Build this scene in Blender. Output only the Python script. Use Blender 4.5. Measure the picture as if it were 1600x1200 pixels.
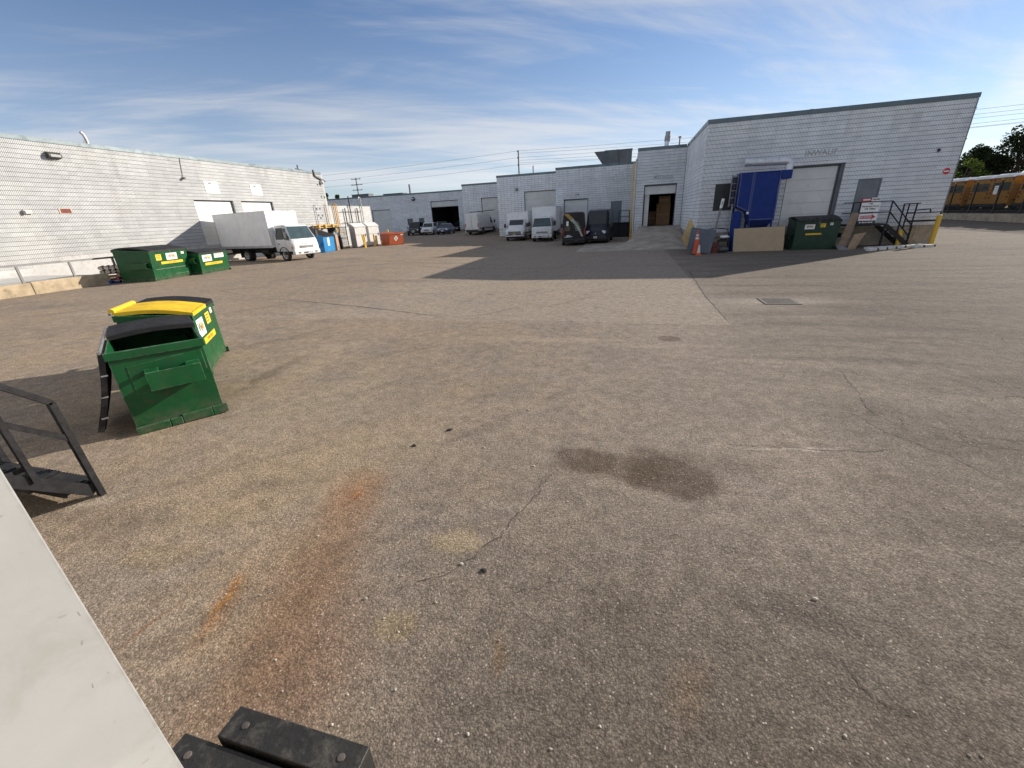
import bpy, bmesh, math, random
from mathutils import Vector, Matrix
random.seed(7)
SC = bpy.context.scene
for _o in list(bpy.data.objects):
    bpy.data.objects.remove(_o)
COL = SC.collection
R = math.radians

# ------------------------------------------------------------------ camera
cam_d = bpy.data.cameras.new('camera')
cam = bpy.data.objects.new('camera', cam_d)
COL.objects.link(cam)
cam_d.sensor_width = 36.0
cam_d.sensor_fit = 'HORIZONTAL'
cam_d.lens = 640.34 / 1600.0 * 36.0
cam_d.clip_start = 0.05
cam_d.clip_end = 3000
_pit, _roll, _yaw = 0.386717, -0.0520018, 0.278492
_fw = Vector((-math.sin(_yaw) * math.cos(_pit), math.cos(_yaw) * math.cos(_pit), -math.sin(_pit)))
_r0 = Vector((math.cos(_yaw), math.sin(_yaw), 0))
_u0 = _r0.cross(_fw)
_rt = _r0 * math.cos(_roll) + _u0 * math.sin(_roll)
_up = -_r0 * math.sin(_roll) + _u0 * math.cos(_roll)
_m = Matrix((_rt, _up, -_fw)).transposed().to_4x4()
_m.translation = Vector((0, 0, 2.42))
cam.matrix_world = _m
SC.camera = cam

# ------------------------------------------------------------------ exposure / sun / sky
SC.view_settings.view_transform = 'Standard'
SC.view_settings.look = 'None'
SC.view_settings.gamma = 1
SC.view_settings.use_curve_mapping = False
SC.view_settings.exposure = 0.55
SUN_EL = math.atan2(1, math.hypot(1.88, 1.71))
SUN_AZ = math.atan2(1.88, 1.71)          # from +Y towards +X
sun_d = bpy.data.lights.new('sun', 'SUN')
sun_d.energy = 5.0
sun_d.angle = R(0.55)
sun_d.color = (1.0, 0.915, 0.80)
sun = bpy.data.objects.new('sun', sun_d)
COL.objects.link(sun)
sun.location = (60, 55, 40)
sun.rotation_euler = Vector((-1.88, -1.71, -1)).to_track_quat('-Z', 'Y').to_euler()

W = bpy.data.worlds.new('World')
SC.world = W
W.use_nodes = True
wt = W.node_tree
wt.nodes.clear()


class NB:
    """small node-building helper"""
    def __init__(s, tree):
        s.t = tree

    def n(s, typ, ins=None, **kw):
        nd = s.t.nodes.new(typ)
        for k, v in kw.items():
            setattr(nd, k, v)
        if ins:
            for k, v in ins.items():
                s.put(nd.inputs[k], v)
        return nd

    def put(s, sock, v):
        if isinstance(v, bpy.types.NodeSocket):
            s.t.links.new(v, sock)
        elif isinstance(v, bpy.types.Node):
            s.t.links.new(v.outputs[0], sock)
        else:
            sock.default_value = v

    def m(s, op, a, b=0.0, c=0.0, clamp=False):
        nd = s.n('ShaderNodeMath', operation=op, use_clamp=clamp)
        s.put(nd.inputs[0], a)
        s.put(nd.inputs[1], b)
        if op in ('MULTIPLY_ADD', 'SMOOTH_MIN', 'COMPARE'):
            s.put(nd.inputs[2], c)
        return nd.outputs[0]

    def rng(s, v, a, b, c=0.0, d=1.0, smooth=True):
        nd = s.n('ShaderNodeMapRange', interpolation_type='SMOOTHSTEP' if smooth else 'LINEAR')
        for i, x in enumerate((v, a, b, c, d)):
            s.put(nd.inputs[i], x)
        return nd.outputs[0]

    def mix(s, f, a, b, mode='MIX'):
        nd = s.n('ShaderNodeMix', data_type='RGBA', blend_type=mode)
        s.put(nd.inputs[0], f)
        s.put(nd.inputs[6], a)
        s.put(nd.inputs[7], b)
        return nd.outputs[2]

    def noise(s, vec, scale, detail=4.0, rough=0.55, dist=0.0):
        nd = s.n('ShaderNodeTexNoise')
        s.put(nd.inputs['Vector'], vec)
        nd.inputs['Scale'].default_value = scale
        nd.inputs['Detail'].default_value = detail
        nd.inputs['Roughness'].default_value = rough
        nd.inputs['Distortion'].default_value = dist
        return nd.outputs[0]

    def mapping(s, vec, loc=(0, 0, 0), rot=(0, 0, 0), scale=(1, 1, 1), typ='TEXTURE'):
        nd = s.n('ShaderNodeMapping', vector_type=typ)
        s.put(nd.inputs[0], vec)
        nd.inputs[1].default_value = loc
        nd.inputs[2].default_value = rot
        nd.inputs[3].default_value = scale
        return nd.outputs[0]


def rgb(r, g, b):
    return (r, g, b, 1.0)


wb = NB(wt)
sky = wb.n('ShaderNodeTexSky', sky_type='NISHITA', sun_disc=False, sun_elevation=SUN_EL, sun_rotation=SUN_AZ,
           air_density=1.0, dust_density=0.05, ozone_density=2.6, altitude=100)
tc = wb.n('ShaderNodeTexCoord')
sep = wb.n('ShaderNodeSeparateXYZ', {0: tc.outputs['Generated']})
den = wb.m('ADD', wb.m('MAXIMUM', sep.outputs[2], 0.0), 0.10)
cx = wb.m('DIVIDE', sep.outputs[0], den)
cy = wb.m('DIVIDE', sep.outputs[1], den)
cv = wb.n('ShaderNodeCombineXYZ', {0: cx, 1: cy, 2: 0.0}).outputs[0]
c1 = wb.mapping(cv, loc=(-7.0, -6.0, 0), rot=(0, 0, R(48)), scale=(9.0, 2.1, 1))
c2 = wb.mapping(cv, loc=(0.7, 4.2, 0), rot=(0, 0, R(24)), scale=(4.2, 1.0, 1))
n1 = wb.noise(c1, 1.6, 9.0, 0.62, 0.7)
n2 = wb.noise(c2, 2.2, 8.0, 0.6, 1.1)
n3 = wb.noise(wb.mapping(cv, loc=(-9.0, 3.3, 0), rot=(0, 0, R(30)), scale=(7.0, 4.0, 1)), 1.3, 3.0)
cl = wb.m('ADD', wb.m('MULTIPLY', n1, 0.62), wb.m('MULTIPLY', n2, 0.38))
cl = wb.m('ADD', cl, wb.m('MULTIPLY', wb.m('SUBTRACT', n3, 0.5), 0.5))
cf = wb.rng(cl, 0.41, 0.66)
fade = wb.rng(sep.outputs[2], 0.0, 0.10)
cf = wb.m('MULTIPLY', wb.m('MULTIPLY', cf, fade), 0.75)
veil = wb.rng(sep.outputs[2], 0.46, 0.02, 0.0, 0.32)
cf = wb.m('ADD', cf, wb.m('MULTIPLY', veil, wb.m('SUBTRACT', 1.0, cf)))
# thin cirrus is lit by the same sky: it takes the sky's own brightness, greyed and lifted
lum = wb.n('ShaderNodeRGBToBW', {0: sky.outputs[0]}).outputs[0]
cb = wb.m('MULTIPLY_ADD', lum, 0.60, 5.0)
cc = wb.n('ShaderNodeCombineColor', {0: wb.m('MULTIPLY', cb, 0.97), 1: wb.m('MULTIPLY', cb, 0.99), 2: wb.m('MULTIPLY', cb, 1.04)}).outputs[0]
skb = wb.mix(1.0, sky.outputs[0], rgb(0.90, 1.0, 1.17), 'MULTIPLY')
skc = wb.mix(cf, skb, cc)
bg = wb.n('ShaderNodeBackground', {0: skc, 1: 0.073})
wo = wb.n('ShaderNodeOutputWorld', {0: bg.outputs[0]})


# ------------------------------------------------------------------ helpers: properties
def tag(o, label=None, cat=None, group=None, kind=None):
    if label: o['label'] = label
    if cat: o['category'] = cat
    if group: o['group'] = group
    if kind: o['kind'] = kind
    return o


def thing(name, label, cat, loc=(0, 0, 0), rz=0.0, group=None):
    o = bpy.data.objects.new(name, None)
    o.empty_display_size = 0.2
    COL.objects.link(o)
    o.location = loc
    o.rotation_euler = (0, 0, rz)
    return tag(o, label, cat, group)


def link(o, parent=None):
    COL.objects.link(o)
    if parent is not None:
        o.parent = parent
    return o


def copy_thing(root, loc, rz, label):
    """copy a thing, its parts and their sub-parts"""
    def rec(o, parent):
        c = o.copy()
        COL.objects.link(c)
        c.parent = parent
        for ch in list(o.children):
            rec(ch, c)
        return c
    c = rec(root, None)
    c.location = loc
    c.rotation_euler = (0, 0, rz)
    c['label'] = label
    return c


def rootloc(o):
    v = Vector((0, 0, 0))
    while o is not None:
        v += o.location
        o = o.parent
    return v


# ------------------------------------------------------------------ helpers: mesh
class MB:
    def __init__(s):
        s.v = []
        s.f = []
        s.mi = []

    def add(s, vs, fs, m=0):
        b = len(s.v)
        s.v += [tuple(v) for v in vs]
        for f in fs:
            s.f.append(tuple(b + i for i in f))
            s.mi.append(m)
        return s

    def quad(s, a, b, c, d, m=0):
        return s.add((a, b, c, d), ((0, 1, 2, 3),), m)

    def box(s, x0, x1, y0, y1, z0, z1, m=0):
        if x0 > x1: x0, x1 = x1, x0
        if y0 > y1: y0, y1 = y1, y0
        if z0 > z1: z0, z1 = z1, z0
        return s.add([(x0, y0, z0), (x1, y0, z0), (x1, y1, z0), (x0, y1, z0), (x0, y0, z1), (x1, y0, z1), (x1, y1, z1), (x0, y1, z1)],
                     [(3, 2, 1, 0), (4, 5, 6, 7), (0, 1, 5, 4), (1, 2, 6, 5), (2, 3, 7, 6), (3, 0, 4, 7)], m)

    def obox(s, c, size, rot=None, m=0):
        hx, hy, hz = size[0] / 2, size[1] / 2, size[2] / 2
        c = Vector(c)
        pts = [Vector(p) for p in ((-hx, -hy, -hz), (hx, -hy, -hz), (hx, hy, -hz), (-hx, hy, -hz), (-hx, -hy, hz), (hx, -hy, hz), (hx, hy, hz), (-hx, hy, hz))]
        if rot is not None:
            pts = [rot @ p for p in pts]
        return s.add([c + p for p in pts], [(3, 2, 1, 0), (4, 5, 6, 7), (0, 1, 5, 4), (1, 2, 6, 5), (2, 3, 7, 6), (3, 0, 4, 7)], m)

    def bar(s, p, q, w, h=None, up=(0, 0, 1), m=0):
        """rectangular bar from p to q: w across, h along 'up'"""
        p, q, up = Vector(p), Vector(q), Vector(up)
        h = w if h is None else h
        d = (q - p).normalized()
        if abs(d.dot(up)) > 0.98:
            up = Vector((0, 1, 0))
        sx = d.cross(up).normalized()
        uy = sx.cross(d).normalized()
        a, b = sx * w / 2, uy * h / 2
        vs = [p - a - b, p + a - b, p + a + b, p - a + b, q - a - b, q + a - b, q + a + b, q - a + b]
        return s.add(vs, [(3, 2, 1, 0), (4, 5, 6, 7), (0, 1, 5, 4), (1, 2, 6, 5), (2, 3, 7, 6), (3, 0, 4, 7)], m)

    def prism(s, poly, axis, a, b, m=0):
        n = len(poly)
        def P(u, v, w):
            return {'x': (w, u, v), 'y': (u, w, v), 'z': (u, v, w)}[axis]
        vs = [P(u, v, a) for u, v in poly] + [P(u, v, b) for u, v in poly]
        fs = [tuple(range(n - 1, -1, -1)), tuple(range(n, 2 * n))]
        for i in range(n):
            j = (i + 1) % n
            fs.append((i, j, n + j, n + i))
        return s.add(vs, fs, m)

    def tube(s, pts, r, n=8, m=0, cap=True, r2=None):
        pts = [Vector(p) for p in pts]
        vs, fs = [], []
        prev = None
        for i, p in enumerate(pts):
            if i == 0: d = pts[1] - p
            elif i == len(pts) - 1: d = p - pts[i - 1]
            else: d = (pts[i + 1] - p).normalized() + (p - pts[i - 1]).normalized()
            d.normalize()
            if prev is None:
                a = d.cross(Vector((0, 0, 1)))
                if a.length < 0.05: a = d.cross(Vector((1, 0, 0)))
                a.normalize()
            else:
                a = (prev - d * prev.dot(d)).normalized()
            prev = a
            b = d.cross(a)
            rr = r if r2 is None else r + (r2 - r) * i / (len(pts) - 1)
            for k in range(n):
                t = 2 * math.pi * k / n
                vs.append(p + a * math.cos(t) * rr + b * math.sin(t) * rr)
        for i in range(len(pts) - 1):
            for k in range(n):
                k2 = (k + 1) % n
                fs.append((i * n + k, i * n + k2, (i + 1) * n + k2, (i + 1) * n + k))
        if cap:
            fs.append(tuple(range(n - 1, -1, -1)))
            fs.append(tuple(range((len(pts) - 1) * n, len(pts) * n)))
        return s.add(vs, fs, m)

    def lathe(s, prof, c=(0, 0, 0), axis='z', n=20, m=0):
        """prof: (r, h) pairs along the axis"""
        vs, fs = [], []
        for r, h in prof:
            for k in range(n):
                t = 2 * math.pi * k / n
                u, v = r * math.cos(t), r * math.sin(t)
                p = {'z': (u, v, h), 'y': (u, h, v), 'x': (h, u, v)}[axis]
                vs.append((c[0] + p[0], c[1] + p[1], c[2] + p[2]))
        for i in range(len(prof) - 1):
            for k in range(n):
                k2 = (k + 1) % n
                fs.append((i * n + k, i * n + k2, (i + 1) * n + k2, (i + 1) * n + k))
        if prof[0][0] > 1e-4: fs.append(tuple(range(n - 1, -1, -1)))
        if prof[-1][0] > 1e-4: fs.append(tuple(range((len(prof) - 1) * n, len(prof) * n)))
        return s.add(vs, fs, m)

    def loft(s, secs, m=0, cap=True):
        n = len(secs[0])
        vs = [p for sec in secs for p in sec]
        fs = []
        for i in range(len(secs) - 1):
            for k in range(n):
                k2 = (k + 1) % n
                fs.append((i * n + k, i * n + k2, (i + 1) * n + k2, (i + 1) * n + k))
        if cap:
            fs.append(tuple(range(n - 1, -1, -1)))
            fs.append(tuple(range((len(secs) - 1) * n, len(secs) * n)))
        return s.add(vs, fs, m)

    def ico(s, c, r, m=0, sq=(1, 1, 1), jit=0.0, sub=1):
        bm = bmesh.new()
        bmesh.ops.create_icosphere(bm, subdivisions=sub, radius=1)
        vs = []
        for v in bm.verts:
            k = 1 + random.uniform(-jit, jit)
            vs.append((c[0] + v.co.x * r * sq[0] * k, c[1] + v.co.y * r * sq[1] * k, c[2] + v.co.z * r * sq[2] * k))
        fs = [tuple(v.index for v in f.verts) for f in bm.faces]
        bm.free()
        return s.add(vs, fs, m)

    def build(s, name, mats, parent=None, loc=None, bevel=0.0, smooth=False, world=False, rz=0.0, fix=True, seg=1):
        """link as one mesh object; world=True: vertices are world coordinates, the object sits at its parent's base"""
        if not isinstance(mats, (list, tuple)): mats = [mats]
        vs = s.v
        if world:
            off = rootloc(parent) if parent is not None else Vector(loc or (0, 0, 0))
            vs = [(x - off[0], y - off[1], z - off[2]) for x, y, z in vs]
        me = bpy.data.meshes.new(name)
        me.from_pydata(vs, [], s.f)
        for mt in mats: me.materials.append(mt)
        if len(mats) > 1:
            me.polygons.foreach_set('material_index', s.mi)
        if bevel or fix:
            bm = bmesh.new()
            bm.from_mesh(me)
            if fix: bmesh.ops.recalc_face_normals(bm, faces=bm.faces)
            if bevel:
                es = [e for e in bm.edges if len(e.link_faces) == 2 and e.calc_face_angle(0) > R(28)]
                bmesh.ops.bevel(bm, geom=es, offset=bevel, segments=seg, affect='EDGES', profile=0.5, clamp_overlap=True)
            bm.to_mesh(me)
            bm.free()
        if smooth:
            me.polygons.foreach_set('use_smooth', [True] * len(me.polygons))
            try:
                me.set_sharp_from_angle(angle=R(42))
            except Exception:
                pass
        me.update()
        o = bpy.data.objects.new(name, me)
        link(o, parent)
        if parent is None:
            o.location = loc or (0, 0, 0)
            o.rotation_euler = (0, 0, rz)
        elif loc is not None and not world:
            o.location = loc
        return o


def text_mesh(txt, size, mat, parent, origin, xdir, ydir, name='lettering', align='CENTER', ext=0.002, width=1.0, bold=0.0):
    """flat print: text laid in the plane of xdir / ydir (local to the parent)"""
    cu = bpy.data.curves.new(name, 'FONT')
    cu.body = txt
    cu.size = size
    cu.align_x = align
    cu.align_y = 'CENTER'
    cu.offset = bold
    cu.resolution_u = 2
    ob = bpy.data.objects.new(name, cu)
    COL.objects.link(ob)
    dg = bpy.context.evaluated_depsgraph_get()
    me = bpy.data.meshes.new_from_object(ob.evaluated_get(dg))
    bpy.data.objects.remove(ob)
    bpy.data.curves.remove(cu)
    x, y = Vector(xdir).normalized(), Vector(ydir).normalized()
    z = x.cross(y)
    o3 = Vector(origin)
    for v in me.vertices:
        v.co = o3 + x * v.co.x * width + y * v.co.y + z * ext
    me.materials.clear()
    me.materials.append(mat)
    me.name = name
    o = bpy.data.objects.new(name, me)
    return link(o, parent)


# ------------------------------------------------------------------ helpers: materials
MATS = {}


def M(name, col, rough=0.55, metal=0.0, var=0.12, scale=3.0, dirt=None, damt=0.35, dscale=2.0, bump=0.0, bscale=40.0, spec=0.5, coat=0.0, world=False, wear=None, rust=None):
    if name in MATS: return MATS[name]
    mt = bpy.data.materials.new(name)
    mt.use_nodes = True
    t = mt.node_tree
    t.nodes.clear()
    b = NB(t)
    if world:
        p = b.n('ShaderNodeNewGeometry').outputs['Position']
    else:
        p = b.n('ShaderNodeTexCoord').outputs['Object']
    c = rgb(*col)
    n = b.noise(p, scale, 5.0, 0.6)
    lo = rgb(*[x * (1 - var) for x in col])
    hi = rgb(*[min(1, x * (1 + var)) for x in col])
    cc = b.mix(b.rng(n, 0.3, 0.7), lo, hi)
    if dirt:
        d = b.noise(p, dscale, 8.0, 0.68, 0.4)
        cc = b.mix(b.m('MULTIPLY', b.rng(d, 0.48, 0.72), damt), cc, rgb(*dirt))
    if rust:
        rn = b.m('MULTIPLY', b.rng(b.noise(p, 5.5, 9.0, 0.72, 0.3), 0.54, 0.66), b.rng(b.noise(p, 1.3, 3.0), 0.42, 0.62))
        cc = b.mix(b.m('MULTIPLY', rn, 0.75), cc, rgb(*rust))
        z = b.n('ShaderNodeSeparateXYZ', {0: p}).outputs[2]
        run = b.noise(b.mapping(p, scale=(9, 9, 0.5), typ='POINT'), 1.6, 5.0, 0.65)
        cc = b.mix(b.m('MULTIPLY', b.rng(run, 0.56, 0.70), 0.28), cc, rgb(*[x * 0.45 for x in col]))
        cc = b.mix(b.m('MULTIPLY', b.rng(z, 0.32, 0.0), b.rng(b.noise(p, 8.0, 6.0, 0.7), 0.38, 0.62, 0.0, 0.6)), cc, rgb(0.13, 0.11, 0.085))
    if wear:
        bv = b.n('ShaderNodeBevel', {0: 0.014}, samples=4)
        dt = b.n('ShaderNodeVectorMath', operation='DOT_PRODUCT')
        b.put(dt.inputs[0], bv.outputs[0])
        b.put(dt.inputs[1], b.n('ShaderNodeNewGeometry').outputs['Normal'])
        ed = b.rng(dt.outputs['Value'], 0.995, 0.90)
        cc = b.mix(b.m('MULTIPLY', ed, b.rng(b.noise(p, 11.0, 5.0, 0.7), 0.42, 0.62, 0.05, 0.8)), cc, rgb(*wear))
    pb = b.n('ShaderNodeBsdfPrincipled', {'Base Color': cc, 'Metallic': metal, 'Specular IOR Level': spec, 'Coat Weight': coat, 'Coat Roughness': 0.15})
    b.put(pb.inputs['Roughness'], b.rng(b.noise(p, scale * 2.3, 4.0), 0.3, 0.7, max(0.03, rough - 0.09), min(1, rough + 0.09)))
    if bump:
        bn = b.n('ShaderNodeBump', {'Strength': bump, 'Distance': 0.01, 'Height': b.noise(p, bscale, 5.0)})
        b.put(pb.inputs['Normal'], bn.outputs[0])
    b.n('ShaderNodeOutputMaterial', {0: pb.outputs[0]})
    MATS[name] = mt
    return mt


def glass(name, col=(0.02, 0.028, 0.032), rough=0.06):
    return M(name, col, rough, 0.0, 0.25, 1.2, spec=0.5, dirt=(0.05, 0.05, 0.048), damt=0.2)

# ------------------------------------------------------------------ ground
def clamp01(t): return max(0.0, min(1.0, t))


def gz(x, y):
    """the yard rises gently to the left wall and to the far units"""
    z = 0.45 * clamp01((-x - 5.0) / 16.0)
    if x < -8:
        z += 0.17 * clamp01((y - 46.0) / 18.0) * clamp01((-x - 8) / 6.0)
    z += 0.33 * math.exp(-(((x + 19.0) / 3.2) ** 2 + ((y - 57.5) / 3.6) ** 2))
    if x > 18:
        z += 0.30 * clamp01((x - 18) / 12.0) * clamp01((y - 36) / 22.0)
    return z


def ground_material():
    mt = bpy.data.materials.new('worn_asphalt')
    mt.use_nodes = True
    t = mt.node_tree
    t.nodes.clear()
    b = NB(t)
    p = b.n('ShaderNodeNewGeometry').outputs['Position']
    xyz = b.n('ShaderNodeSeparateXYZ', {0: p})
    X, Y = xyz.outputs[0], xyz.outputs[1]
    big = b.noise(p, 0.13, 6.0, 0.6, 0.3)
    mid = b.noise(p, 0.75, 7.0, 0.62, 0.5)
    fin = b.noise(p, 6.0, 6.0, 0.65)
    strk = b.noise(b.mapping(p, rot=(0, 0, R(20)), scale=(0.10, 0.55, 1), typ='POINT'), 2.2, 6.0, 0.6, 0.4)
    # warped position for ragged stain outlines
    wv = b.n('ShaderNodeTexNoise', {'Vector': p, 'Scale': 2.3, 'Detail': 6.0, 'Roughness': 0.65})
    wp = b.n('ShaderNodeVectorMath', operation='MULTIPLY_ADD')
    b.put(wp.inputs[0], wv.outputs[1])
    wp.inputs[1].default_value = (0.44, 0.44, 0)
    off = b.n('ShaderNodeVectorMath', operation='SUBTRACT')
    b.put(off.inputs[0], p)
    off.inputs[1].default_value = (0.22, 0.22, 0)
    b.put(wp.inputs[2], off.outputs[0])
    wpos = wp.outputs[0]
    w2 = b.n('ShaderNodeVectorMath', operation='MULTIPLY_ADD')
    b.put(w2.inputs[0], b.n('ShaderNodeTexNoise', {'Vector': p, 'Scale': 7.0, 'Detail': 6.0, 'Roughness': 0.7}).outputs[1])
    w2.inputs[1].default_value = (0.16, 0.16, 0)
    off2 = b.n('ShaderNodeVectorMath', operation='SUBTRACT')
    b.put(off2.inputs[0], p)
    off2.inputs[1].default_value = (0.08, 0.08, 0)
    b.put(w2.inputs[2], off2.outputs[0])
    wsmall = w2.outputs[0]

    def blob(cx, cy, rx, ry, rot=0.0, soft=0.5, w=True):
        mp = b.mapping(wpos if min(rx, ry) > 0.12 or rx > 0.55 else wsmall, loc=(cx, cy, 0), rot=(0, 0, R(rot)), scale=(rx, ry, 1000))
        ln = b.n('ShaderNodeVectorMath', operation='LENGTH')
        b.put(ln.inputs[0], mp)
        return b.rng(ln.outputs['Value'], 1.0 + soft * 0.5, max(0.02, 1.0 - soft), 0.0, 1.0)

    grey = rgb(0.279, 0.248, 0.215)
    tan = rgb(0.408, 0.329, 0.242)
    c = b.mix(b.rng(big, 0.3, 0.7), rgb(0.238, 0.212, 0.186), rgb(0.316, 0.276, 0.234))
    c = b.mix(b.m('MULTIPLY', b.rng(mid, 0.35, 0.75), 0.55), c, rgb(0.356, 0.307, 0.253))
    c = b.mix(b.m('MULTIPLY', b.rng(strk, 0.5, 0.75), 0.40), c, rgb(0.184, 0.162, 0.143))
    # dusty ground on the left half of the yard, towards the containers
    dusty = b.m('MULTIPLY', b.rng(X, 1.5, -4.5), b.rng(b.m('ADD', mid, b.m('MULTIPLY', big, 0.5)), 0.45, 0.95))
    c = b.mix(b.m('MULTIPLY', dusty, 0.80), c, rgb(0.365, 0.292, 0.212))
    # older, coarser and darker surface on the right
    oldr = b.m('MULTIPLY', b.rng(X, 0.8, 4.0), b.rng(strk, 0.35, 0.7))
    c = b.mix(b.m('MULTIPLY', oldr, 0.85), c, rgb(0.140, 0.124, 0.107))
    c = b.mix(b.m('MULTIPLY', b.rng(X, 1.2, 7.0), 0.68), c, rgb(0.138, 0.122, 0.105))
    # ravelled, darker strip along the dock apron
    apron = b.m('MULTIPLY', b.rng(Y, 3.4, 1.2), b.rng(X, -1.9, 0.2))
    c = b.mix(b.m('MULTIPLY', apron, 0.75), c, rgb(0.152, 0.136, 0.118))
    # lighter repaved panel beyond the seam
    pan = b.m('MULTIPLY', b.m('MULTIPLY', b.rng(X, 2.35, 2.25), b.rng(Y, 9.62, 9.74)), b.rng(X, -12, -7))
    c = b.mix(b.m('MULTIPLY', pan, 0.55), c, rgb(0.388, 0.343, 0.288))
    # stains: (x, y, rx, ry, rot, softness, strength, colour)
    stains = [
        (-0.34, 3.76, 0.36, 0.25, 5, 0.35, 0.66, (0.112, 0.086, 0.064)),
        (0.08, 3.70, 0.50, 0.27, 0, 0.45, 0.66, (0.125, 0.098, 0.074)),
        (0.54, 3.62, 0.48, 0.34, -4, 0.30, 0.74, (0.106, 0.081, 0.060)),
        (0.50, 3.98, 0.42, 0.16, 0, 0.5, 0.50, (0.130, 0.104, 0.080)),
        (1.20, 3.92, 0.42, 0.14, 8, 0.7, 0.42, (0.146, 0.120, 0.094)),
        (-2.63, 1.48, 0.22, 0.030, 110, 0.8, 0.95, (0.470, 0.190, 0.035)),
        (-2.60, 1.46, 0.36, 0.10, 110, 0.9, 0.60, (0.365, 0.185, 0.070)),
        (-2.46, 2.78, 0.42, 0.30, 105, 0.95, 0.60, (0.360, 0.180, 0.080)),
        (-2.40, 2.75, 0.10, 0.06, 100, 0.9, 0.70, (0.400, 0.150, 0.045)),
        (-2.22, 2.05, 0.95, 0.34, 107, 0.95, 0.62, (0.270, 0.160, 0.098)),
        (-2.00, 1.30, 0.85, 0.38, 106, 0.95, 0.66, (0.225, 0.130, 0.080)),
        (-1.60, 1.20, 0.65, 0.26, 100, 0.95, 0.42, (0.230, 0.140, 0.090)),
        (-2.97, 1.22, 0.24, 0.020, 82, 0.8, 0.60, (0.230, 0.120, 0.070)),
        (-2.35, 1.75, 1.20, 0.55, 107, 0.95, 0.40, (0.345, 0.262, 0.172)),
        (-3.40, 2.33, 0.42, 0.17, 22, 0.35, 0.45, (0.330, 0.270, 0.178)),
        (-3.55, 1.72, 0.36, 0.15, 25, 0.4, 0.45, (0.345, 0.275, 0.165)),
        (-1.22, 2.36, 0.22, 0.17, 20, 0.35, 0.60, (0.400, 0.335, 0.222)),
        (-1.34, 1.58, 0.16, 0.13, 20, 0.4, 0.60, (0.340, 0.278, 0.175)),
        (-0.62, 1.55, 0.05, 0.14, 10, 0.8, 0.50, (0.260, 0.175, 0.100)),
        (-3.3, 3.1, 1.5, 0.8, 40, 0.95, 0.55, (0.420, 0.340, 0.222)),
        (-4.3, 4.6, 1.6, 0.8, 70, 0.95, 0.40, (0.430, 0.360, 0.255)),
        (-6.05, 5.4, 1.30, 0.17, 96, 0.9, 0.62, (0.170, 0.140, 0.108)),
        (-5.55, 5.6, 1.40, 0.30, 96, 0.9, 0.40, (0.420, 0.345, 0.240)),
        (-3.4, 2.75, 0.5, 0.22, 20, 0.8, 0.40, (0.200, 0.165, 0.130)),
        (-4.3, 2.0, 0.5, 0.25, 10, 0.8, 0.45, (0.175, 0.148, 0.120)),
        (-5.95, 7.15, 0.9, 0.40, 40, 0.8, 0.40, (0.439, 0.372, 0.293)),
        (0.94, 8.52, 0.24, 0.22, 0, 0.12, 0.70, (0.140, 0.110, 0.085)),
        (2.65, 3.75, 0.8, 0.5, 30, 0.9, 0.45, (0.150, 0.128, 0.108)),
        (1.22, 2.24, 0.42, 0.13, -15, 0.8, 0.62, (0.122, 0.110, 0.100)),
        (0.10, 2.02, 0.30, 0.22, 0, 0.9, 0.45, (0.150, 0.128, 0.108)),
        (0.45, 1.6, 0.22, 0.10, 70, 0.9, 0.40, (0.230, 0.165, 0.105)),
        (4.6, 5.4, 1.5, 0.55, 20, 0.9, 0.40, (0.150, 0.132, 0.118)),
        (3.3, 6.4, 1.3, 0.35, 15, 0.9, 0.35, (0.330, 0.285, 0.232)),
        (-8.5, 9.5, 3.2, 0.35, 12, 0.9, 0.45, (0.439, 0.379, 0.306)),
        (-14.0, 9.0, 2.4, 0.5, 10, 0.9, 0.60, (0.479, 0.419, 0.339)),
        (-1.5, 8.2, 1.8, 0.22, 5, 0.9, 0.45, (0.439, 0.372, 0.299)),
        (0.6, 8.0, 1.2, 0.15, 3, 0.9, 0.40, (0.439, 0.372, 0.299)),
        (-9.5, 16.0, 3.5, 0.45, 8, 0.9, 0.40, (0.180, 0.152, 0.128)),
        (3.2, 12.2, 1.7, 0.7, 0, 0.6, 0.25, (0.412, 0.379, 0.333)),
        (4.1, 12.4, 1.4, 0.50, 5, 0.5, 0.35, (0.439, 0.406, 0.359)),
        (-6.6, 4.0, 1.6, 0.8, 60, 0.8, 0.45, (0.133, 0.098, 0.077)),
        (-4.9, 2.15, 0.28, 0.10, 30, 0.6, 0.60, (0.500, 0.440, 0.350)),
        (1.7, 4.36, 0.75, 0.022, 6, 0.7, 0.55, (0.559, 0.519, 0.452)),
        (-18.5, 26.5, 1.6, 0.12, 3, 0.7, 0.60, (0.559, 0.505, 0.426)),
    ]
    for (x, y, rx, ry, ro, so, st, co) in stains:
        c = b.mix(b.m('MULTIPLY', blob(x, y, rx, ry, ro, so), st), c, rgb(*co))
    # settled sand: soft irregular patches and tyre-swept streaks on the left half
    sand = b.m('MULTIPLY', b.rng(b.noise(b.mapping(p, rot=(0, 0, R(28)), scale=(2.4, 0.8, 1)), 1.1, 6.0, 0.62, 0.6), 0.52, 0.70), b.m('MULTIPLY', b.rng(X, 0.5, -2.5), b.rng(Y, 11.0, 5.0)))
    c = b.mix(b.m('MULTIPLY', sand, 0.55), c, rgb(0.37, 0.295, 0.20))
    swept = b.m('MULTIPLY', b.rng(b.noise(b.mapping(p, loc=(4.0, 1.0, 0), rot=(0, 0, R(55)), scale=(3.2, 0.5, 1)), 1.2, 5.0, 0.6, 0.4), 0.55, 0.72), b.rng(X, 2.5, -1.0))
    c = b.mix(b.m('MULTIPLY', swept, 0.38), c, rgb(0.150, 0.128, 0.110))
    # crazed (alligator) cracking on the right side
    cw = b.n('ShaderNodeVectorMath', operation='ADD')
    b.put(cw.inputs[0], p)
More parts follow.
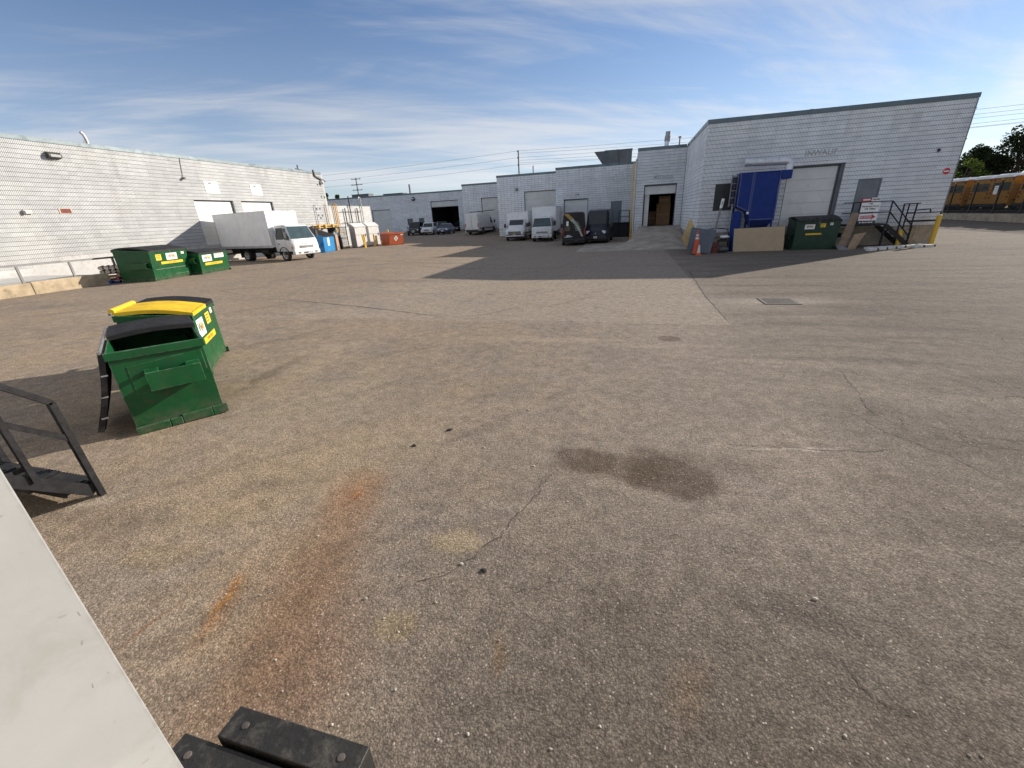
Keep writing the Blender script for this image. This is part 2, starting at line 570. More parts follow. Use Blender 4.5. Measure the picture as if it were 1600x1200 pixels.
    cwn = b.n('ShaderNodeVectorMath', operation='SCALE', )
    b.put(cwn.inputs[0], b.n('ShaderNodeTexNoise', {'Vector': p, 'Scale': 3.0, 'Detail': 5.0}).outputs[1])
    cwn.inputs['Scale'].default_value = 0.45
    b.put(cw.inputs[1], cwn.outputs[0])
    vo = b.n('ShaderNodeTexVoronoi', {'Vector': cw.outputs[0], 'Scale': 1.5}, feature='DISTANCE_TO_EDGE')
    crk = b.rng(vo.outputs['Distance'], 0.014, 0.002)
    reg = b.m('MAXIMUM', blob(4.3, 5.6, 2.4, 1.9, 20, 0.8), b.m('MAXIMUM', blob(3.4, 3.9, 1.3, 0.9, 30, 0.8), b.m('MULTIPLY', blob(9.5, 12.5, 5.5, 3.5, 10, 0.9), 0.7)))
    reg = b.m('MULTIPLY', reg, b.rng(b.noise(p, 0.9, 3.0), 0.42, 0.60))
    crk = b.m('MULTIPLY', crk, reg)
    c = b.mix(b.m('MULTIPLY', crk, 0.5), c, rgb(0.048, 0.044, 0.041))
    # aggregate: small stones set in the binder
    v1 = b.n('ShaderNodeTexVoronoi', {'Vector': p, 'Scale': 78.0, 'Randomness': 1.0}, feature='F1')
    v2 = b.n('ShaderNodeTexVoronoi', {'Vector': p, 'Scale': 190.0, 'Randomness': 1.0}, feature='F1')
    st = b.n('ShaderNodeSeparateColor', {0: v1.outputs['Color']})
    st2 = b.n('ShaderNodeSeparateColor', {0: v2.outputs['Color']})
    k1 = b.rng(st.outputs[0], 0.0, 1.0, 0.74, 1.27, False)
    k2 = b.rng(st2.outputs[1], 0.0, 1.0, 0.78, 1.22, False)
    gap = b.rng(v1.outputs['Distance'], 0.62, 0.35, 0.70, 1.0)
    kk = b.m('MULTIPLY', b.m('MULTIPLY', k1, k2), gap)
    white = b.m('MULTIPLY', b.rng(st.outputs[2], 0.986, 0.994), b.rng(v1.outputs['Distance'], 0.45, 0.3))
    kc = b.n('ShaderNodeCombineColor', {0: kk, 1: kk, 2: kk}).outputs[0]
    c = b.mix(1.0, c, kc, 'MULTIPLY')
    fk = b.rng(fin, 0.3, 0.7, 0.84, 1.16)
    c = b.mix(1.0, c, b.n('ShaderNodeCombineColor', {0: fk, 1: fk, 2: fk}).outputs[0], 'MULTIPLY')
    c = b.mix(b.m('MULTIPLY', white, 0.5), c, rgb(0.748, 0.707, 0.639))
    c = b.mix(1.0, c, rgb(0.945, 0.905, 0.880), 'MULTIPLY')
    hgt = b.m('ADD', b.m('MULTIPLY', b.m('SUBTRACT', 1.0, v1.outputs['Distance']), 0.8), b.m('MULTIPLY', b.m('SUBTRACT', 1.0, v2.outputs['Distance']), 0.3))
    hgt = b.m('ADD', hgt, b.m('MULTIPLY', b.noise(p, 24.0, 7.0, 0.72), b.m('MULTIPLY_ADD', b.rng(Y, 4.5, 1.0), 2.6, 1.8)))
    hgt = b.m('SUBTRACT', hgt, b.m('MULTIPLY', crk, 0.8))
    bn = b.n('ShaderNodeBump', {'Strength': 0.75, 'Distance': 0.0058, 'Height': hgt})
    bn2 = b.n('ShaderNodeBump', {'Strength': 0.6, 'Distance': 0.05, 'Height': b.noise(p, 1.4, 5.0, 0.55), 'Normal': bn.outputs[0]})
    pb = b.n('ShaderNodeBsdfPrincipled', {'Base Color': c, 'Roughness': 0.95, 'Specular IOR Level': 0.12, 'Normal': bn2.outputs[0]})
    b.n('ShaderNodeOutputMaterial', {0: pb.outputs[0]})
    return mt


ASPHALT = ground_material()


def make_ground():
    fr = lambda a, b, s: [a + i * s for i in range(int(round((b - a) / s)) + 1)]
    xs = [-900, -400, -200, -110] + fr(-80, 60, 1.0) + [90, 150, 300, 900]
    ys = [-300, -80, -20] + fr(-8, 92, 1.0) + [120, 200, 400, 1200]
    vs = [(x, y, gz(x, y)) for y in ys for x in xs]
    nx = len(xs)
    fs = [(j * nx + i, j * nx + i + 1, (j + 1) * nx + i + 1, (j + 1) * nx + i) for j in range(len(ys) - 1) for i in range(nx - 1)]
    g = MB()
    g.add(vs, fs)
    o = g.build('asphalt_yard', ASPHALT, fix=False)
    tag(o, kind='structure')


make_ground()
TAR = M('crack_dark', (0.055, 0.048, 0.042), 0.95, var=0.3, scale=8)


def strip(pts, w, jit=0.03, step=0.12, mat=TAR, name='asphalt_crack'):
    """a ragged open crack: a thin uneven ribbon pressed into the surface"""
    rnd = random.Random(len(pts) * 31 + int(abs(pts[0][0]) * 100))
    line = []
    for (a, b) in zip(pts[:-1], pts[1:]):
        a, b = Vector(a), Vector(b)
        n = max(1, int((b - a).length / step))
        for i in range(n):
            line.append(a.lerp(b, i / n))
    line.append(Vector(pts[-1]))
    g = MB()
    L, Rr = [], []
    for i, q in enumerate(line):
        d = (line[min(i + 1, len(line) - 1)] - line[max(i - 1, 0)]).normalized()
        nrm = Vector((-d.y, d.x))
        q = q + nrm * rnd.uniform(-jit, jit)
        ww = w * (0.72 if w < 0.02 else 1.05) * rnd.uniform(0.25, 1.25) * min(1, 0.2 + 4 * min(i, len(line) - 1 - i) / len(line))
        for lst, sgn in ((L, 1), (Rr, -1)):
            u = q + nrm * sgn * ww / 2
            lst.append((u.x, u.y, gz(u.x, u.y) + 0.004))
    for i in range(len(line) - 1):
        g.quad(Rr[i], Rr[i + 1], L[i + 1], L[i])
    o = g.build(name, mat, fix=False)
    tag(o, kind='structure')


strip([(2.62, 19.5), (2.5, 18.4), (2.27, 13.0), (2.28, 9.62)], 0.045, 0.012, 0.25)
strip([(2.28, 9.62), (0.5, 9.7), (-3.07, 9.85), (-5.0, 10.2)], 0.016, 0.03, 0.2)
strip([(-4.8, 10.15), (-7.5, 10.9), (-11.8, 11.7)], 0.05, 0.03, 0.2)
strip([(-0.62, 3.5), (-0.70, 3.1), (-0.88, 2.5), (-1.02, 2.25), (-1.2, 2.02), (-1.5, 1.8)], 0.011, 0.022, 0.05)
strip([(3.12, 7.5), (3.25, 6.9), (3.1, 6.1), (3.0, 5.5), (3.15, 4.9)], 0.014, 0.03, 0.07)
strip([(2.75, 5.6), (2.85, 5.0), (3.2, 4.5), (3.4, 3.9)], 0.012, 0.03, 0.07)
strip([(4.2, 16.2), (6.2, 14.4), (8.2, 13.9), (10.5, 14.5), (14.0, 14.9)], 0.035, 0.05, 0.2)
strip([(5.2, 12.1), (7.0, 11.2), (10.0, 10.6), (13, 10.9)], 0.022, 0.05, 0.2)
strip([(1.05, 4.32), (1.6, 4.38), (2.4, 4.42), (3.0, 4.6)], 0.010, 0.02, 0.07)
strip([(4.3, 7.6), (4.9, 6.9), (5.1, 6.2), (5.9, 5.6), (6.2, 4.9)], 0.012, 0.03, 0.07)
strip([(3.6, 6.6), (4.2, 6.2), (5.1, 6.2), (6.0, 6.5), (7.2, 6.4)], 0.011, 0.03, 0.07)
strip([(3.15, 4.9), (3.9, 4.75), (4.6, 4.3), (5.2, 4.2)], 0.010, 0.03, 0.06)
strip([(2.2, 6.2), (2.9, 6.05), (3.1, 6.1)], 0.008, 0.02, 0.06)
strip([(6.5, 9.2), (7.4, 8.6), (8.6, 8.7), (10.0, 8.2)], 0.016, 0.04, 0.1)
strip([(2.2, 3.1), (2.75, 2.9), (3.3, 2.95)], 0.008, 0.02, 0.05)
strip([(1.28, 2.02), (1.33, 1.82), (1.42, 1.74), (1.6, 1.72)], 0.010, 0.012, 0.03)
strip([(-0.05, 2.32), (-0.35, 2.16), (-0.62, 1.98), (-0.66, 1.9)], 0.007, 0.02, 0.04)
strip([(-12.0, 21.6), (-8.2, 20.3), (-3.0, 20.6), (3.0, 20.9), (5.5, 20.7)], 0.05, 0.05, 0.3)
strip([(-18.5, 25.2), (-15.0, 23.6), (-11.5, 22.6), (-8.0, 22.4)], 0.07, 0.06, 0.3)


def make_ramp():
    """asphalt ramp mounding up to the open dock door of the middle unit"""
    g = MB()
    nx, ny = 28, 26
    vs = []
    for j in range(ny + 1):
        y = 29.2 + (37.46 - 29.2) * j / ny
        t = j / ny
        f = t * t * (3 - 2 * t) * 0.45 + 0.55 * t
        spread = 3.3 * (1 - t) ** 1.3 + 0.35
        for i in range(nx + 1):
            x = -3.4 + (3.94 + 3.4) * i / nx
            side = clamp01((x - (0.75 - spread)) / spread)
            rs = 1.0 if x < 3.2 else clamp01((3.98 - x) / 0.8 * (1 - t) + t)
            s = side * side * (3 - 2 * side)
            vs.append((x, y, 1.17 * f * s * rs + 0.006 + 0.02 * math.sin(x * 3.1 + y * 1.7) * f * (1 - f)))
    fs = [(j * (nx + 1) + i, j * (nx + 1) + i + 1, (j + 1) * (nx + 1) + i + 1, (j + 1) * (nx + 1) + i) for j in range(ny) for i in range(nx)]
    g.add(vs, fs)
    o = g.build('asphalt_ramp', M('ramp_asphalt', (0.34, 0.295, 0.245), 0.9, var=0.22, scale=1.1, dirt=(0.16, 0.135, 0.115), damt=0.6, dscale=1.6, bump=0.5, bscale=40), fix=False, smooth=True)
    tag(o, kind='structure')


make_ramp()

# ------------------------------------------------------------------ building materials
def block_mat(name, col, stain, top):
    mt = bpy.data.materials.new(name)
    mt.use_nodes = True
    t = mt.node_tree
    t.nodes.clear()
    b = NB(t)
    p = b.n('ShaderNodeNewGeometry').outputs['Position']
    z = b.n('ShaderNodeSeparateXYZ', {0: p}).outputs[2]
    big = b.noise(b.mapping(p, scale=(1, 1, 0.35), typ='POINT'), 0.55, 6.0, 0.62, 0.3)
    fin = b.noise(p, 9.0, 5.0, 0.65)
    run = b.noise(b.mapping(p, scale=(3.2, 3.2, 0.16), typ='POINT'), 1.5, 5.0, 0.6)
    run2 = b.noise(b.mapping(p, scale=(1.6, 1.6, 0.10), typ='POINT'), 1.1, 6.0, 0.66)
    patchy = b.noise(b.mapping(p, loc=(7, 3, 1), scale=(0.35, 0.35, 0.8), typ='POINT'), 0.9, 2.0, 0.5)

    def cell(w, h, lo, hi):
        sn = b.n('ShaderNodeVectorMath', operation='SNAP')
        b.put(sn.inputs[0], p)
        sn.inputs[1].default_value = (w, w, h)
        wn = b.n('ShaderNodeTexWhiteNoise', noise_dimensions='3D')
        b.put(wn.inputs[0], sn.outputs[0])
        return b.rng(wn.outputs['Value'], 0, 1, lo, hi, False)
    c = b.mix(b.rng(big, 0.3, 0.7), rgb(*[x * 0.90 for x in col]), rgb(*[min(1, x * 1.05) for x in col]))
    c = b.mix(b.m('MULTIPLY', b.rng(patchy, 0.52, 0.56), 0.35), c, rgb(*[min(1, x * k) for x, k in zip(col, (1.06, 1.04, 1.0))]))
    c = b.mix(b.m('MULTIPLY', b.rng(run, 0.55, 0.8), 0.35), c, rgb(*stain))
    eave = b.m('MULTIPLY', b.rng(z, top - 2.6, top - 0.2), b.rng(run2, 0.50, 0.72))
    c = b.mix(b.m('MULTIPLY', eave, 0.28 if top > 7 else 0.36), c, rgb(*[x * 0.62 for x in stain]))
    foot = b.m('MULTIPLY', b.rng(z, 2.4, 1.0), b.rng(b.noise(p, 1.7, 6.0, 0.65), 0.42, 0.65))
    c = b.mix(b.m('MULTIPLY', foot, 0.40), c, rgb(*[x * 0.70 for x in stain]))
    c = b.mix(b.m('MULTIPLY', b.rng(fin, 0.56, 0.75), 0.25), c, rgb(*[x * 0.6 for x in col]))
    k = b.m('MULTIPLY', cell(0.4064, 0.2032, 0.92, 1.06), cell(60.0, 0.2032, 0.955, 1.03))
    c = b.mix(1.0, c, b.n('ShaderNodeCombineColor', {0: k, 1: k, 2: k}).outputs[0], 'MULTIPLY')
    bn = b.n('ShaderNodeBump', {'Strength': 0.35, 'Distance': 0.006, 'Height': b.noise(p, 60.0, 4.0)})
    pb = b.n('ShaderNodeBsdfPrincipled', {'Base Color': c, 'Roughness': 0.78, 'Specular IOR Level': 0.3, 'Normal': bn.outputs[0]})
    b.n('ShaderNodeOutputMaterial', {0: pb.outputs[0]})
    return mt


BLOCK_L = block_mat('painted_block_white', (0.535, 0.542, 0.542), (0.45, 0.42, 0.375), 7.1)
BLOCK_R = block_mat('painted_block_grey', (0.80, 0.815, 0.83), (0.60, 0.58, 0.55), 6.83)
MORTAR = M('joint_dirty', (0.16, 0.157, 0.155), 0.95, var=0.25, world=True)
PARGE = M('white_parging', (0.47, 0.468, 0.455), 0.8, var=0.06, scale=1.5, dirt=(0.33, 0.27, 0.20), damt=0.75, dscale=5.0, bump=0.4, bscale=9, world=True)
CAP = M('coping_metal', (0.12, 0.150, 0.165), 0.38, 0.35, var=0.15, scale=1.2, world=True)
WALLM = M('rear_wall', (0.42, 0.41, 0.39), 0.85, world=True)
ROOFM = M('roof_gravel', (0.26, 0.25, 0.24), 0.95, var=0.25, scale=30, world=True)
DOORW = M('door_white', (0.66, 0.655, 0.63), 0.5, var=0.05, scale=1.0, dirt=(0.45, 0.42, 0.37), damt=0.35, dscale=2.2, world=True)
DOORG = M('door_grey', (0.165, 0.180, 0.200), 0.5, var=0.08, dirt=(0.10, 0.10, 0.10), damt=0.4, world=True)
FRAME = M('frame_dark', (0.10, 0.105, 0.115), 0.5, var=0.15, world=True)
CONC = M('old_concrete', (0.36, 0.315, 0.245), 0.9, var=0.18, scale=2.5, dirt=(0.17, 0.135, 0.10), damt=0.65, dscale=1.6, bump=0.5, bscale=14, world=True)
INT = M('interior_dark', (0.05, 0.046, 0.042), 0.9, world=True)
STEELK = M('black_steel', (0.013, 0.013, 0.015), 0.5, 0.0, var=0.3, scale=9, spec=0.3, dirt=(0.045, 0.040, 0.035), damt=0.35, dscale=7, bump=0.15, bscale=60)
GREYST = M('grey_steel', (0.20, 0.20, 0.20), 0.5, 0.3, var=0.15, scale=5, dirt=(0.20, 0.13, 0.08), damt=0.4)
GALV = M('galvanised', (0.50, 0.52, 0.55), 0.34, 0.85, var=0.18, scale=6)
WHITEP = M('white_print', (0.78, 0.77, 0.75), 0.5, var=0.05)
BLACKP = M('black_print', (0.02, 0.02, 0.022), 0.5)
REDP = M('red_print', (0.45, 0.03, 0.05), 0.5)
YELLOWP = M('yellow_paint', (0.72, 0.43, 0.03), 0.5, var=0.12, scale=6, dirt=(0.35, 0.25, 0.12), damt=0.5, dscale=6)
GHOST = M('glue_stain', (0.40, 0.395, 0.395), 0.9, var=0.3, scale=14)
CH = 0.2032


def courses(root, axis, plane, u0, u1, z0, z1, openings=(), pitch=0.0677, out=-1, mat=None, reveal=0.2, gap=0.0165, depth=0.016, jh=0.019):
    """a facade of scored concrete block: every course is a part with its own raised faces and recessed joints"""
    n = int(round((z1 - z0) / CH))
    inn = -out
    shared = {}
    for k in range(n):
        za, zb = z0 + k * CH, z0 + (k + 1) * CH
        zc = (za + zb) / 2
        segs = [(u0, u1, False, False)]
        for (a, c, oz0, oz1) in openings:
            if not (oz0 < zc < oz1): continue
            new = []
            for (s0, s1, e0, e1) in segs:
                if c <= s0 or a >= s1:
                    new.append((s0, s1, e0, e1))
                    continue
                if a > s0 + 0.01: new.append((s0, a, e0, True))
                if c < s1 - 0.01: new.append((c, s1, True, e1))
            segs = new
        for seg_ in segs:
            s0, s1, e0, e1 = seg_
            if s1 - s0 < 0.02: continue
            if seg_ in shared:
                me, kz = shared[seg_]
                o = bpy.data.objects.new('block_course', me)
                link(o, root)
                o.location = (0, 0, za - kz)
                continue
            g = MB()
            def P(u, d, z):
                return (u, plane + out * d, z) if axis == 'x' else (plane + out * d, u, z)
            g.quad(P(s0, -depth, za), P(s1, -depth, za), P(s1, -depth, zb), P(s0, -depth, zb), 1)
            for e, q in ((e0, s0), (e1, s1)):
                if e: g.quad(P(q, 0, za), P(q, -reveal, za), P(q, -reveal, zb), P(q, 0, zb), 0)
            i = int(math.floor((s0 - u0) / pitch + 1e-4))
            h = jh / 2
            while u0 + i * pitch < s1 - 1e-4:
                a = max(s0, u0 + i * pitch + gap / 2)
                c = min(s1, u0 + (i + 1) * pitch - gap / 2)
                i += 1
                if c - a < 0.004: continue
                f = [P(a, 0, za + h), P(c, 0, za + h), P(c, 0, zb - h), P(a, 0, zb - h)]
                bk = [P(a, -depth, za + h), P(c, -depth, za + h), P(c, -depth, zb - h), P(a, -depth, zb - h)]
                g.add(f + bk, [(0, 1, 2, 3), (0, 4, 5, 1), (1, 5, 6, 2), (2, 6, 7, 3), (3, 7, 4, 0)], 0)
            o = g.build('block_course', [mat, MORTAR], root, world=True, fix=False)
            shared[seg_] = (o.data, za)


def cap_strip(root, pts, z, h=0.17, t=0.32, out=0.035):
    """folded metal coping along the roof edge; pts: list of (x0,x1,y0,y1)"""
    for (x0, x1, y0, y1) in pts:
        g = MB()
        g.box(x0, x1, y0, y1, z - h * 0.0, z + 0.02)
        g.box(x0 + 0.004, x1 - 0.004, y0 + 0.004, y1 - 0.004, z - h, z - 0.0005)
        g.build('roof_coping', CAP, root, world=True)


def overhead_door(root, axis, plane, u0, u1, z0, z1, n=5, inn=1, mat=None, raised=0.0, name='overhead_door'):
    """sectional door: a dark perimeter frame with separate ribbed sections; inn = direction into the wall"""
    mat = mat or DOORW
    def B(g, a, c, d0, d1, za, zb, m=0):
        y0, y1 = plane + inn * d0, plane + inn * d1
        if axis == 'x': g.box(a, c, y0, y1, za, zb, m)
        else: g.box(y0, y1, a, c, za, zb, m)
    g = MB()
    B(g, u0, u0 + 0.06, 0.13, 0.22, z0, z1)
    B(g, u1 - 0.06, u1, 0.13, 0.22, z0, z1)
    B(g, u0 + 0.062, u1 - 0.062, 0.13, 0.22, z1 - 0.07, z1)
    fr = g.build(name, FRAME, root, world=True)
    zt = z1 - 0.072
    zb0 = z0 + (zt - z0) * raised
    hs = (zt - z0) / n
    k = 0
    while k < n:
        za, zc = zt - (k + 1) * hs, zt - k * hs
        k += 1
        if zc <= zb0 + 0.05: break
        za = max(za, zb0)
        g = MB()
        B(g, u0 + 0.064, u1 - 0.064, 0.165, 0.205, za + 0.006, zc - 0.006)
        m = 4
        for q in range(m):
            a = za + 0.03 + (zc - za - 0.06) * q / m
            e = za + 0.03 + (zc - za - 0.06) * (q + 1) / m
            B(g, u0 + 0.075, u1 - 0.075, 0.159, 0.1651, a + 0.006, e - 0.006)
        g.build('door_section', mat, fr, world=True)
    return fr


def flat_door(root, plane, u0, u1, z0, z1, inn=1, out_y=True, mat=None, name='steel_door'):
    mat = mat or DOORG
    g = MB()
    for (a, c, za, zb) in ((u0, u0 + 0.05, z0, z1), (u1 - 0.05, u1, z0, z1), (u0 + 0.052, u1 - 0.052, z1 - 0.05, z1)):
        g.box(a, c, plane + inn * 0.01, plane + inn * 0.12, za, zb)
    fr = g.build(name, mat, root, world=True)
    g = MB()
    g.box(u0 + 0.054, u1 - 0.054, plane + inn * 0.03, plane + inn * 0.075, z0 + 0.01, z1 - 0.054)
    g.build('door_leaf', mat, fr, world=True, bevel=0.004)
    g = MB()
    hx = u1 - 0.14
    g.box(hx - 0.03, hx + 0.03, plane + inn * 0.022, plane + inn * 0.03, z0 + 0.95, z0 + 1.13)
    g.bar((hx + 0.01, plane - inn * 0.03, z0 + 1.04), (hx - 0.11, plane - inn * 0.03, z0 + 1.04), 0.02)
    g.bar((hx + 0.01, plane - inn * 0.03, z0 + 1.04), (hx + 0.01, plane + inn * 0.022, z0 + 1.04), 0.02)
    g.build('door_handle', GREYST, fr, world=True)
    return fr


def shell(root, x0, x1, y0, y1, z0, z1, front=None, mat=WALLM, roof_drop=0.32, skip=()):
    """side and rear walls and the roof deck behind a facade"""
    g = MB()
    if 'W' not in skip: g.box(x0, x0 + 0.2, y0, y1, z0, z1)
    if 'E' not in skip: g.box(x1 - 0.2, x1, y0, y1, z0, z1)
    if 'N' not in skip: g.box(x0 + 0.202, x1 - 0.202, y1 - 0.2, y1, z0, z1)
    if 'S' not in skip: g.box(x0 + 0.202, x1 - 0.202, y0, y0 + 0.2, z0, z1)
    g.build('wall', mat, root, world=True)
    g = MB()
    g.box(x0 + 0.204, x1 - 0.204, y0 + 0.003, y1 - 0.204, z1 - roof_drop - 0.2, z1 - roof_drop)
    g.build('roof', ROOFM, root, world=True)


# ------------------------------------------------------------------ left building (sunlit long wall)
def left_building():
    XL = -28.1
    r = thing('warehouse', 'long sunlit white block warehouse wall with two pale dock doors', 'building', (-34, 22, 0.45))
    ZT = 7.10
    n = 26
    zb = ZT - 0.17 - n * CH                     # underside of the scored courses
    zd = zb + 5 * CH
    D = [(23.50, 26.55, 0.9, zb + 14 * CH), (27.25, 30.30, 0.9, zb + 14 * CH)]
    Y0, Y1 = 3.0, 36.9
    courses(r, 'y', XL, Y0, Y1, zb, zb + n * CH, D, pitch=0.0677, out=1, mat=BLOCK_L)
    # a few more scored courses step down towards the near end
    courses(r, 'y', XL, Y0, 15.25, zb - CH, zb, (), 0.0677, 1, BLOCK_L)
    courses(r, 'y', XL, Y0, 14.05, zb - 2 * CH, zb - CH, (), 0.0677, 1, BLOCK_L)
    g = MB()
    g.box(XL - 0.2, XL - 0.012, Y0, 14.05, 0, zb - 2 * CH)
    g.box(XL - 0.2, XL - 0.012, 14.052, 15.25, 0, zb - CH)
    g.box(XL - 0.2, XL - 0.012, 15.252, D[0][0], 0, zb)
    g.box(XL - 0.2, XL - 0.012, D[0][1], D[1][0], 0, zb)
    g.box(XL - 0.2, XL - 0.012, D[1][1], Y1, 0, zb)
    for d in D: g.box(XL - 0.2, XL - 0.012, d[0], d[1], 0, 1.62)
    g.build('parged_base', PARGE, r, world=True)
    for d in D:
        overhead_door(r, 'y', XL, d[0], d[1], 1.62, d[3], 5, inn=-1)
    shell(r, XL - 12, XL - 0.205, Y0, Y1, 0, ZT, skip=('E',))
    g = MB()                                    # rounded return at the far corner
    g.box(XL - 0.2, XL - 0.001, Y1 + 0.002, Y1 + 0.2, zb - 0.6, ZT - 0.17)
    g.build('corner_return', PARGE, r, world=True)
    cap_strip(r, [(XL - 0.35, XL + 0.035, Y0, Y1 + 0.03)], ZT, 0.17)
    g = MB()
    g.box(XL - 0.10, XL - 0.03, 31.07, 32.08, 3.48, 3.92)
    for q in range(9): g.box(XL - 0.03, XL + 0.012, 31.12, 32.03, 3.52 + q * 0.043, 3.535 + q * 0.043)
    g.build('wall_louvre', GREYST, r, world=True)
    return r


left_building()


def lower_annex():
    XL = -28.1
    r = thing('annex', 'low sunlit white block annex covered in pipes behind the storage cabinets', 'building', (-31, 40.7, 0.45))
    courses(r, 'y', XL + 0.0, 37.12, 44.25, 4.35 - 0.06 - 19 * CH, 4.29, (), 0.4064, 1, BLOCK_L)
    shell(r, XL - 6, XL - 0.012, 37.12, 44.25, 0.2, 4.33)
    cap_strip(r, [(XL - 0.3, XL + 0.04, 37.1, 44.28)], 4.35, 0.06)
    return r


lower_annex()


# ------------------------------------------------------------------ right building: six stepped units
def facade(r, Y, x0, x1, zbase, ztop, openings, pitch, wallz=0.0, mat=None):
    n = int((ztop - 0.19 - zbase) / CH)
    zt = ztop - 0.19
    zb = zt - n * CH
    courses(r, 'x', Y, x0, x1, zb, zt, openings, pitch, -1, mat or BLOCK_R)
    return zb


def snap_top(ztop, z):
    return ztop - 0.19 - round((ztop - 0.19 - z) / CH) * CH


ZR = 6.83


def unit_front():
    r = thing('industrial_unit', 'nearest and tallest grey block unit with blue dust collector and large white door', 'building', (9.9, 30, 0))
    Y, x0, x1 = 28.4, 3.96, 15.85
    zo = snap_top(ZR, 4.30)
    zm = snap_top(ZR, 3.45)
    zw0, zw1 = snap_top(ZR, 2.25), snap_top(ZR, 3.53)
    zb = snap_top(ZR, 1.05)
    ops = [(8.30, 10.98, 0.5, zo), (11.75, 12.82, 0.5, zm), (4.72, 5.70, zw0, zw1)]
    facade(r, Y, x0, x1, zb, ZR, ops, 0.0677)
    g = MB()
    for a, c in ((x0, 8.30), (8.30, 10.98), (10.98, 11.75), (11.75, 12.82), (12.82, x1)):
        z = zb - 0.002 if not (a in (8.30, 11.75)) else 1.17
        g.box(a + (0.001 if a != x0 else 0), c, Y + 0.013, Y + 0.25, -0.3, z)
    g.build('concrete_base', CONC, r, world=True)
    overhead_door(r, 'x', Y, 8.30, 10.98 - 0.2, 1.17, zo, 5, 1)
    g = MB()
    g.box(10.79, 10.975, Y + 0.05, Y + 0.22, 1.17, zo)
    g.build('door_jamb', FRAME, r, world=True)
    g = MB()
    g.box(8.30, 10.98, Y - 0.012, Y + 0.12, zo - 0.002, zo + 0.05)
    g.build('door_lintel', FRAME, r, world=True)
    flat_door(r, Y + 0.01, 11.75, 12.82, 1.17, zm)
    g = MB()
    g.box(4.72, 5.70, Y + 0.02, Y + 0.09, zw0, zw1)
    g.box(4.75, 5.67, Y + 0.004, Y + 0.0195, zw0 + 0.03, zw1 - 0.03)
    g.build('blanked_window', M('dark_panel', (0.035, 0.034, 0.032), 0.6, world=True), r, world=True)
    # west face towards the open dock
    courses(r, 'y', x0, Y + 0.02, 37.46, zb, ZR - 0.19, (), 0.4064, -1, BLOCK_R)
    shell(r, x0 + 0.02, x1, Y + 0.26, 44, -0.3, ZR - 0.02)
    g = MB()
    g.box(x1 - 0.2, x1 - 0.001, Y + 0.02, Y + 0.258, -0.3, ZR - 0.19)
    g.build('corner_pier', BLOCK_R, r, world=True)
    cap_strip(r, [(x0 - 0.035, x1 + 0.07, Y - 0.04, Y + 0.3), (x0 - 0.035, x0 + 0.3, Y + 0.302, 37.44)], ZR, 0.19)
    g = MB()
    g.tube([(x1 + 0.06, Y + 0.1, 0.1), (x1 + 0.06, Y + 0.1, ZR - 0.2)], 0.05, 8)
    for z in (1.5, 3.2, 4.9, 6.2): g.box(x1 - 0.0, x1 + 0.13, Y + 0.06, Y + 0.14, z, z + 0.04)
    g.build('downpipe', GREYST, r, world=True)
    text_mesh('INWALIF', 0.36, GHOST, r, (9.72 - 9.9, Y - 30 - 0.003, 4.80), (1, 0, 0), (0, 0, 1), 'removed_lettering', width=1.05, ext=0.001, bold=0.012)
    return r


unit_front()


def open_interior(r, x0, x1, y0, y1, z0, z1):
    g = MB()
    g.box(x0, x1, y0, y1, z0 - 0.1, z0)
    g.box(x0 - 0.1, x0, y0, y1, z0, z1)
    g.box(x1, x1 + 0.1, y0, y1, z0, z1)
    g.box(x0, x1, y1, y1 + 0.1, z0, z1)
    g.box(x0, x1, y0, y1, z1, z1 + 0.1)
    g.build('interior', INT, r, world=True)


def unit_dock():
    r = thing('industrial_unit', 'narrow grey block unit with half raised dock door above the asphalt ramp', 'building', (2.2, 39.5, 0))
    Y, x0, x1 = 37.5, 0.40, 3.94
    zo = snap_top(ZR, 4.22)
    ops = [(1.02, 3.46, 0, zo)]
    zb = snap_top(ZR, 0.4)
    facade(r, Y, x0, x1, zb, ZR, ops, 0.0677)
    g = MB()
    g.box(x0, x1, Y + 0.013, Y + 0.2, -0.2, zb - 0.002)
    g.build('concrete_base', CONC, r, world=True)
    overhead_door(r, 'x', Y, 1.02, 3.46, 1.17, zo, 5, 1, raised=0.80)
    g = MB()
    g.box(1.02, 3.46, Y - 0.012, Y + 0.1, zo - 0.002, zo + 0.05)
    g.build('door_lintel', FRAME, r, world=True)
    open_interior(r, 0.72, 3.62, Y + 0.23, 46.5, 1.17, 4.6)
    g = MB()
    g.box(1.12, 1.46, Y + 0.3, Y + 0.36, 1.18, 3.55)
    g.build('inner_door_leaf', DOORW, r, world=True)
    shell(r, x0, x1 + 0.0, Y + 0.02, 47, -0.2, ZR - 0.02, skip=('S', 'E'))
    cap_strip(r, [(x0 - 0.03, x1 - 0.04, Y - 0.04, Y + 0.3)], ZR, 0.19)
    g = MB()
    g.tube([(x0 - 0.10, Y + 0.12, 0.15), (x0 - 0.10, Y + 0.12, ZR - 1.0), (x0 - 0.10, Y + 0.25, ZR - 0.7)], 0.055, 8)
    g.build('downpipe', M('pipe_white', (0.62, 0.60, 0.55), 0.5), r, world=True)
    g = MB()
    g.tube([(x0 - 0.26, Y + 0.16, 0.15), (x0 - 0.26, Y + 0.16, ZR - 1.05), (x0 - 0.26, Y + 0.6, ZR - 0.9)], 0.045, 8)
    g.build('gas_pipe', YELLOWP, r, world=True)
    text_mesh('METALUS', 0.34, GHOST, r, (2.38 - 2.2, Y - 39.5 - 0.003, 4.74), (1, 0, 0), (0, 0, 1), 'removed_lettering', width=1.0, ext=0.001, bold=0.012)
    return r


unit_dock()


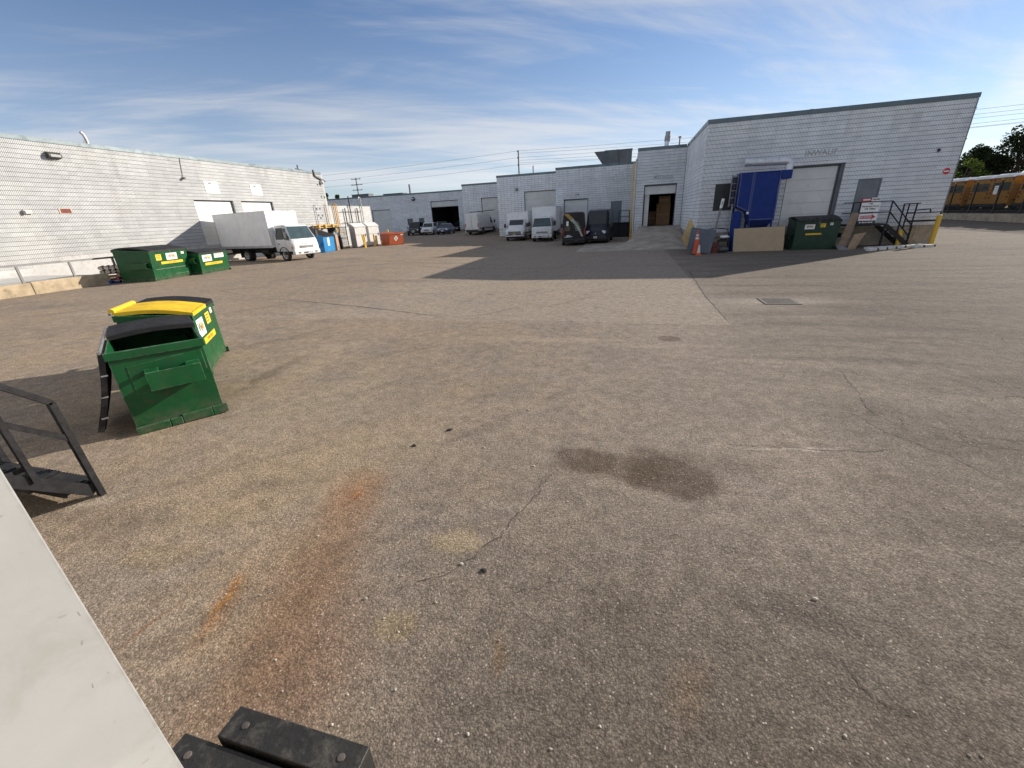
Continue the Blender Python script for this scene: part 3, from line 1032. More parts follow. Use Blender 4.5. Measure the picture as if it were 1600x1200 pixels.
def unit_four():
    r = thing('industrial_unit', 'grey block unit marked 14 with slate coloured door behind the dark vans', 'building', (-3.4, 49, 0))
    Y, x0, x1 = 46.8, -7.55, 0.395
    zo = snap_top(ZR, 3.72)
    zm = snap_top(ZR, 3.47)
    ops = [(-6.72, -4.2, 0, zo), (-1.90, -0.82, 0, zm)]
    zb = snap_top(ZR, 0.5)
    facade(r, Y, x0, x1, zb, ZR, ops, 0.1355)
    g = MB()
    g.box(x0, x1, Y + 0.013, Y + 0.2, -0.2, zb - 0.002)
    g.box(-1.90, -0.82, Y + 0.014, Y + 0.2, zb, 1.38)
    g.build('concrete_base', CONC, r, world=True)
    overhead_door(r, 'x', Y, -6.72, -4.2, 0.6, zo, 5, 1)
    flat_door(r, Y + 0.01, -1.90, -0.82, 1.38, zm)
    g = MB()
    g.box(-6.72, -4.2, Y - 0.012, Y + 0.1, zo - 0.002, zo + 0.05)
    g.build('door_lintel', FRAME, r, world=True)
    shell(r, x0, x1, Y + 0.22, 56, -0.2, ZR - 0.02)
    g = MB()
    g.box(x0 + 0.001, x0 + 0.2, Y + 0.02, Y + 0.218, -0.2, ZR - 0.19)
    g.build('corner_pier', BLOCK_R, r, world=True)
    cap_strip(r, [(x0 - 0.03, x1 + 0.02, Y - 0.04, Y + 0.3)], ZR, 0.19)
    text_mesh('14', 0.42, BLACKP, r, (-5.35 + 3.4, Y - 49 - 0.004, 4.22), (1, 0, 0), (0, 0, 1), 'unit_number', ext=0.001)
    return r


unit_four()


def unit_three():
    r = thing('industrial_unit', 'grey block unit with high wide door behind the two white box trucks', 'building', (-11.2, 52.5, 0))
    Y, x0, x1 = 50.2, -14.93, -7.57
    zo = snap_top(ZR, 4.95)
    ops = [(-11.75, -7.92, 0, zo)]
    zb = snap_top(ZR, 0.35)
    facade(r, Y, x0, x1, zb, ZR, ops, 0.4064)
    g = MB()
    g.box(x0, x1, Y + 0.013, Y + 0.2, -0.2, zb - 0.002)
    g.build('concrete_base', CONC, r, world=True)
    overhead_door(r, 'x', Y, -11.75, -7.92, 0.4, zo, 6, 1)
    shell(r, x0, x1 - 0.0, Y + 0.22, 60, -0.2, ZR - 0.02)
    g = MB()
    g.box(x0 + 0.001, x0 + 0.2, Y + 0.02, Y + 0.218, -0.2, ZR - 0.19)
    g.build('corner_pier', BLOCK_R, r, world=True)
    cap_strip(r, [(x0 - 0.03, x1 - 0.0, Y - 0.04, Y + 0.3)], ZR, 0.19)
    return r


unit_three()


def unit_two():
    r = thing('industrial_unit', 'grey block unit behind the white van with ladder on its roof', 'building', (-18.6, 60, 0))
    Y, x0, x1 = 58.4, -22.42, -14.95
    zo = snap_top(ZR, 4.98)
    ops = [(-19.75, -15.9, 0, zo)]
    zb = snap_top(ZR, 0.5)
    facade(r, Y, x0, x1, zb, ZR, ops, 0.4064)
    g = MB()
    g.box(x0, x1, Y + 0.013, Y + 0.2, -0.2, zb - 0.002)
    g.build('concrete_base', CONC, r, world=True)
    overhead_door(r, 'x', Y, -19.75, -15.9, 1.0, zo, 6, 1)
    shell(r, x0, x1, Y + 0.22, 69, -0.2, ZR - 0.02)
    g = MB()
    g.box(x0 + 0.001, x0 + 0.2, Y + 0.02, Y + 0.218, -0.2, ZR - 0.19)
    g.build('corner_pier', BLOCK_R, r, world=True)
    cap_strip(r, [(x0 - 0.03, x1 - 0.0, Y - 0.04, Y + 0.3)], ZR, 0.19)
    return r


unit_two()


def unit_one():
    r = thing('industrial_unit', 'long farthest grey block unit with dark open garage door and two louvres', 'building', (-38, 70, 0.4))
    Y, x0, x1 = 68.0, -56.0, -22.44
    zo = snap_top(ZR, 5.40)
    zc = snap_top(ZR, 4.70)
    zl0, zl1 = snap_top(ZR, 1.9), snap_top(ZR, 2.95)
    ops = [(-31.82, -26.95, 0, zo), (-43.0, -39.4, 0, zc), (-36.42, -35.38, zl0, zl1), (-34.25, -33.28, zl0, zl1)]
    zb = snap_top(ZR, 0.85)
    facade(r, Y, x0, x1, zb, ZR, ops, 0.4064)
    g = MB()
    for a, c in ((x0, -43.0), (-39.4, -31.82), (-26.95, x1)):
        g.box(a, c, Y + 0.013, Y + 0.2, -0.2, zb - 0.002)
    g.build('concrete_base', CONC, r, world=True)
    overhead_door(r, 'x', Y, -31.82, -26.95, 0.62, zo, 6, 1, raised=0.82)
    overhead_door(r, 'x', Y, -43.0, -39.4, 0.62, zc, 5, 1)
    for a, c in ((-36.42, -35.38), (-34.25, -33.28)):
        g = MB()
        g.box(a, c, Y + 0.1, Y + 0.15, zl0, zl1)
        for q in range(12): g.box(a + 0.03, c - 0.03, Y + 0.02, Y + 0.098, zl0 + 0.03 + q * (zl1 - zl0 - 0.06) / 12, zl0 + 0.05 + q * (zl1 - zl0 - 0.06) / 12)
        g.build('louvre', GREYST, r, world=True)
    open_interior(r, -32.6, -26.2, Y + 0.24, 79.0, 0.6, 5.8)
    shell(r, x0, x1, Y + 0.24, 80, -0.2, ZR - 0.02, skip=('S',))
    cap_strip(r, [(x0 - 0.03, x1 - 0.0, Y - 0.04, Y + 0.3)], ZR, 0.19)
    return r


unit_one()


# ------------------------------------------------------------------ building the photograph is taken from
JAMBM = M('jamb_paint', (0.345, 0.347, 0.347), 0.45, var=0.05, scale=2.2, wear=(0.20, 0.185, 0.165), dirt=(0.27, 0.262, 0.245), damt=0.50, dscale=5.0, bump=0.06, bscale=25)


def dock_building():
    r = thing('dock_building', 'white painted dock door jamb filling the lower left corner', 'building', (0.7, -2.5, 0))
    g = MB()
    g.box(-1.5, -1.2, -0.1, 0.41, -0.2, 3.95)
    g.build('door_jamb', JAMBM, r, world=True, bevel=0.004)
    g = MB()
    g.box(-40, -1.502, 0.10, 0.40, -0.2, 6.6)
    g.box(2.6, 30, 0.10, 0.40, -0.2, 6.6)
    g.box(-1.5, 2.598, 0.10, 0.40, 3.952, 6.6)
    g.build('wall', BLOCK_L, r, world=True)
    g = MB()
    g.box(-1.198, 2.598, -6.0, 0.30, 0.95, 1.17)
    g.box(-1.198, 2.598, 0.0, 0.28, -0.2, 0.948)
    g.build('dock_floor', CONC, r, world=True)
    g = MB()
    g.box(-40, 30, -14, 0.098, 6.4, 6.6)
    g.box(-40, 30, -14.2, -14, 0, 6.6)
    g.build('rear_wall', WALLM, r, world=True)
    # scuffs and peeling flecks along the jamb edge
    g = MB()
    rnd = random.Random(4)
    for k in range(12):
        y, z = 0.41 - rnd.uniform(0.006, 0.11), rnd.uniform(1.0, 2.0)
        a = rnd.uniform(0.002, 0.010)
        t = rnd.uniform(0, 3.1)
        d1 = Vector((0, math.cos(t), math.sin(t))) * a
        d2 = Vector((0, -math.sin(t), math.cos(t))) * a * rnd.uniform(0.12, 0.3)
        c = Vector((-1.1994, y, z))
        g.quad(c - d1 - d2, c + d1 - d2 * 0.3, c + d1 * 0.8 + d2, c - d1 * 0.6 + d2)
    g.build('scuff', M('scuff_grey', (0.28, 0.265, 0.24), 0.7), r, world=True, fix=False)['kind'] = 'stuff'
    return r


dock_building()

# ------------------------------------------------------------------ waste containers
GREEN = M('container_green', (0.004, 0.074, 0.021), 0.42, 0.0, var=0.16, scale=3, spec=0.35, wear=(0.16, 0.24, 0.17), rust=(0.085, 0.040, 0.018), dirt=(0.022, 0.050, 0.026), damt=0.45, dscale=4.5, bump=0.08, bscale=12)
GREEND = M('container_green_dark', (0.006, 0.040, 0.022), 0.45, 0.0, var=0.2, scale=3, dirt=(0.05, 0.05, 0.04), damt=0.5, dscale=4.5)
LIDK = M('lid_black', (0.015, 0.015, 0.017), 0.5, var=0.2, spec=0.35, dirt=(0.045, 0.043, 0.042), damt=0.4, dscale=5)
LIDY = M('lid_yellow', (0.70, 0.46, 0.012), 0.45, var=0.10, dirt=(0.36, 0.25, 0.06), damt=0.6, dscale=7)
BAGM = M('bin_bag', (0.05, 0.05, 0.053), 0.3, var=0.4, scale=8)
LABEL_GREEN = M('logo_green', (0.03, 0.10, 0.05), 0.5)
LABEL_GOLD = M('logo_gold', (0.62, 0.30, 0.02), 0.5)
SCUFFG = M('scraped_steel', (0.36, 0.42, 0.38), 0.45, 0.2, var=0.3, scale=20)


def ribbed_lid(L, Wd, th=0.05, crown=0.035, ribs=7):
    """moulded lid: x along the container 0..L, y from hinge (0) to front (Wd), ribs running front to back"""
    g = MB()
    nx, ny = ribs * 4, 6
    def top(i, j):
        u, v = i / nx, j / ny
        rib = 0.024 if (i % 4) in (1, 2) else 0.0
        if i in (0, nx): rib = 0
        return th + crown * math.sin(math.pi * v) * (1 if True else 0) + rib
    vs = [(L * i / nx, Wd * j / ny, top(i, j)) for j in range(ny + 1) for i in range(nx + 1)]
    fs = [(j * (nx + 1) + i, j * (nx + 1) + i + 1, (j + 1) * (nx + 1) + i + 1, (j + 1) * (nx + 1) + i) for j in range(ny) for i in range(nx)]
    g.add(vs, fs)
    vs = [(L * i / nx, Wd * j / ny, top(i, j) - 0.022) for j in range(ny + 1) for i in range(nx + 1)]
    g.add(vs, [f[::-1] for f in fs])
    rim = 0.05
    g.box(-0.006, L + 0.006, Wd, Wd + 0.012, th - rim, th + 0.012)
    # side skirts follow the crown
    for sx in (-0.006, L - 0.004):
        for j in range(ny):
            a, b = j / ny, (j + 1) / ny
            za, zb = th + crown * math.sin(math.pi * a), th + crown * math.sin(math.pi * b)
            g.add([(sx, Wd * a, za - rim), (sx + 0.010, Wd * a, za - rim), (sx + 0.010, Wd * b, zb - rim), (sx, Wd * b, zb - rim),
                   (sx, Wd * a, za + 0.01), (sx + 0.010, Wd * a, za + 0.01), (sx + 0.010, Wd * b, zb + 0.01), (sx, Wd * b, zb + 0.01)],
                  [(3, 2, 1, 0), (4, 5, 6, 7), (0, 1, 5, 4), (1, 2, 6, 5), (2, 3, 7, 6), (3, 0, 4, 7)])
    return g


def container_body(r, L, D, Hf, Hb, green, slope=0.0, t=0.012, sleeves=True, flange=0.10):
    """x 0..L along the container, y 0 (hinge side) .. D (front); the front leans out by 'slope' at the top"""
    g = MB()
    def side(x0, x1):
        g.prism([(0.0, 0.06), (D - slope, 0.06), (D, Hf - 0.06), (D, Hf), (0.0, Hb)], 'x', x0, x1)
    side(0, t)
    side(L - t, L)
    g.add([(t, D - slope - t, 0.06), (L - t, D - slope - t, 0.06), (L - t, D - slope, 0.06), (t, D - slope, 0.06),
           (t, D - t, Hf), (L - t, D - t, Hf), (L - t, D, Hf), (t, D, Hf)],
          [(3, 2, 1, 0), (4, 5, 6, 7), (0, 1, 5, 4), (1, 2, 6, 5), (2, 3, 7, 6), (3, 0, 4, 7)])
    g.box(t, L - t, 0, t, 0.06, Hb)
    g.box(t, L - t, t, D - slope - t, 0.06, 0.06 + t)
    body = g.build('body', green, r, bevel=0.003)
    # rolled top rim and bottom skids
    g = MB()
    for x0, x1 in ((-0.032, -0.001), (L + 0.001, L + 0.032)):
        g.add([(x0, -0.02, Hb - 0.10), (x1, -0.02, Hb - 0.10), (x1, D + 0.03, Hf - 0.10), (x0, D + 0.03, Hf - 0.10),
               (x0, -0.02, Hb + 0.004), (x1, -0.02, Hb + 0.004), (x1, D + 0.03, Hf + 0.004), (x0, D + 0.03, Hf + 0.004)],
              [(3, 2, 1, 0), (4, 5, 6, 7), (0, 1, 5, 4), (1, 2, 6, 5), (2, 3, 7, 6), (3, 0, 4, 7)])
    g.box(0, L, D + 0.001, D + 0.03, Hf - 0.07, Hf + 0.003)
    g.build('top_rim', green, r, bevel=0.006)
    g = MB()
    for x0, x1 in ((-0.055, -0.002), (L + 0.002, L + 0.055)):
        ys = [-0.01, (D - slope) * 0.36, (D - slope) * 0.50, (D - slope) * 0.86, D - slope + 0.05]
        for a, b in zip(ys[:-1], ys[1:]):
            g.box(x0, x1, a + 0.004, b - 0.004, 0.0, flange + 0.02 * (b > D * 0.8))
    g.box(0, L, 0.04, 0.12, 0.0, 0.059)
    g.box(0, L, D - slope - 0.12, D - slope - 0.04, 0.0, 0.059)
    g.build('skid', green, r, bevel=0.006)
    if sleeves:
        for sgn, xw in ((-1, 0.0), (1, L)):
            g = MB()
            a = lambda d: xw + sgn * d
            y0, y1, za, zb = D * 0.30, D * 0.90, 0.60, 0.86
            g.box(a(0.19), a(0.202), y0, y1, za - 0.03, zb - 0.05)             # outer plate
            g.box(a(0.002), a(0.19), y0, y0 + 0.14, zb - 0.06, zb - 0.05)       # top plates either side of a gap
            g.box(a(0.002), a(0.19), y1 - 0.15, y1, zb - 0.06, zb - 0.05)
            g.box(a(0.002), a(0.19), y0, y1, za - 0.03, za - 0.02)
            g.prism([(y0 - 0.15, za - 0.1), (y0 - 0.15, zb + 0.03), (y1 + 0.06, zb + 0.08), (y1 + 0.06, za + 0.06)], 'x', a(0.0005), a(0.006))
            g.build('fork_sleeve', green, r, bevel=0.003)
    return body


def face_label(r, kind, L, D, Hf, slope, x, z, w, h, mat, sub=None, name='label', flip=False):
    """a printed sheet on the front (y = D side), following its lean; x is measured from the left as seen from the front"""
    def P(u, v, e=0.003):
        t = v / Hf
        y = D - slope + slope * clamp01((v - 0.06) / (Hf - 0.12)) + e
        return (L - u, y, v)
    g = MB()
    g.add([P(x - w / 2, z - h / 2), P(x + w / 2, z - h / 2), P(x + w / 2, z + h / 2), P(x - w / 2, z + h / 2),
           P(x - w / 2, z - h / 2, 0.0005), P(x + w / 2, z - h / 2, 0.0005), P(x + w / 2, z + h / 2, 0.0005), P(x - w / 2, z + h / 2, 0.0005)],
          [(0, 1, 2, 3), (4, 7, 6, 5), (0, 4, 5, 1), (1, 5, 6, 2), (2, 6, 7, 3), (3, 7, 4, 0)])
    o = g.build(name, mat, r)
    return o, P


def logo(r, L, D, Hf, slope, x, z, w, h):
    o, P = face_label(r, 'logo', L, D, Hf, slope, x, z, w, h, WHITEP, name='logo_plate')
    up = Vector(P(x, z + 0.1)) - Vector(P(x, z))
    c1, c2 = P(x - w * 0.16, z, 0.0035), P(x + w * 0.17, z, 0.0035)
    text_mesh('W', h * 0.78, LABEL_GREEN, o, c1, (-1, 0, 0), up, 'letter', width=0.95, ext=0.001, bold=h * 0.02)
    text_mesh('M', h * 0.78, LABEL_GOLD, o, c2, (-1, 0, 0), up, 'letter', width=0.95, ext=0.001, bold=h * 0.02)


def banner(r, L, D, Hf, slope, x, z, w, h, txt=True):
    o, P = face_label(r, 'banner', L, D, Hf, slope, x, z, w, h, LABEL_GOLD if False else BANNER, name='banner')
    if txt:
        up = Vector(P(x, z + 0.1)) - Vector(P(x, z))
        text_mesh('THINK GREEN.', h * 0.62, BLACKP if False else M('banner_text', (0.20, 0.10, 0.01), 0.5), o, P(x, z, 0.0035), (-1, 0, 0), up, 'lettering', width=1.0, ext=0.001)


BANNER = M('banner_gold', (0.80, 0.47, 0.02), 0.5, var=0.06, dirt=(0.5, 0.3, 0.05), damt=0.3, dscale=9)
STICKY = M('sticker_yellow', (0.82, 0.56, 0.05), 0.5, var=0.08)


def sticker(r, L, D, Hf, slope, x, z, w, h, mat=None):
    o, P = face_label(r, 's', L, D, Hf, slope, x, z, w, h, mat or STICKY, name='sticker')
    g = MB()
    for q in range(3):
        zz = z + h * (0.28 - 0.26 * q)
        a, b = P(x - w * 0.38, zz - h * 0.05, 0.0042), P(x + w * (0.36 - 0.1 * q), zz - h * 0.05, 0.0042)
        c, d = P(x + w * (0.36 - 0.1 * q), zz + h * 0.05, 0.0042), P(x - w * 0.38, zz + h * 0.05, 0.0042)
        g.quad(a, b, c, d)
    g.build('print', M('print_brown', (0.16, 0.10, 0.03), 0.6), o, fix=False)


# nearest container: x runs from its far end to its near end, the hinge side is at the back
L, D, Hf, Hb = 1.85, 0.96, 1.08, 1.10
r = thing('waste_container', 'nearest green steel waste container with a black lid hanging open', 'dumpster', (-7.566, 4.31, 0.03), math.atan2(-0.557, 0.83))
container_body(r, L, D, Hf, Hb, GREEN)
lid = ribbed_lid(0.88, D + 0.02)
o = lid.build('lid', LIDK, r, smooth=True, fix=False)
for v in o.data.vertices: v.co.x += 0.02; v.co.z += Hb - 0.02
lid = ribbed_lid(0.88, 1.0)
o = lid.build('lid', LIDK, r, smooth=True, fix=False)
o['label'] = 'black lid hanging open down the back'
a = R(-107)
for v in o.data.vertices:
    x, y, z = v.co
    y2, z2 = y * math.cos(a) - z * math.sin(a), y * math.sin(a) + z * math.cos(a)
    v.co = (x + 0.94, -0.06 + y2, Hb + 0.02 + z2)
g = MB()
for zz in (0.30, 0.56, 0.82):
    yy = -0.05 - (Hb - zz) * 0.30
    g = MB()
    g.box(L - 0.04, L - 0.015, yy + 0.02, yy + 0.085, zz, zz + 0.018)
    g.build('lid_clip', GALV, r)
g = MB()
g.tube([(-0.05, -0.035, Hb + 0.02), (L + 0.05, -0.035, Hb + 0.02)], 0.018, 8)
g.build('hinge_rod', GREYST, r)
g = MB()
for c, rr in (((1.25, 0.42, 0.40), 0.34), ((0.7, 0.5, 0.42), 0.38), ((0.95, 0.3, 0.34), 0.33), ((1.5, 0.6, 0.26), 0.26)):
    g.ico(c, rr, sq=(1.1, 0.9, 0.8), jit=0.10, sub=2)
g.build('rubbish_bag', BAGM, r, smooth=True)

# second near container with yellow lid
L, D, Hf, Hb = 1.56, 0.99, 1.08, 1.20
r = thing('waste_container', 'green waste container with yellow lid standing right behind the open one', 'dumpster', (-8.80, 5.79, 0.07), math.atan2(-0.777, 0.63))
container_body(r, L, D, Hf, Hb, GREEN, sleeves=True)
for x0, w, mt in ((L - 0.95, 0.93, LIDY), (0.02, 0.57, LIDK)):
    lid = ribbed_lid(w, D + 0.02, crown=0.05)
    o = lid.build('lid', mt, r, smooth=True, fix=False)
    o['label'] = 'yellow lid' if mt is LIDY else 'black lid'
    for v in o.data.vertices:
        v.co.x += x0
        v.co.z += Hb - 0.02 + (Hf - Hb) * v.co.y / D
g = MB()
g.tube([(-0.03, -0.03, Hb + 0.03), (L + 0.03, -0.03, Hb + 0.03)], 0.02, 8)
g.build('hinge_rod', GREYST, r)
g = MB()
g.tube([(L - 0.95, -0.02, Hb + 0.06), (L - 0.02, -0.02, Hb + 0.06)], 0.045, 8)
g.build('lid_hinge', LIDY, r, smooth=True)
for fn, args in ((logo, (0.36, 0.80, 0.44, 0.30)), (banner, (0.72, 0.55, 0.86, 0.11)), (sticker, (0.95, 0.86, 0.30, 0.20))):
    fn(r, L, D, Hf, 0.0, *args)
sticker(r, L, D, Hf, 0.0, 1.30, 0.94, 0.16, 0.10, WHITEP)


def big_container(name_label, loc, rz, L, D, Hf, Hb, slope, green, lidmat, prints, sleeves=True, group=None, cat='dumpster', name='waste_container'):
    r = thing(name, name_label, cat, loc, rz, group)
    container_body(r, L, D, Hf, Hb, green, slope=slope, sleeves=sleeves)
    half = L / 2
    for x0 in (0.01, half + 0.01):
        lid = ribbed_lid(half - 0.02, D + 0.04, crown=0.10, ribs=6)
        o = lid.build('lid', lidmat, r, smooth=True, fix=False)
        for v in o.data.vertices:
            v.co.x += x0
            v.co.z += Hb - 0.03 + (Hf - Hb) * v.co.y / D
    g = MB()
    g.tube([(half, D + 0.035, Hf + 0.04), (half - 0.04, D + 0.05, Hf - 0.06), (half - 0.01, D + 0.03, Hf - 0.16)], 0.008, 6)
    g.build('lid_chain', GALV, r)
    for fn, args in prints: fn(r, L, D, Hf, slope, *args)
    return r


# two containers by the left wall: fronts face the yard (+x)
p1 = [(logo, (1.18, 1.02, 0.62, 0.30)), (sticker, (0.45, 1.02, 0.30, 0.26)), (banner, (1.15, 0.76, 1.25, 0.11)), (sticker, (1.85, 1.13, 0.17, 0.11, WHITEP))]
r = big_container('large green waste container by left wall with white logo plate and bulging black lids', (-23.03, 16.26, 0.45), R(-90 + 11.3), 2.12, 1.75, 1.32, 1.44, 0.12, GREEN, LIDK, p1)
g = MB()
g.box(0.25, 1.95, 1.71, 1.7115, 0.49, 0.515)
g.box(0.1, 0.95, 1.695, 1.6965, 0.20, 0.212)
for v in range(len(g.v)):
    x, y, z = g.v[v]
    g.v[v] = (x, 1.75 - 0.12 + 0.12 * (z - 0.06) / (1.32 - 0.12) + 0.004 + (0.001 if y > 1.7 else 0), z)
g.build('scrape', SCUFFG, r)
p2 = [(logo, (0.55, 0.76, 0.66, 0.32)), (banner, (0.98, 0.47, 1.30, 0.12)), (sticker, (1.45, 0.84, 0.72, 0.24, WHITEP))]
big_container('smaller green waste container beside the white truck', (-22.92, 18.55, 0.45), R(-90 + 13.2), 2.12, 1.55, 1.02, 1.10, 0.08, GREEN, LIDK, p2)
# container by the dock door of the nearest unit, front facing the yard (-y)
p3 = [(logo, (0.62, 1.17, 0.46, 0.24)), (sticker, (1.22, 1.22, 0.24, 0.18)), (sticker, (1.60, 1.28, 0.14, 0.13, WHITEP)), (banner, (0.86, 0.80, 0.74, 0.085, False))]
big_container('dark green waste container with ribbed black lid in front of large white door', (10.66, 27.95, 0.0), R(180), 2.0, 1.42, 1.46, 1.62, 0.10, GREEND, LIDK, p3, sleeves=True)

# blue container with sloped dark lid beyond the truck
BLUEC = M('container_blue', (0.018, 0.20, 0.46), 0.4, var=0.12, dirt=(0.10, 0.16, 0.22), damt=0.4, dscale=3)
r = thing('waste_container', 'bright blue recycling container with dark sloped lid behind the truck cab', 'dumpster', (-26.4, 32.0, 0.45), R(-90 + 16))
L, D, Hf, Hb = 2.5, 1.9, 1.25, 1.95
container_body(r, L, D, Hf, Hb, BLUEC, slope=0.05)
for x0 in (0.01, L / 2 + 0.01):
    lid = ribbed_lid(L / 2 - 0.02, D + 0.05, crown=0.02, ribs=6)
    o = lid.build('lid', M('lid_brown_black', (0.022, 0.018, 0.017), 0.65, var=0.25, spec=0.2), r, smooth=True, fix=False)
    for v in o.data.vertices:
        v.co.x += x0
        v.co.z += Hb - 0.03 + (Hf - Hb) * v.co.y / D
o, P = face_label(r, 's', L, D, Hf, 0.05, 1.0, 0.80, 0.42, 0.62, WHITEP, name='notice')
g = MB()
for q in range(5):
    z = 1.03 - q * 0.11
    g.quad(P(0.84, z - 0.03, 0.004), P(1.16, z - 0.03, 0.004), P(1.16, z + 0.01, 0.004), P(0.84, z + 0.01, 0.004))
g.build('print', M('print_pale_red', (0.50, 0.22, 0.22), 0.6), o, fix=False)

# orange-brown tapered skip with diamond sign
ORANGE = M('skip_orange', (0.42, 0.085, 0.025), 0.55, var=0.18, scale=3, dirt=(0.16, 0.05, 0.03), damt=0.6, dscale=3)
r = thing('skip', 'rust orange steel bin with white diamond sign right of yellow bollards', 'skip', (-22.45, 38.97, 0.45), R(-116.6))
L, D, Hf, Hb = 1.60, 1.50, 1.04, 1.08
container_body(r, L, D, Hf, Hb, ORANGE, slope=0.22, sleeves=False)
g = MB()
g.box(-0.05, L + 0.05, D - 0.03, D + 0.05, Hf + 0.005, Hf + 0.07)
g.box(-0.05, L + 0.05, -0.05, 0.03, Hb + 0.006, Hb + 0.07)
g.build('rim', ORANGE, r)
def skp(u, v, e=0.004): return (L - u, D - 0.22 + 0.22 * clamp01((v - 0.06) / (Hf - 0.12)) + e, v)
g = MB()
cx_, cz_ = 0.72, 0.60
g.add([skp(cx_, cz_ - .27), skp(cx_ + .24, cz_), skp(cx_, cz_ + .27), skp(cx_ - .24, cz_), skp(cx_, cz_ - .27, .0005), skp(cx_ + .24, cz_, .0005), skp(cx_, cz_ + .27, .0005), skp(cx_ - .24, cz_, .0005)],
      [(0, 1, 2, 3), (7, 6, 5, 4), (0, 4, 5, 1), (1, 5, 6, 2), (2, 6, 7, 3), (3, 7, 4, 0)])
d = g.build('diamond_sign', WHITEP, r)
g = MB()
g.add([skp(cx_ - .07, cz_ - .10, .006), skp(cx_ + .07, cz_ - .10, .006), skp(cx_ + .05, cz_ + .03, .006), skp(cx_, cz_ + .13, .006), skp(cx_ - .05, cz_ + .03, .006)], [(0, 1, 2, 3, 4)])
g.build('flame_print', ORANGE, d, fix=False)
g = MB()
g.add([skp(1.22, .86), skp(1.52, .86), skp(1.52, .96), skp(1.22, .96)], [(0, 1, 2, 3)])
g.build('tag', WHITEP, r, fix=False)


# ------------------------------------------------------------------ curb, railing and pallets on the left
CURBM = M('curb_concrete', (0.40, 0.32, 0.215), 0.9, var=0.25, scale=2.2, dirt=(0.15, 0.11, 0.07), damt=0.85, dscale=1.3, bump=0.6, bscale=12, world=True)
g = MB()
y = 2.0
while y < 13.6:
    y2 = min(y + 3.05, 13.9)
    g.box(-23.25, -22.9, y + 0.006, y2 - 0.006, 0.2, 0.92 + 0.012 * math.sin(y * 3))
    y = y2
o = g.build('retaining_curb', CURBM, None, loc=(-23.07, 8, 0.45), world=True, bevel=0.02)
tag(o, 'weathered tan concrete curb wall below the left railing', 'curb')
g = MB()
g.box(-28.0, -23.26, 2.0, 13.9, 0.7, 0.88)
o = g.build('raised_walk', PARGE, None, loc=(-25.6, 8, 0.7), world=True)
tag(o, kind='structure')
r = thing('railing', 'grey steel pipe railing standing on the tan curb', 'railing', (-23.1, 8, 0.92))
g = MB()
g.bar((-23.1, 2.0, 1.58), (-23.1, 17.0, 1.58), 0.075, 0.075)
g.build('top_rail', GREYST, r, world=True)
for yy in (2.6, 5.0, 7.2, 9.0, 11.05, 12.75, 14.4, 16.2):
    g = MB()
    zb = 0.9 if yy < 13.8 else 0.4
    g.bar((-23.1, yy, zb), (-23.1, yy, 1.543), 0.07, 0.07)
    g.build('post', GREYST, r, world=True)

WOOD = M('pallet_wood', (0.40, 0.27, 0.155), 0.85, var=0.3, scale=6, dirt=(0.15, 0.09, 0.055), damt=0.6, dscale=5)
WOODR = M('pallet_red_wood', (0.22, 0.075, 0.045), 0.85, var=0.3, scale=6)
BLUEP = M('pallet_blue', (0.02, 0.055, 0.24), 0.75, var=0.25, scale=6, dirt=(0.10, 0.09, 0.09), damt=0.5, dscale=6)


def pallet(label, loc, rz, L, Wd, mat, group):
    r = thing('pallet', label, 'pallet', loc, rz, group)
    m1 = None
    for k in range(5):
        if m1 is None:
            g = MB()
            g.box(0, L, -0.05, 0.05, 0, 0.02)
            o = g.build('deck_board', mat, r)
            m1 = o.data
        else:
            o = link(bpy.data.objects.new('deck_board', m1), r)
        o.location = (0, 0.06 + k * (Wd - 0.12) / 4, 0.122)
    for k in range(3):
        o = link(bpy.data.objects.new('bottom_board', m1), r)
        o.location = (0, 0.06 + k * (Wd - 0.12) / 2, 0.0)
    g = MB()
    for x in (0, L / 2 - 0.05, L - 0.1):
        g.box(x, x + 0.1, 0.012, Wd - 0.012, 0.021, 0.121)
    g.build('stringer', mat, r)
    return r


pallet('blue pallet lying at the bottom of the stack by the curb', (-22.9, 13.75, 0.46), R(52), 1.5, 1.1, BLUEP, 'pallets stacked by the curb')
pallet('dark red pallet in the middle of the stack by the curb', (-23.15, 13.55, 0.605), R(48), 1.35, 1.15, WOODR, 'pallets stacked by the curb')
pallet('bare wood pallet on top of the stack by the curb', (-23.1, 13.62, 0.75), R(50), 1.3, 1.1, WOOD, 'pallets stacked by the curb')
r = thing('bundle', 'bundle of short round timber ends stacked on the top pallet', 'timber', (-23.1, 13.62, 0.895), R(50))
rnd = random.Random(5)
me = None
cutm = [M('cut_end_pale', (0.62, 0.56, 0.47), 0.8, var=0.2), WOODR]
for j in range(2):
    for k in range(6):
        if me is None:
            g = MB()
            g.tube([(0, 0.0, 0), (0, 0.8, 0)], 0.085, 8, 1, cap=False)
            g.lathe([(0.0, -0.001), (0.085, -0.001)], (0, 0, 0), 'y', 8, 0)
            o = g.build('timber_end', cutm, r)
            me = o.data
        else:
            o = link(bpy.data.objects.new('timber_end', me), r)
        o.location = (0.12 + k * 0.195, 0.12 + rnd.uniform(-0.04, 0.04), 0.088 + j * 0.175)

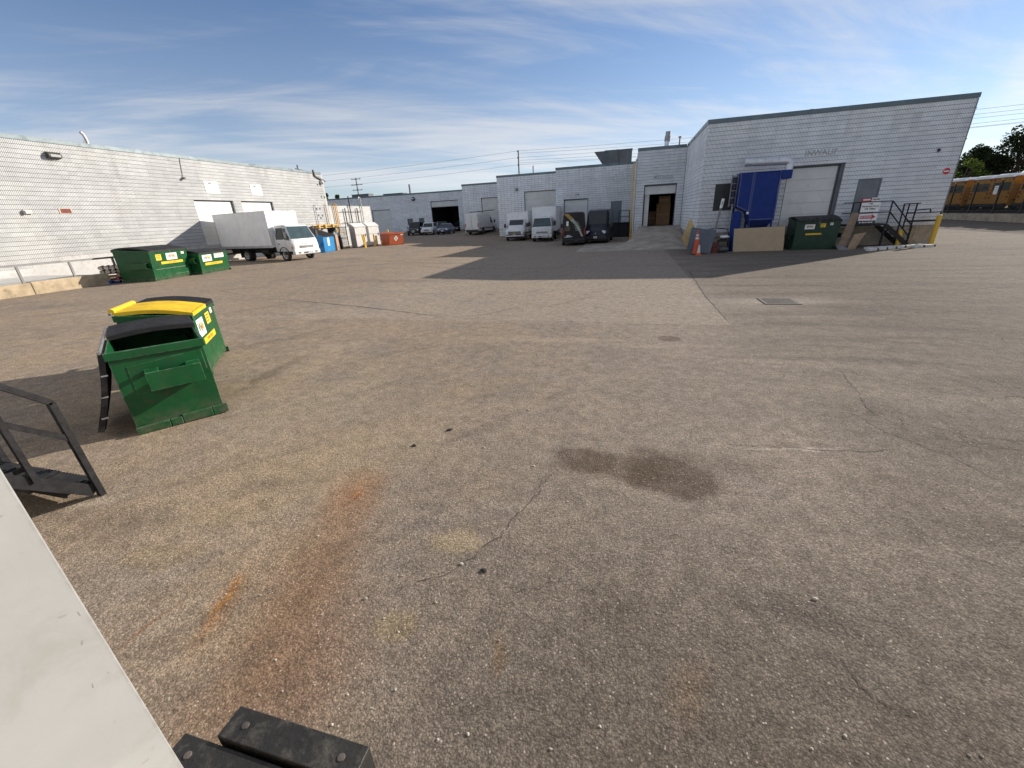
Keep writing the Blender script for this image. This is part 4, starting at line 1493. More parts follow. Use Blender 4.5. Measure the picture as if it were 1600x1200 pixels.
# ------------------------------------------------------------------ vehicles
TYRE = M('tyre_rubber', (0.020, 0.020, 0.021), 0.85, var=0.2, dirt=(0.09, 0.08, 0.07), damt=0.4, dscale=5)
RIMM = M('rim_steel', (0.42, 0.42, 0.43), 0.4, 0.6, var=0.15, scale=8)
RIMW = M('rim_white', (0.45, 0.44, 0.42), 0.5, 0.1, var=0.2, scale=8, dirt=(0.16, 0.12, 0.09), damt=0.6, dscale=9)
GLASSD = glass('window_glass')
GLASSB = glass('windscreen_glass', (0.045, 0.075, 0.085), 0.05)
PLASTK = M('black_plastic', (0.022, 0.022, 0.024), 0.55, var=0.2, dirt=(0.09, 0.08, 0.07), damt=0.4)
VWHITE = M('vehicle_white', (0.68, 0.68, 0.67), 0.32, var=0.04, coat=0.4, dirt=(0.42, 0.39, 0.35), damt=0.35, dscale=2.0)
BOXW = M('cargo_white', (0.82, 0.82, 0.815), 0.42, var=0.05, dirt=(0.55, 0.52, 0.47), damt=0.35, dscale=1.2)
VBLACK = M('vehicle_black', (0.008, 0.008, 0.010), 0.35, var=0.2, coat=0.15, spec=0.3)
VNAVY = M('vehicle_navy', (0.007, 0.011, 0.026), 0.32, var=0.15, coat=0.2, spec=0.3, dirt=(0.03, 0.03, 0.035), damt=0.3)
VBLUE = M('vehicle_blue', (0.015, 0.035, 0.10), 0.28, var=0.15, coat=0.5)
ALU = M('box_trim', (0.55, 0.56, 0.57), 0.38, 0.75, var=0.1)
LAMPC = M('lamp_clear', (0.78, 0.78, 0.76), 0.15, 0.0, var=0.15, scale=12)
LAMPR = M('lamp_red', (0.34, 0.012, 0.012), 0.2)
LAMPA = M('lamp_amber', (0.62, 0.22, 0.02), 0.25)
PLATE = M('plate_white', (0.72, 0.72, 0.70), 0.4)
PLATET = M('plate_blue', (0.04, 0.07, 0.28), 0.5)
CHASSIS = M('chassis_dark', (0.022, 0.021, 0.020), 0.75, var=0.3, scale=6, dirt=(0.09, 0.07, 0.05), damt=0.5)


def wheel(r, x, y, rad, w, rimmat=RIMM, dual=False, rot=0):
    """tyre with a rim as its own piece; the axle runs along y and the outer face looks away from the centre line"""
    s = 1 if y > 0 else -1
    g = MB()
    ri = rad * 0.60
    prof = [(ri, -w / 2 + 0.02), (rad * 0.90, -w / 2), (rad * 0.985, -w / 2 + 0.03), (rad, -w * 0.2), (rad, w * 0.2), (rad * 0.985, w / 2 - 0.03), (rad * 0.90, w / 2), (ri, w / 2 - 0.02), (ri, -w / 2 + 0.02)]
    n = 26
    vs, fs = [], []
    for rr, h in prof[:-1]:
        for k in range(n):
            t = 2 * math.pi * k / n
            vs.append((x + rr * math.cos(t), y + h, rad + rr * math.sin(t)))
    m = len(prof) - 1
    for i in range(m):
        for k in range(n):
            k2 = (k + 1) % n
            i2 = (i + 1) % m
            fs.append((i * n + k, i * n + k2, i2 * n + k2, i2 * n + k))
    g.add(vs, fs)
    if dual:
        b = MB()
        g.add([(v[0], v[1] - s * (w + 0.04), v[2]) for v in vs], fs)
    o = g.build('wheel', TYRE, r, smooth=True)
    g = MB()
    dish = -0.06 if dual else 0.0
    g.lathe([(0.0, s * (w * 0.34 + dish)), (rad * 0.16, s * (w * 0.34 + dish)), (rad * 0.20, s * (w * 0.26 + dish)), (rad * 0.45, s * (w * 0.20 + dish * 0.5)), (rad * 0.56, s * w * 0.42), (rad * 0.605, s * w * 0.43), (rad * 0.605, -s * w * 0.3)], (x, y, rad), 'y', 20)
    for k in range(5):
        t = 2 * math.pi * k / 5 + 0.3
        g.obox((x + rad * 0.34 * math.cos(t), y + s * w * 0.245, rad + rad * 0.34 * math.sin(t)), (rad * 0.16, 0.012, rad * 0.11), Matrix.Rotation(-t, 3, 'Y'), 1)
    g.build('rim', [rimmat, CHASSIS], o, smooth=True)
    return o


def sec(x, zb, zm, zr, wb, wm, wr, rnd=0.12):
    """cross-section of a body: half widths at sill, belt and roof"""
    rr = min(rnd, (zr - zm) * 0.6) if zr > zm + 0.02 else 0.01
    right = [(wb, zb), (wb + (wm - wb) * 0.7, zb + (zm - zb) * 0.35), (wm, zm), (wr + (wm - wr) * 0.25 * 0, zr - rr), (wr - rr * 0.8, zr)]
    pts = [(x, -y, z) for y, z in right] + [(x, y, z) for y, z in reversed(right)]
    return pts


def patch(g, q, u0, u1, v0, v1, off=0.008, m=0, th=0.012):
    """a panel set proud of the quad q (4 corners, counter-clockwise from outside)"""
    q = [Vector(p) for p in q]
    def P(u, v): return q[0].lerp(q[1], u).lerp(q[3].lerp(q[2], u), v)
    n = (q[1] - q[0]).cross(q[3] - q[0]).normalized()
    f = [P(u0, v0), P(u1, v0), P(u1, v1), P(u0, v1)]
    g.add([p + n * off for p in f] + [p - n * th for p in f], [(0, 1, 2, 3), (0, 4, 5, 1), (1, 5, 6, 2), (2, 6, 7, 3), (3, 7, 4, 0)], m)


def side_quads(s1, s2):
    """belt-to-roof quads between two sections: left side (y>0) and right side (y<0), seen from outside"""
    # indices: 0..4 right (y<0) bottom->top, 5..9 left top->bottom
    right = [s1[2], s2[2], s2[3], s1[3]]
    left = [s2[7], s1[7], s1[6], s2[6]]
    return left, right


def plate(r, x, y, z, sx, name='licence_plate', w=0.30, h=0.15):
    g = MB()
    g.box(x, x + sx * 0.012, y - w / 2, y + w / 2, z, z + h)
    o = g.build(name, PLATE, r)
    g = MB()
    for k in range(6):
        ya = y - w * .38 + k * w * .135
        g.box(x + sx * .0121, x + sx * .0135, ya, ya + w * .085, z + h * .28, z + h * .72)
    g.build('plate_print', PLATET, o)
    return o


def mirror(r, x, y, z, h=0.3, w=0.17, mat=None):
    s = 1 if y > 0 else -1
    g = MB()
    g.obox((x, y + s * 0.02, z), (0.10, w, h))
    g.bar((x - 0.03, y - s * 0.22, z - 0.05), (x, y, z - 0.03), 0.035)
    g.build('wing_mirror', mat or PLASTK, r, bevel=0.02)


def make_car(label, loc, rz, paint, L=4.6, Wd=1.82, H=1.72, kind='suv', cat='car', group=None, name='parked_car'):
    """x points to the front"""
    r = thing(name, label, cat, loc, rz, group)
    h = Wd / 2
    zb, zm = 0.26, 0.98 if kind != 'sedan' else 0.88
    F, B = L / 2, -L / 2
    hood = zm + (0.10 if kind == 'suv' else 0.02)
    low = [sec(B, 0.42, 0.72, zm - 0.02, h * .80, h * .86, h * .84, .1), sec(B + 0.12, zb, 0.75, zm, h * .90, h * .97, h * .94, .06), sec(B + 0.9, zb, 0.75, zm + .02, h * .95, h, h * .95, .06),
           sec(F - 1.55, zb, 0.75, zm + .02, h * .95, h, h * .95, .06), sec(F - 1.0, zb, 0.72, hood, h * .95, h, h * .88, .10), sec(F - 0.22, zb + .02, 0.66, hood - .14, h * .90, h * .97, h * .80, .10), sec(F, 0.36, 0.58, hood - .26, h * .78, h * .86, h * .72, .08)]
    g = MB()
    g.loft(low)
    if kind == 'suv': st = [(B + 0.06, zm - .03, zm + .02, .8), (B + 0.38, zm - .03, H - .06, .8), (B + 1.0, zm - .03, H, .8), (F - 2.15, zm - .03, H - .01, .8), (F - 1.75, zm - .03, H - .10, .8), (F - 1.15, zm - .03, zm + .06, .84)]
    elif kind == 'pickup': st = [(-0.72, zm - .03, zm + .02, .8), (-0.62, zm - .03, H - .05, .8), (-0.2, zm - .03, H, .8), (0.35, zm - .03, H - .02, .8), (F - 1.95, zm - .03, H - .12, .8), (F - 1.25, zm - .03, zm + .06, .84)]
    else: st = [(B + 0.45, zm - .03, zm + .03, .8), (B + 1.15, zm - .03, H - .06, .75), (B + 1.7, zm - .03, H, .75), (F - 2.2, zm - .03, H - .02, .75), (F - 1.9, zm - .03, H - .09, .76), (F - 1.1, zm - .03, zm + .04, .84)]
    up = [sec(x, z0, zm + 0.01, zr, h * .93, h * .93, h * w, .09) for x, z0, zr, w in st]
    g.loft(up)
    g.build('body', paint, r, smooth=True, bevel=0.0)
    n = len(up)
    g = MB()
    patch(g, [up[n - 1][4], up[n - 1][5], up[n - 2][5], up[n - 2][4]], .03, .97, .08, 1.0)
    g.build('windscreen', GLASSD, r)
    g = MB()
    patch(g, [up[0][5], up[0][4], up[1][4], up[1][5]], .06, .94, .1, .95)
    g.build('rear_window', GLASSD, r)
    for sd in (0, 1):
        for a, b, u0, u1 in ((1, 2, .15, .97), (2, 3, .03, .48), (2, 3, .53, .99), (3, 4, .02, .9)):
            g = MB()
            q = side_quads(up[a], up[b])[sd]
            if sd == 0: u0, u1 = 1 - u1, 1 - u0
            patch(g, q, u0, u1, .12, .98)
            g.build('side_window', GLASSD, r)
    for s in (-1, 1):
        g = MB()
        g.obox((F - 0.10, s * h * .62, 0.74 if kind != 'sedan' else .66), (0.20, h * .40, 0.15), Matrix.Rotation(s * -0.35, 3, 'Z'))
        g.build('headlight', LAMPC, r, bevel=0.03)
        g = MB()
        g.obox((B + 0.05, s * h * .80, 0.86), (0.10, h * .18, 0.26))
        g.build('tail_light', LAMPR, r, bevel=0.02)
        mirror(r, F - 1.45, s * (h + 0.10), zm + .08, .16, .16, paint)
    g = MB()
    g.box(F - 0.06, F + 0.015, -h * .36, h * .36, 0.56, 0.76)
    for k in range(4): g.box(F + 0.0151, F + 0.022, -h * .34, h * .34, 0.575 + k * .048, 0.59 + k * .048, 1)
    g.build('grille', [PLASTK, ALU], r)
    g = MB()
    g.box(F - 0.10, F + 0.03, -h * .80, h * .80, 0.34, 0.44)
    g.build('bumper', PLASTK, r, bevel=0.02)
    plate(r, F + 0.031, 0.0, 0.42, 1)
    plate(r, B - 0.001, 0.0, 0.62, -1)
    rad = 0.34 if kind != 'sedan' else .31
    for x in (F - 0.88, B + 0.86):
        for s in (-1, 1): wheel(r, x, s * (h - 0.08), rad, 0.21)
    g = MB()
    for x in (F - 0.88, B + 0.86):
        for s in (-1, 1): g.lathe([(0, s * (h * .955)), (rad + .06, s * (h * .955)), (rad + .06, s * (h * 1.004)), (rad - 0.0, s * (h * 1.004)), (0, s * (h * .97))], (x, 0, rad + .02), 'y', 24)
    g.build('wheel_arch', PLASTK, r)
    return r


def make_van(label, loc, rz, paint, L=5.9, Wd=1.95, H=2.65, nose='sloped', group=None, cat='van', name='parked_van', windows=False, lamp=LAMPC, high_lamps=False):
    r = thing(name, label, cat, loc, rz, group)
    h = Wd / 2
    F, B = L / 2, -L / 2
    zm = 1.18
    st = [(B, .45, zm, H - .10, .93, .96, .84), (B + .10, .38, zm, H - .02, .96, .99, .88), (B + 1.5, .36, zm, H, .97, 1, .88), (F - 1.95, .36, zm, H, .97, 1, .88), (F - 1.62, .36, zm, H - .10, .97, 1, .87),
          (F - 0.98, .36, zm - .02, 1.42, .97, .99, .86), (F - .30, .36, .92, 1.10, .94, .97, .78), (F - .08, .36, .80, .92, .88, .92, .70), (F, .40, .70, .76, .80, .84, .66)]
    S = [sec(x, a, b, c, h * d, h * e, h * f, .16) for x, a, b, c, d, e, f in st]
    g = MB()
    g.loft(S)
    g.build('body', paint, r, smooth=True)
    g = MB()
    patch(g, [S[5][4], S[5][5], S[4][5], S[4][4]], .0, 1.0, .06, .96)
    g.build('windscreen', GLASSD, r)
    for sd in (0, 1):
        g = MB()
        q = side_quads(S[3], S[4])[sd]
        patch(g, q, .02, .98, .10, .72)
        q = side_quads(S[4], S[5])[sd]
        patch(g, q, .05 if sd else .35, .65 if sd else .95, .10, .62)
        g.build('side_window', GLASSD, r)
        if windows:
            for u in (.08, .52):
                g = MB()
                patch(g, side_quads(S[2], S[3])[sd], u, u + .40, .14, .72)
                g.build('side_window', GLASSD, r)
        g = MB()
        q = [S[2][2], S[3][2], S[3][1], S[2][1]] if sd else [S[3][7], S[2][7], S[2][8], S[3][8]]
        s = -1 if sd else 1
        g.box(B + .25, F - 1.0, s * (h * .995), s * (h * 1.012), .62, .72)
        g.build('side_moulding', PLASTK, r)
    for s in (-1, 1):
        g = MB()
        g.obox((F - .17, s * h * .66, .88), (.24, h * .34, .26), Matrix.Rotation(s * -0.4, 3, 'Z') @ Matrix.Rotation(-.25, 3, 'Y'))
        g.build('headlight', lamp, r, bevel=.05)
        g = MB()
        g.box(B - .012, B + .05, s * h * .84, s * h * .955, .80, 1.30)
        g.build('tail_light', LAMPR, r, bevel=.012)
        mirror(r, F - 1.15, s * (h + .18), 1.42, .36, .2)
    g = MB()
    g.prism([(F - .02, .70), (F + .012, .70), (F - .10, .90), (F - .13, .90)], 'y', -h * .42, h * .42)
    for k in range(3): g.bar((F + .012 - .035 * k, -h * .40, .74 + .055 * k), (F + .012 - .035 * k, h * .40, .74 + .055 * k), .014, m=1)
    g.build('grille', [PLASTK, GREYST], r)
    g = MB()
    g.box(F - .25, F + .05, -h * .92, h * .92, .34, .60)
    g.build('front_bumper', PLASTK, r, bevel=.05)
    g = MB()
    g.box(B - .10, B + .10, -h * .92, h * .92, .40, .54)
    g.build('rear_bumper', PLASTK, r, bevel=.03)
    plate(r, F + .051, 0.0, .44, 1)
    plate(r, B - .013, h * .45, .68, -1)
    g = MB()
    g.box(B - .010, B - .002, -.008, .008, .58, H - .2)
    g.build('door_seam', PLASTK, r)
    g = MB()
    for s in (-1, 1): g.lathe([(0, 0), (.0, .001), (.05, .001), (.05, -.015)], (F - .005, 0, .82), 'x', 16)
    g.build('badge', ALU, r)
    for x in (F - .98, B + 1.25):
        for s in (-1, 1): wheel(r, x, s * (h - .10), .345, .22)
    g = MB()
    for x in (F - .98, B + 1.25):
        for s in (-1, 1): g.lathe([(0, s * (h * .93)), (.42, s * (h * .93)), (.42, s * (h * 1.004)), (0, s * (h * .97))], (x, 0, .37), 'y', 24)
    g.box(B + .1, F - .1, -h * .9, h * .9, .24, .40)
    g.build('underbody', PLASTK, r)
    return r, S


def cargo_box(r, x0, x1, hw, z0, z1, mat=BOXW, name='cargo_box'):
    g = MB()
    g.box(x0, x1, -hw, hw, z0, z1)
    o = g.build(name, mat, r)
    g = MB()
    e = .045
    for s in (-1, 1):
        g.box(x0 - .006, x1 + .006, s * (hw - e), s * (hw + .008), z1 - .035, z1 + .008)
        g.box(x0 - .006, x1 + .006, s * (hw - .02), s * (hw + .010), z0 - .03, z0 + .12)
        for x in (x0, x1): g.box(x - (.008 if x == x0 else .05), x + (.05 if x == x0 else .008), s * (hw - .05), s * (hw + .009), z0 + .122, z1 - .037)
    for x in (x0, x1): g.box(x - .009, x + .009, -hw + .052, hw - .052, z1 - .05, z1 + .007)
    g.build('edge_trim', ALU, o)
    n = int((x1 - x0) / .61)
    g = MB()
    for s in (-1, 1):
        for k in range(1, n + 1):
            x = x0 + (x1 - x0) * k / (n + 1)
            g.box(x - .012, x + .012, s * hw, s * (hw + .003), z0 + .125, z1 - .04)
    g.build('panel_joint', mat, o)
    return o


def cab_over(r, F, hw, z0, zr, paint):
    """flat fronted truck cab; F = x of its front"""
    def S(x, zb, zm, zt, wb, wm, wr): return sec(x, zb, zm, zt, hw * wb, hw * wm, hw * wr, .12)
    secs = [S(F - 1.62, z0, 1.30, zr - .03, .97, .99, .86), S(F - 1.45, z0, 1.30, zr, .98, 1, .87), S(F - .72, z0, 1.30, zr - .01, .98, 1, .87), S(F - .52, z0, 1.30, zr - .10, .98, 1, .86),
            S(F - .14, z0 - .02, 1.26, 1.32, .97, .99, .93), S(F - .03, z0 - .05, .90, 1.20, .95, .97, .90), S(F, z0 - .06, .72, 1.08, .93, .95, .88)]
    g = MB()
    g.loft(secs)
    cab = g.build('cab', paint, r, smooth=True)
    g = MB()
    patch(g, [secs[4][4], secs[4][5], secs[3][5], secs[3][4]], .0, 1.0, .05, .97)
    ws = g.build('windscreen', GLASSB, cab)
    g = MB()
    for s in (-.45, .35): g.bar((F - .135, s * hw, 1.345), (F - .33, (s + .42) * hw, 1.66), .018)
    g.build('wiper', PLASTK, ws if False else cab)
    for sd in (0, 1):
        g = MB()
        q = side_quads(secs[2], secs[1])[sd]
        a = side_quads(secs[1], secs[2])[sd]
        patch(g, a, .06, .94, .06, .93)
        b = side_quads(secs[2], secs[3])[sd]
        patch(g, b, .06 if sd == 1 else .0, 1.0 if sd == 1 else .94, .06, .93)
        c = side_quads(secs[3], secs[4])[sd]
        patch(g, c, .0 if sd == 1 else .35, .65 if sd == 1 else 1.0, .04, .72)
        g.build('side_window', GLASSD, cab)
        s = 1 if sd == 0 else -1
        g = MB()
        g.box(F - 1.30, F - 1.14, s * (hw * .995), s * (hw + .02), 1.06, 1.11)
        g.build('door_handle', PLASTK, cab)
        g = MB()
        y = s * (hw + .002)
        for (xa, xb, za, zb) in ((F - 1.43, F - 1.418, .72, 1.9), (F - .60, F - .588, .95, 1.3), (F - 1.43, F - .59, .715, .727)):
            g.box(xa, xb, s * hw * .975, y, za, zb)
        g.build('door_seam', CHASSIS, cab)
        mirror(r, F - .30, s * (hw + .20), 1.62, .40, .20)
        g = MB()
        g.bar((F - .34, s * (hw + .20), 1.95), (F - .52, s * hw * .9, 2.02), .02)
        g.bar((F - .34, s * (hw + .20), 1.95), (F - .34, s * (hw + .20), 1.5), .02)
        g.build('mirror_arm', PLASTK, r)
        g = MB()
        g.obox((F - .05, s * hw * .76, .82), (.12, hw * .30, .22), Matrix.Rotation(-s * .12, 3, 'Z'))
        g.build('headlight', LAMPC, cab, bevel=.03)
        g = MB()
        g.obox((F - .12, s * hw * .955, .83), (.12, hw * .09, .16))
        g.build('indicator', LAMPA, cab, bevel=.015)
    g = MB()
    g.box(F - .02, F + .012, -hw * .52, hw * .52, .78, .92)
    for k in range(3): g.box(F + .0121, F + .02, -hw * .50, hw * .50, .795 + k * .043, .81 + k * .043, 1)
    g.build('grille', [PLASTK, ALU], cab)
    g = MB()
    g.lathe([(0, .0), (0, .012), (.045, .012), (.045, 0)], (F - .005, 0, 1.01), 'x', 12)
    g.build('badge', ALU, cab)
    g = MB()
    g.box(F - .18, F + .06, -hw * .985, hw * .985, .38, .64)
    bp = g.build('bumper', paint, r, bevel=.03)
    g = MB()
    g.box(F + .0601, F + .064, -hw * .34, hw * .34, .44, .53)
    for s in (-1, 1): g.box(F + .0601, F + .066, s * hw * .55, s * hw * .72, .46, .54)
    g.build('bumper_slot', PLASTK, bp)
    g = MB()
    for s in (-1, 1): g.box(F - .95, F - .45, s * (hw - .10), s * (hw + .012), .40, .62)
    g.build('step', PLASTK, r, bevel=.02)
    return cab


def make_box_truck(label, loc, rz, L=6.4, hw=1.0, bw=1.14, bz0=.92, bz1=3.05, paint=VWHITE, group=None, wb_=3.6):
    r = thing('box_truck', label, 'truck', loc, rz, group)
    F = L / 2
    cab_over(r, F, hw, .62, 2.22, paint)
    g = MB()
    for s in (-1, 1): g.box(-F, F - .3, s * .36, s * .48, .52, .74)
    for k in range(6): g.box(-F + .1 + k * (L - 1) / 5, -F + .18 + k * (L - 1) / 5, -.36, .36, .56, .70)
    for k in range(7): g.box(-F + .3 + k * .62, -F + .38 + k * .62, -bw + .02, bw - .02, bz0 - .12, bz0 - .031)
    g.box(-F + .1, -F + L - 2.0, -.46, -.34, bz0 - .30, bz0 - .121)
    g.box(-F + .1, -F + L - 2.0, .34, .46, bz0 - .30, bz0 - .121)
    g.build('chassis', CHASSIS, r)
    cargo_box(r, -F, F - 1.72, bw, bz0, bz1)
    g = MB()
    g.tube([(F - 2.6, -.72, .62), (F - 3.3, -.72, .62)], .20, 14)
    g.build('fuel_tank', CHASSIS, r, smooth=True)
    g = MB()
    g.obox((F - 2.5, .72, .60), (.6, .38, .34))
    g.build('battery_box', CHASSIS, r, bevel=.02)
    fx = F - .92
    for s in (-1, 1):
        wheel(r, fx, s * (hw - .12), .375, .21, RIMW)
        wheel(r, fx - wb_, s * (hw - .12), .375, .21, RIMW, dual=True)
        g = MB()
        g.prism([(fx + .48 * math.cos(t), .42 + .48 * math.sin(t)) for t in [R(a) for a in range(0, 181, 20)]] + [(fx + .43 * math.cos(t), .42 + .43 * math.sin(t)) for t in [R(a) for a in range(180, -1, -20)]], 'y', s * (hw - .26), s * (hw + .008))
        g.build('mudguard', PLASTK, r)
        g = MB()
        g.box(fx - wb_ - .56, fx - wb_ - .54, s * (hw - .36), s * (hw + .02), .25, .80)
        g.build('mud_flap', PLASTK, r)
    g = MB()
    g.box(-F - .08, -F + .04, -bw, bw, .45, .55)
    g.build('rear_bumper', CHASSIS, r)
    plate(r, F + .067, 0.15, .455, 1, h=.12)
    return r


# white box truck backed up to the left dock doors
make_box_truck('white box truck backed up to the pale dock doors of the left wall', (-23.94, 24.63, 0.43), R(-10), L=7.1, hw=1.02, bw=1.16, bz0=.90, bz1=3.10, wb_=3.9)

# vehicles lined up in front of the stepped units
g4 = None
make_box_truck('white flat fronted box truck parked second from the left by the high door', (-8.05, 43.55, 0.08), R(-90 + 3), L=6.2, hw=.98, bw=1.15, bz0=.90, bz1=3.12, wb_=3.3)


def cutaway_truck():
    """bonneted van chassis with a low white box body"""
    r, S = make_van('white bonneted cube van with black grille parked leftmost of the row', (-11.15, 45.0, 0.18), R(-90 + 4), VWHITE, L=6.1, Wd=1.92, H=2.05, name='cube_van', cat='truck')
    cargo_box(r, -3.15, 1.15, 1.12, .78, 2.72)
    g = MB()
    g.box(3.02, 3.08, -.62, .62, .60, .88)
    for k in range(4): g.box(3.0801, 3.088, -.58, .58, .63 + k * .06, .645 + k * .06, 1)
    g.build('grille', [PLASTK, ALU], r)
    g = MB()
    g.box(2.95, 3.12, -.95, .95, .40, .54)
    g.build('chrome_bumper', ALU, r, bevel=.03)
    g = MB()
    g.box(3.089, 3.10, -.11, .11, .72, .77)
    g.build('badge', YELLOWP, r)
    return r


cutaway_truck()

# dark wrapped van seen from behind
r, S = make_van('black wrapped van seen from behind with gold and pale swoosh on its doors', (-4.55, 38.1, 0.0), R(90 + 6), VBLACK, L=5.7, Wd=1.92, H=2.55)
B = -5.7 / 2
GOLD = M('wrap_gold', (0.40, 0.24, 0.05), 0.45, var=.1)
PALE = M('wrap_pale', (0.42, 0.45, 0.40), 0.45, var=.2)
OLIVE = M('wrap_olive', (0.07, 0.08, 0.035), 0.45, var=.3)
def rear_print(name, mat, poly):
    g = MB()
    # seen from behind, x to the right = -y local ; poly in (u to the right, z)
    g.prism([(-u, z) for u, z in poly], 'x', B - .0145, B - .011)
    return g.build(name, mat, r)
rear_print('swoosh', GOLD, [(-.80, 2.42), (-.45, 2.44), (-.05, 2.08), (-.30, 1.95)])
rear_print('swoosh', PALE, [(-.045, 2.07), (.30, 1.62), (.62, .98), (.74, .70), (.60, .70), (.40, 1.10), (.10, 1.60), (-.29, 1.945)])
for k in range(6): rear_print('wrap_lettering', PALE, [(-.06 + .04 * k, 1.84 - .13 * k), (.34 + .05 * k, 1.80 - .11 * k), (.34 + .05 * k, 1.765 - .11 * k), (-.06 + .04 * k, 1.805 - .13 * k)])
rear_print('white_notice', WHITEP, [(-.60, 1.88), (-.42, 1.88), (-.42, 1.52), (-.60, 1.52)])
rear_print('wrap_panel', OLIVE, [(-.74, 1.48), (-.30, 1.48), (-.30, 1.14), (-.74, 1.14)])
rear_print('wrap_lettering', PALE, [(-.80, .72), (-.12, .74), (-.12, .67), (-.80, .65)])
rear_print('wrap_lettering', PALE, [(.05, .52), (.55, .54), (.55, .40), (.05, .38)])
# dark van facing the yard
make_van('dark navy high roofed van facing the yard beside the asphalt ramp', (-2.50, 39.75, 0.0), R(-90 - 3), VNAVY, L=5.9, Wd=1.98, H=2.66)

# white van with roof rack, seen from behind, on the ramp of the second unit
r, S = make_van('white high roofed van with ladder on its roof seen from behind', (-18.75, 54.9, 0.62), R(83), VWHITE, L=5.6, Wd=1.95, H=2.42)
g = MB()
for s in (-1, 1): g.bar((-2.3, s * .72, 2.52), (1.0, s * .72, 2.52), .04)
for x in (-2.1, -1.1, 0.0, .9):
    g.bar((x, -.78, 2.50), (x, .78, 2.50), .035)
    for s in (-1, 1): g.bar((x, s * .74, 2.38), (x, s * .74, 2.5), .03)
g.build('roof_rack', ALU, r)
r2 = thing('ladder', 'grey ladder lying raised on the roof rack of white van', 'ladder', (-18.7, 55.1, 3.19), R(62))
g = MB()
for s in (-1, 1): g.bar((-1.9, s * .2, 0.0), (2.2, s * .2, .22), .06, .09)
g.build('rail', GREYST, r2)
for k in range(11):
    g = MB()
    x = -1.7 + k * .36
    g.bar((x, -.17, (x + 1.9) * .0537), (x, .17, (x + 1.9) * .0537), .035)
    g.build('rung', GREYST, r2)

# cars before the farthest unit
def gzc(x, y): return gz(x, y)
make_car('white sport utility car parked with its nose out beside the dark blue one', (-28.5, 59.6, gz(-28.5, 59.6)), R(-90 + 14), VWHITE, 4.6, 1.84, 1.66, 'suv')
make_car('dark blue low car parked right of the white sport utility car', (-25.6, 59.0, gz(-25.6, 59.0)), R(-90 + 10), VBLUE, 4.6, 1.80, 1.46, 'sedan')
make_car('black sport utility car half hidden behind the rust orange skip', (-31.2, 60.6, gz(-31.2, 60.6)), R(-90 + 16), VBLACK, 4.8, 1.9, 1.86, 'suv')
make_car('black pickup truck parked inside the dark open garage door', (-27.9, 71.0, .6), R(-90 + 4), VBLACK, 5.2, 1.92, 1.84, 'pickup', 'pickup')
make_car('dark car standing half in the shade left of the open garage door', (-28.6, 64.6, gz(-28.6, 64.6)), R(-90 + 30), VBLACK, 4.6, 1.82, 1.68, 'suv')

# ------------------------------------------------------------------ blue dust collector by the nearest unit
BLUEM = M('machine_blue', (0.004, 0.026, 0.175), 0.48, 0.0, var=0.10, scale=2, spec=0.25, dirt=(0.012, 0.030, 0.12), damt=0.4, dscale=2.5)
BOLT = M('bolt_zinc', (0.50, 0.53, 0.62), 0.5, 0.2)
YF = 27.2
r = thing('dust_collector', 'tall blue bolted dust collector with shiny duct standing before the grey wall', 'machine', (6.7, 27.7, 0))
g = MB()
g.prism([(5.72, 3.97), (5.72, 2.33), (6.33, 2.02), (6.45, 1.60), (7.67, 1.60), (7.67, 3.97)], 'y', YF, 28.15)
g.build('housing', BLUEM, r, world=True, bevel=0.012)
g = MB()
g.box(5.70, 7.69, YF - 0.02, 28.17, 3.971, 4.02)
g.box(7.60, 7.69, YF - 0.015, YF - 0.0005, 1.60, 3.97)
g.box(5.70, 5.79, YF - 0.015, YF - 0.0005, 2.34, 3.97)
g.box(6.40, 7.598, YF - 0.015, YF - 0.0005, 1.59, 1.69)
g.box(6.30, 6.47, YF - 0.012, YF - 0.0005, 1.95, 3.97)
g.build('flange', BLUEM, r, world=True)
bolts = []
for k in range(19):
    z = 2.40 + k * 0.086
    bolts += [(5.745, z), (7.645, z if z > 1.7 else 1.75)]
for k in range(24): bolts.append((7.645, 1.75 + k * 0.092))
for k in range(22): bolts += [(6.34, 2.05 + k * 0.09), (6.43, 2.09 + k * 0.088)]
for k in range(14): bolts.append((6.48 + k * 0.086, 1.64))
for k in range(9): bolts.append((5.78 + k * 0.065, 2.36 - k * 0.034))
g = MB()
for x, z in bolts: g.lathe([(0.015, -0.028), (0.015, -0.0005)], (x, YF - 0.0, z), 'y', 6)
o = g.build('bolt', BOLT, r, world=True)
o['kind'] = 'stuff'
g = MB()
g.box(7.66, 8.20, YF + 0.05, YF + 0.75, 3.60, 4.03)
g.build('outlet_box', BLUEM, r, world=True, bevel=0.01)
g = MB()                                            # hopper and legs
g.add([(6.45, YF + .02, 1.585), (7.67, YF + .02, 1.585), (7.67, 28.13, 1.585), (6.45, 28.13, 1.585), (6.85, 27.5, 0.95), (7.25, 27.5, 0.95), (7.25, 27.85, 0.95), (6.85, 27.85, 0.95)],
      [(0, 1, 2, 3), (7, 6, 5, 4), (0, 4, 5, 1), (1, 5, 6, 2), (2, 6, 7, 3), (3, 7, 4, 0)])
g.build('hopper', M('machine_blue_dark', (0.010, 0.022, 0.11), 0.5, var=0.2), r, world=True)
for x, y in ((6.50, YF + .05), (7.60, YF + .05), (6.50, 28.08), (7.60, 28.08), (5.78, 28.08)):
    g = MB()
    g.box(x - .045, x + .045, y - .045, y + .045, 0, 1.60 if x > 6 else 2.3)
    g.build('leg', BLUEM, r, world=True)
g = MB()
g.tube([(5.80, 27.15, 0.02), (5.80, 27.15, 1.95)], 0.23, 20)
g.lathe([(0.25, 1.90), (0.25, 1.96), (0.12, 2.10), (0.0, 2.12)], (5.80, 27.15, 0), 'z', 20)
g.build('drum', BLUEM, r, world=True, smooth=True)
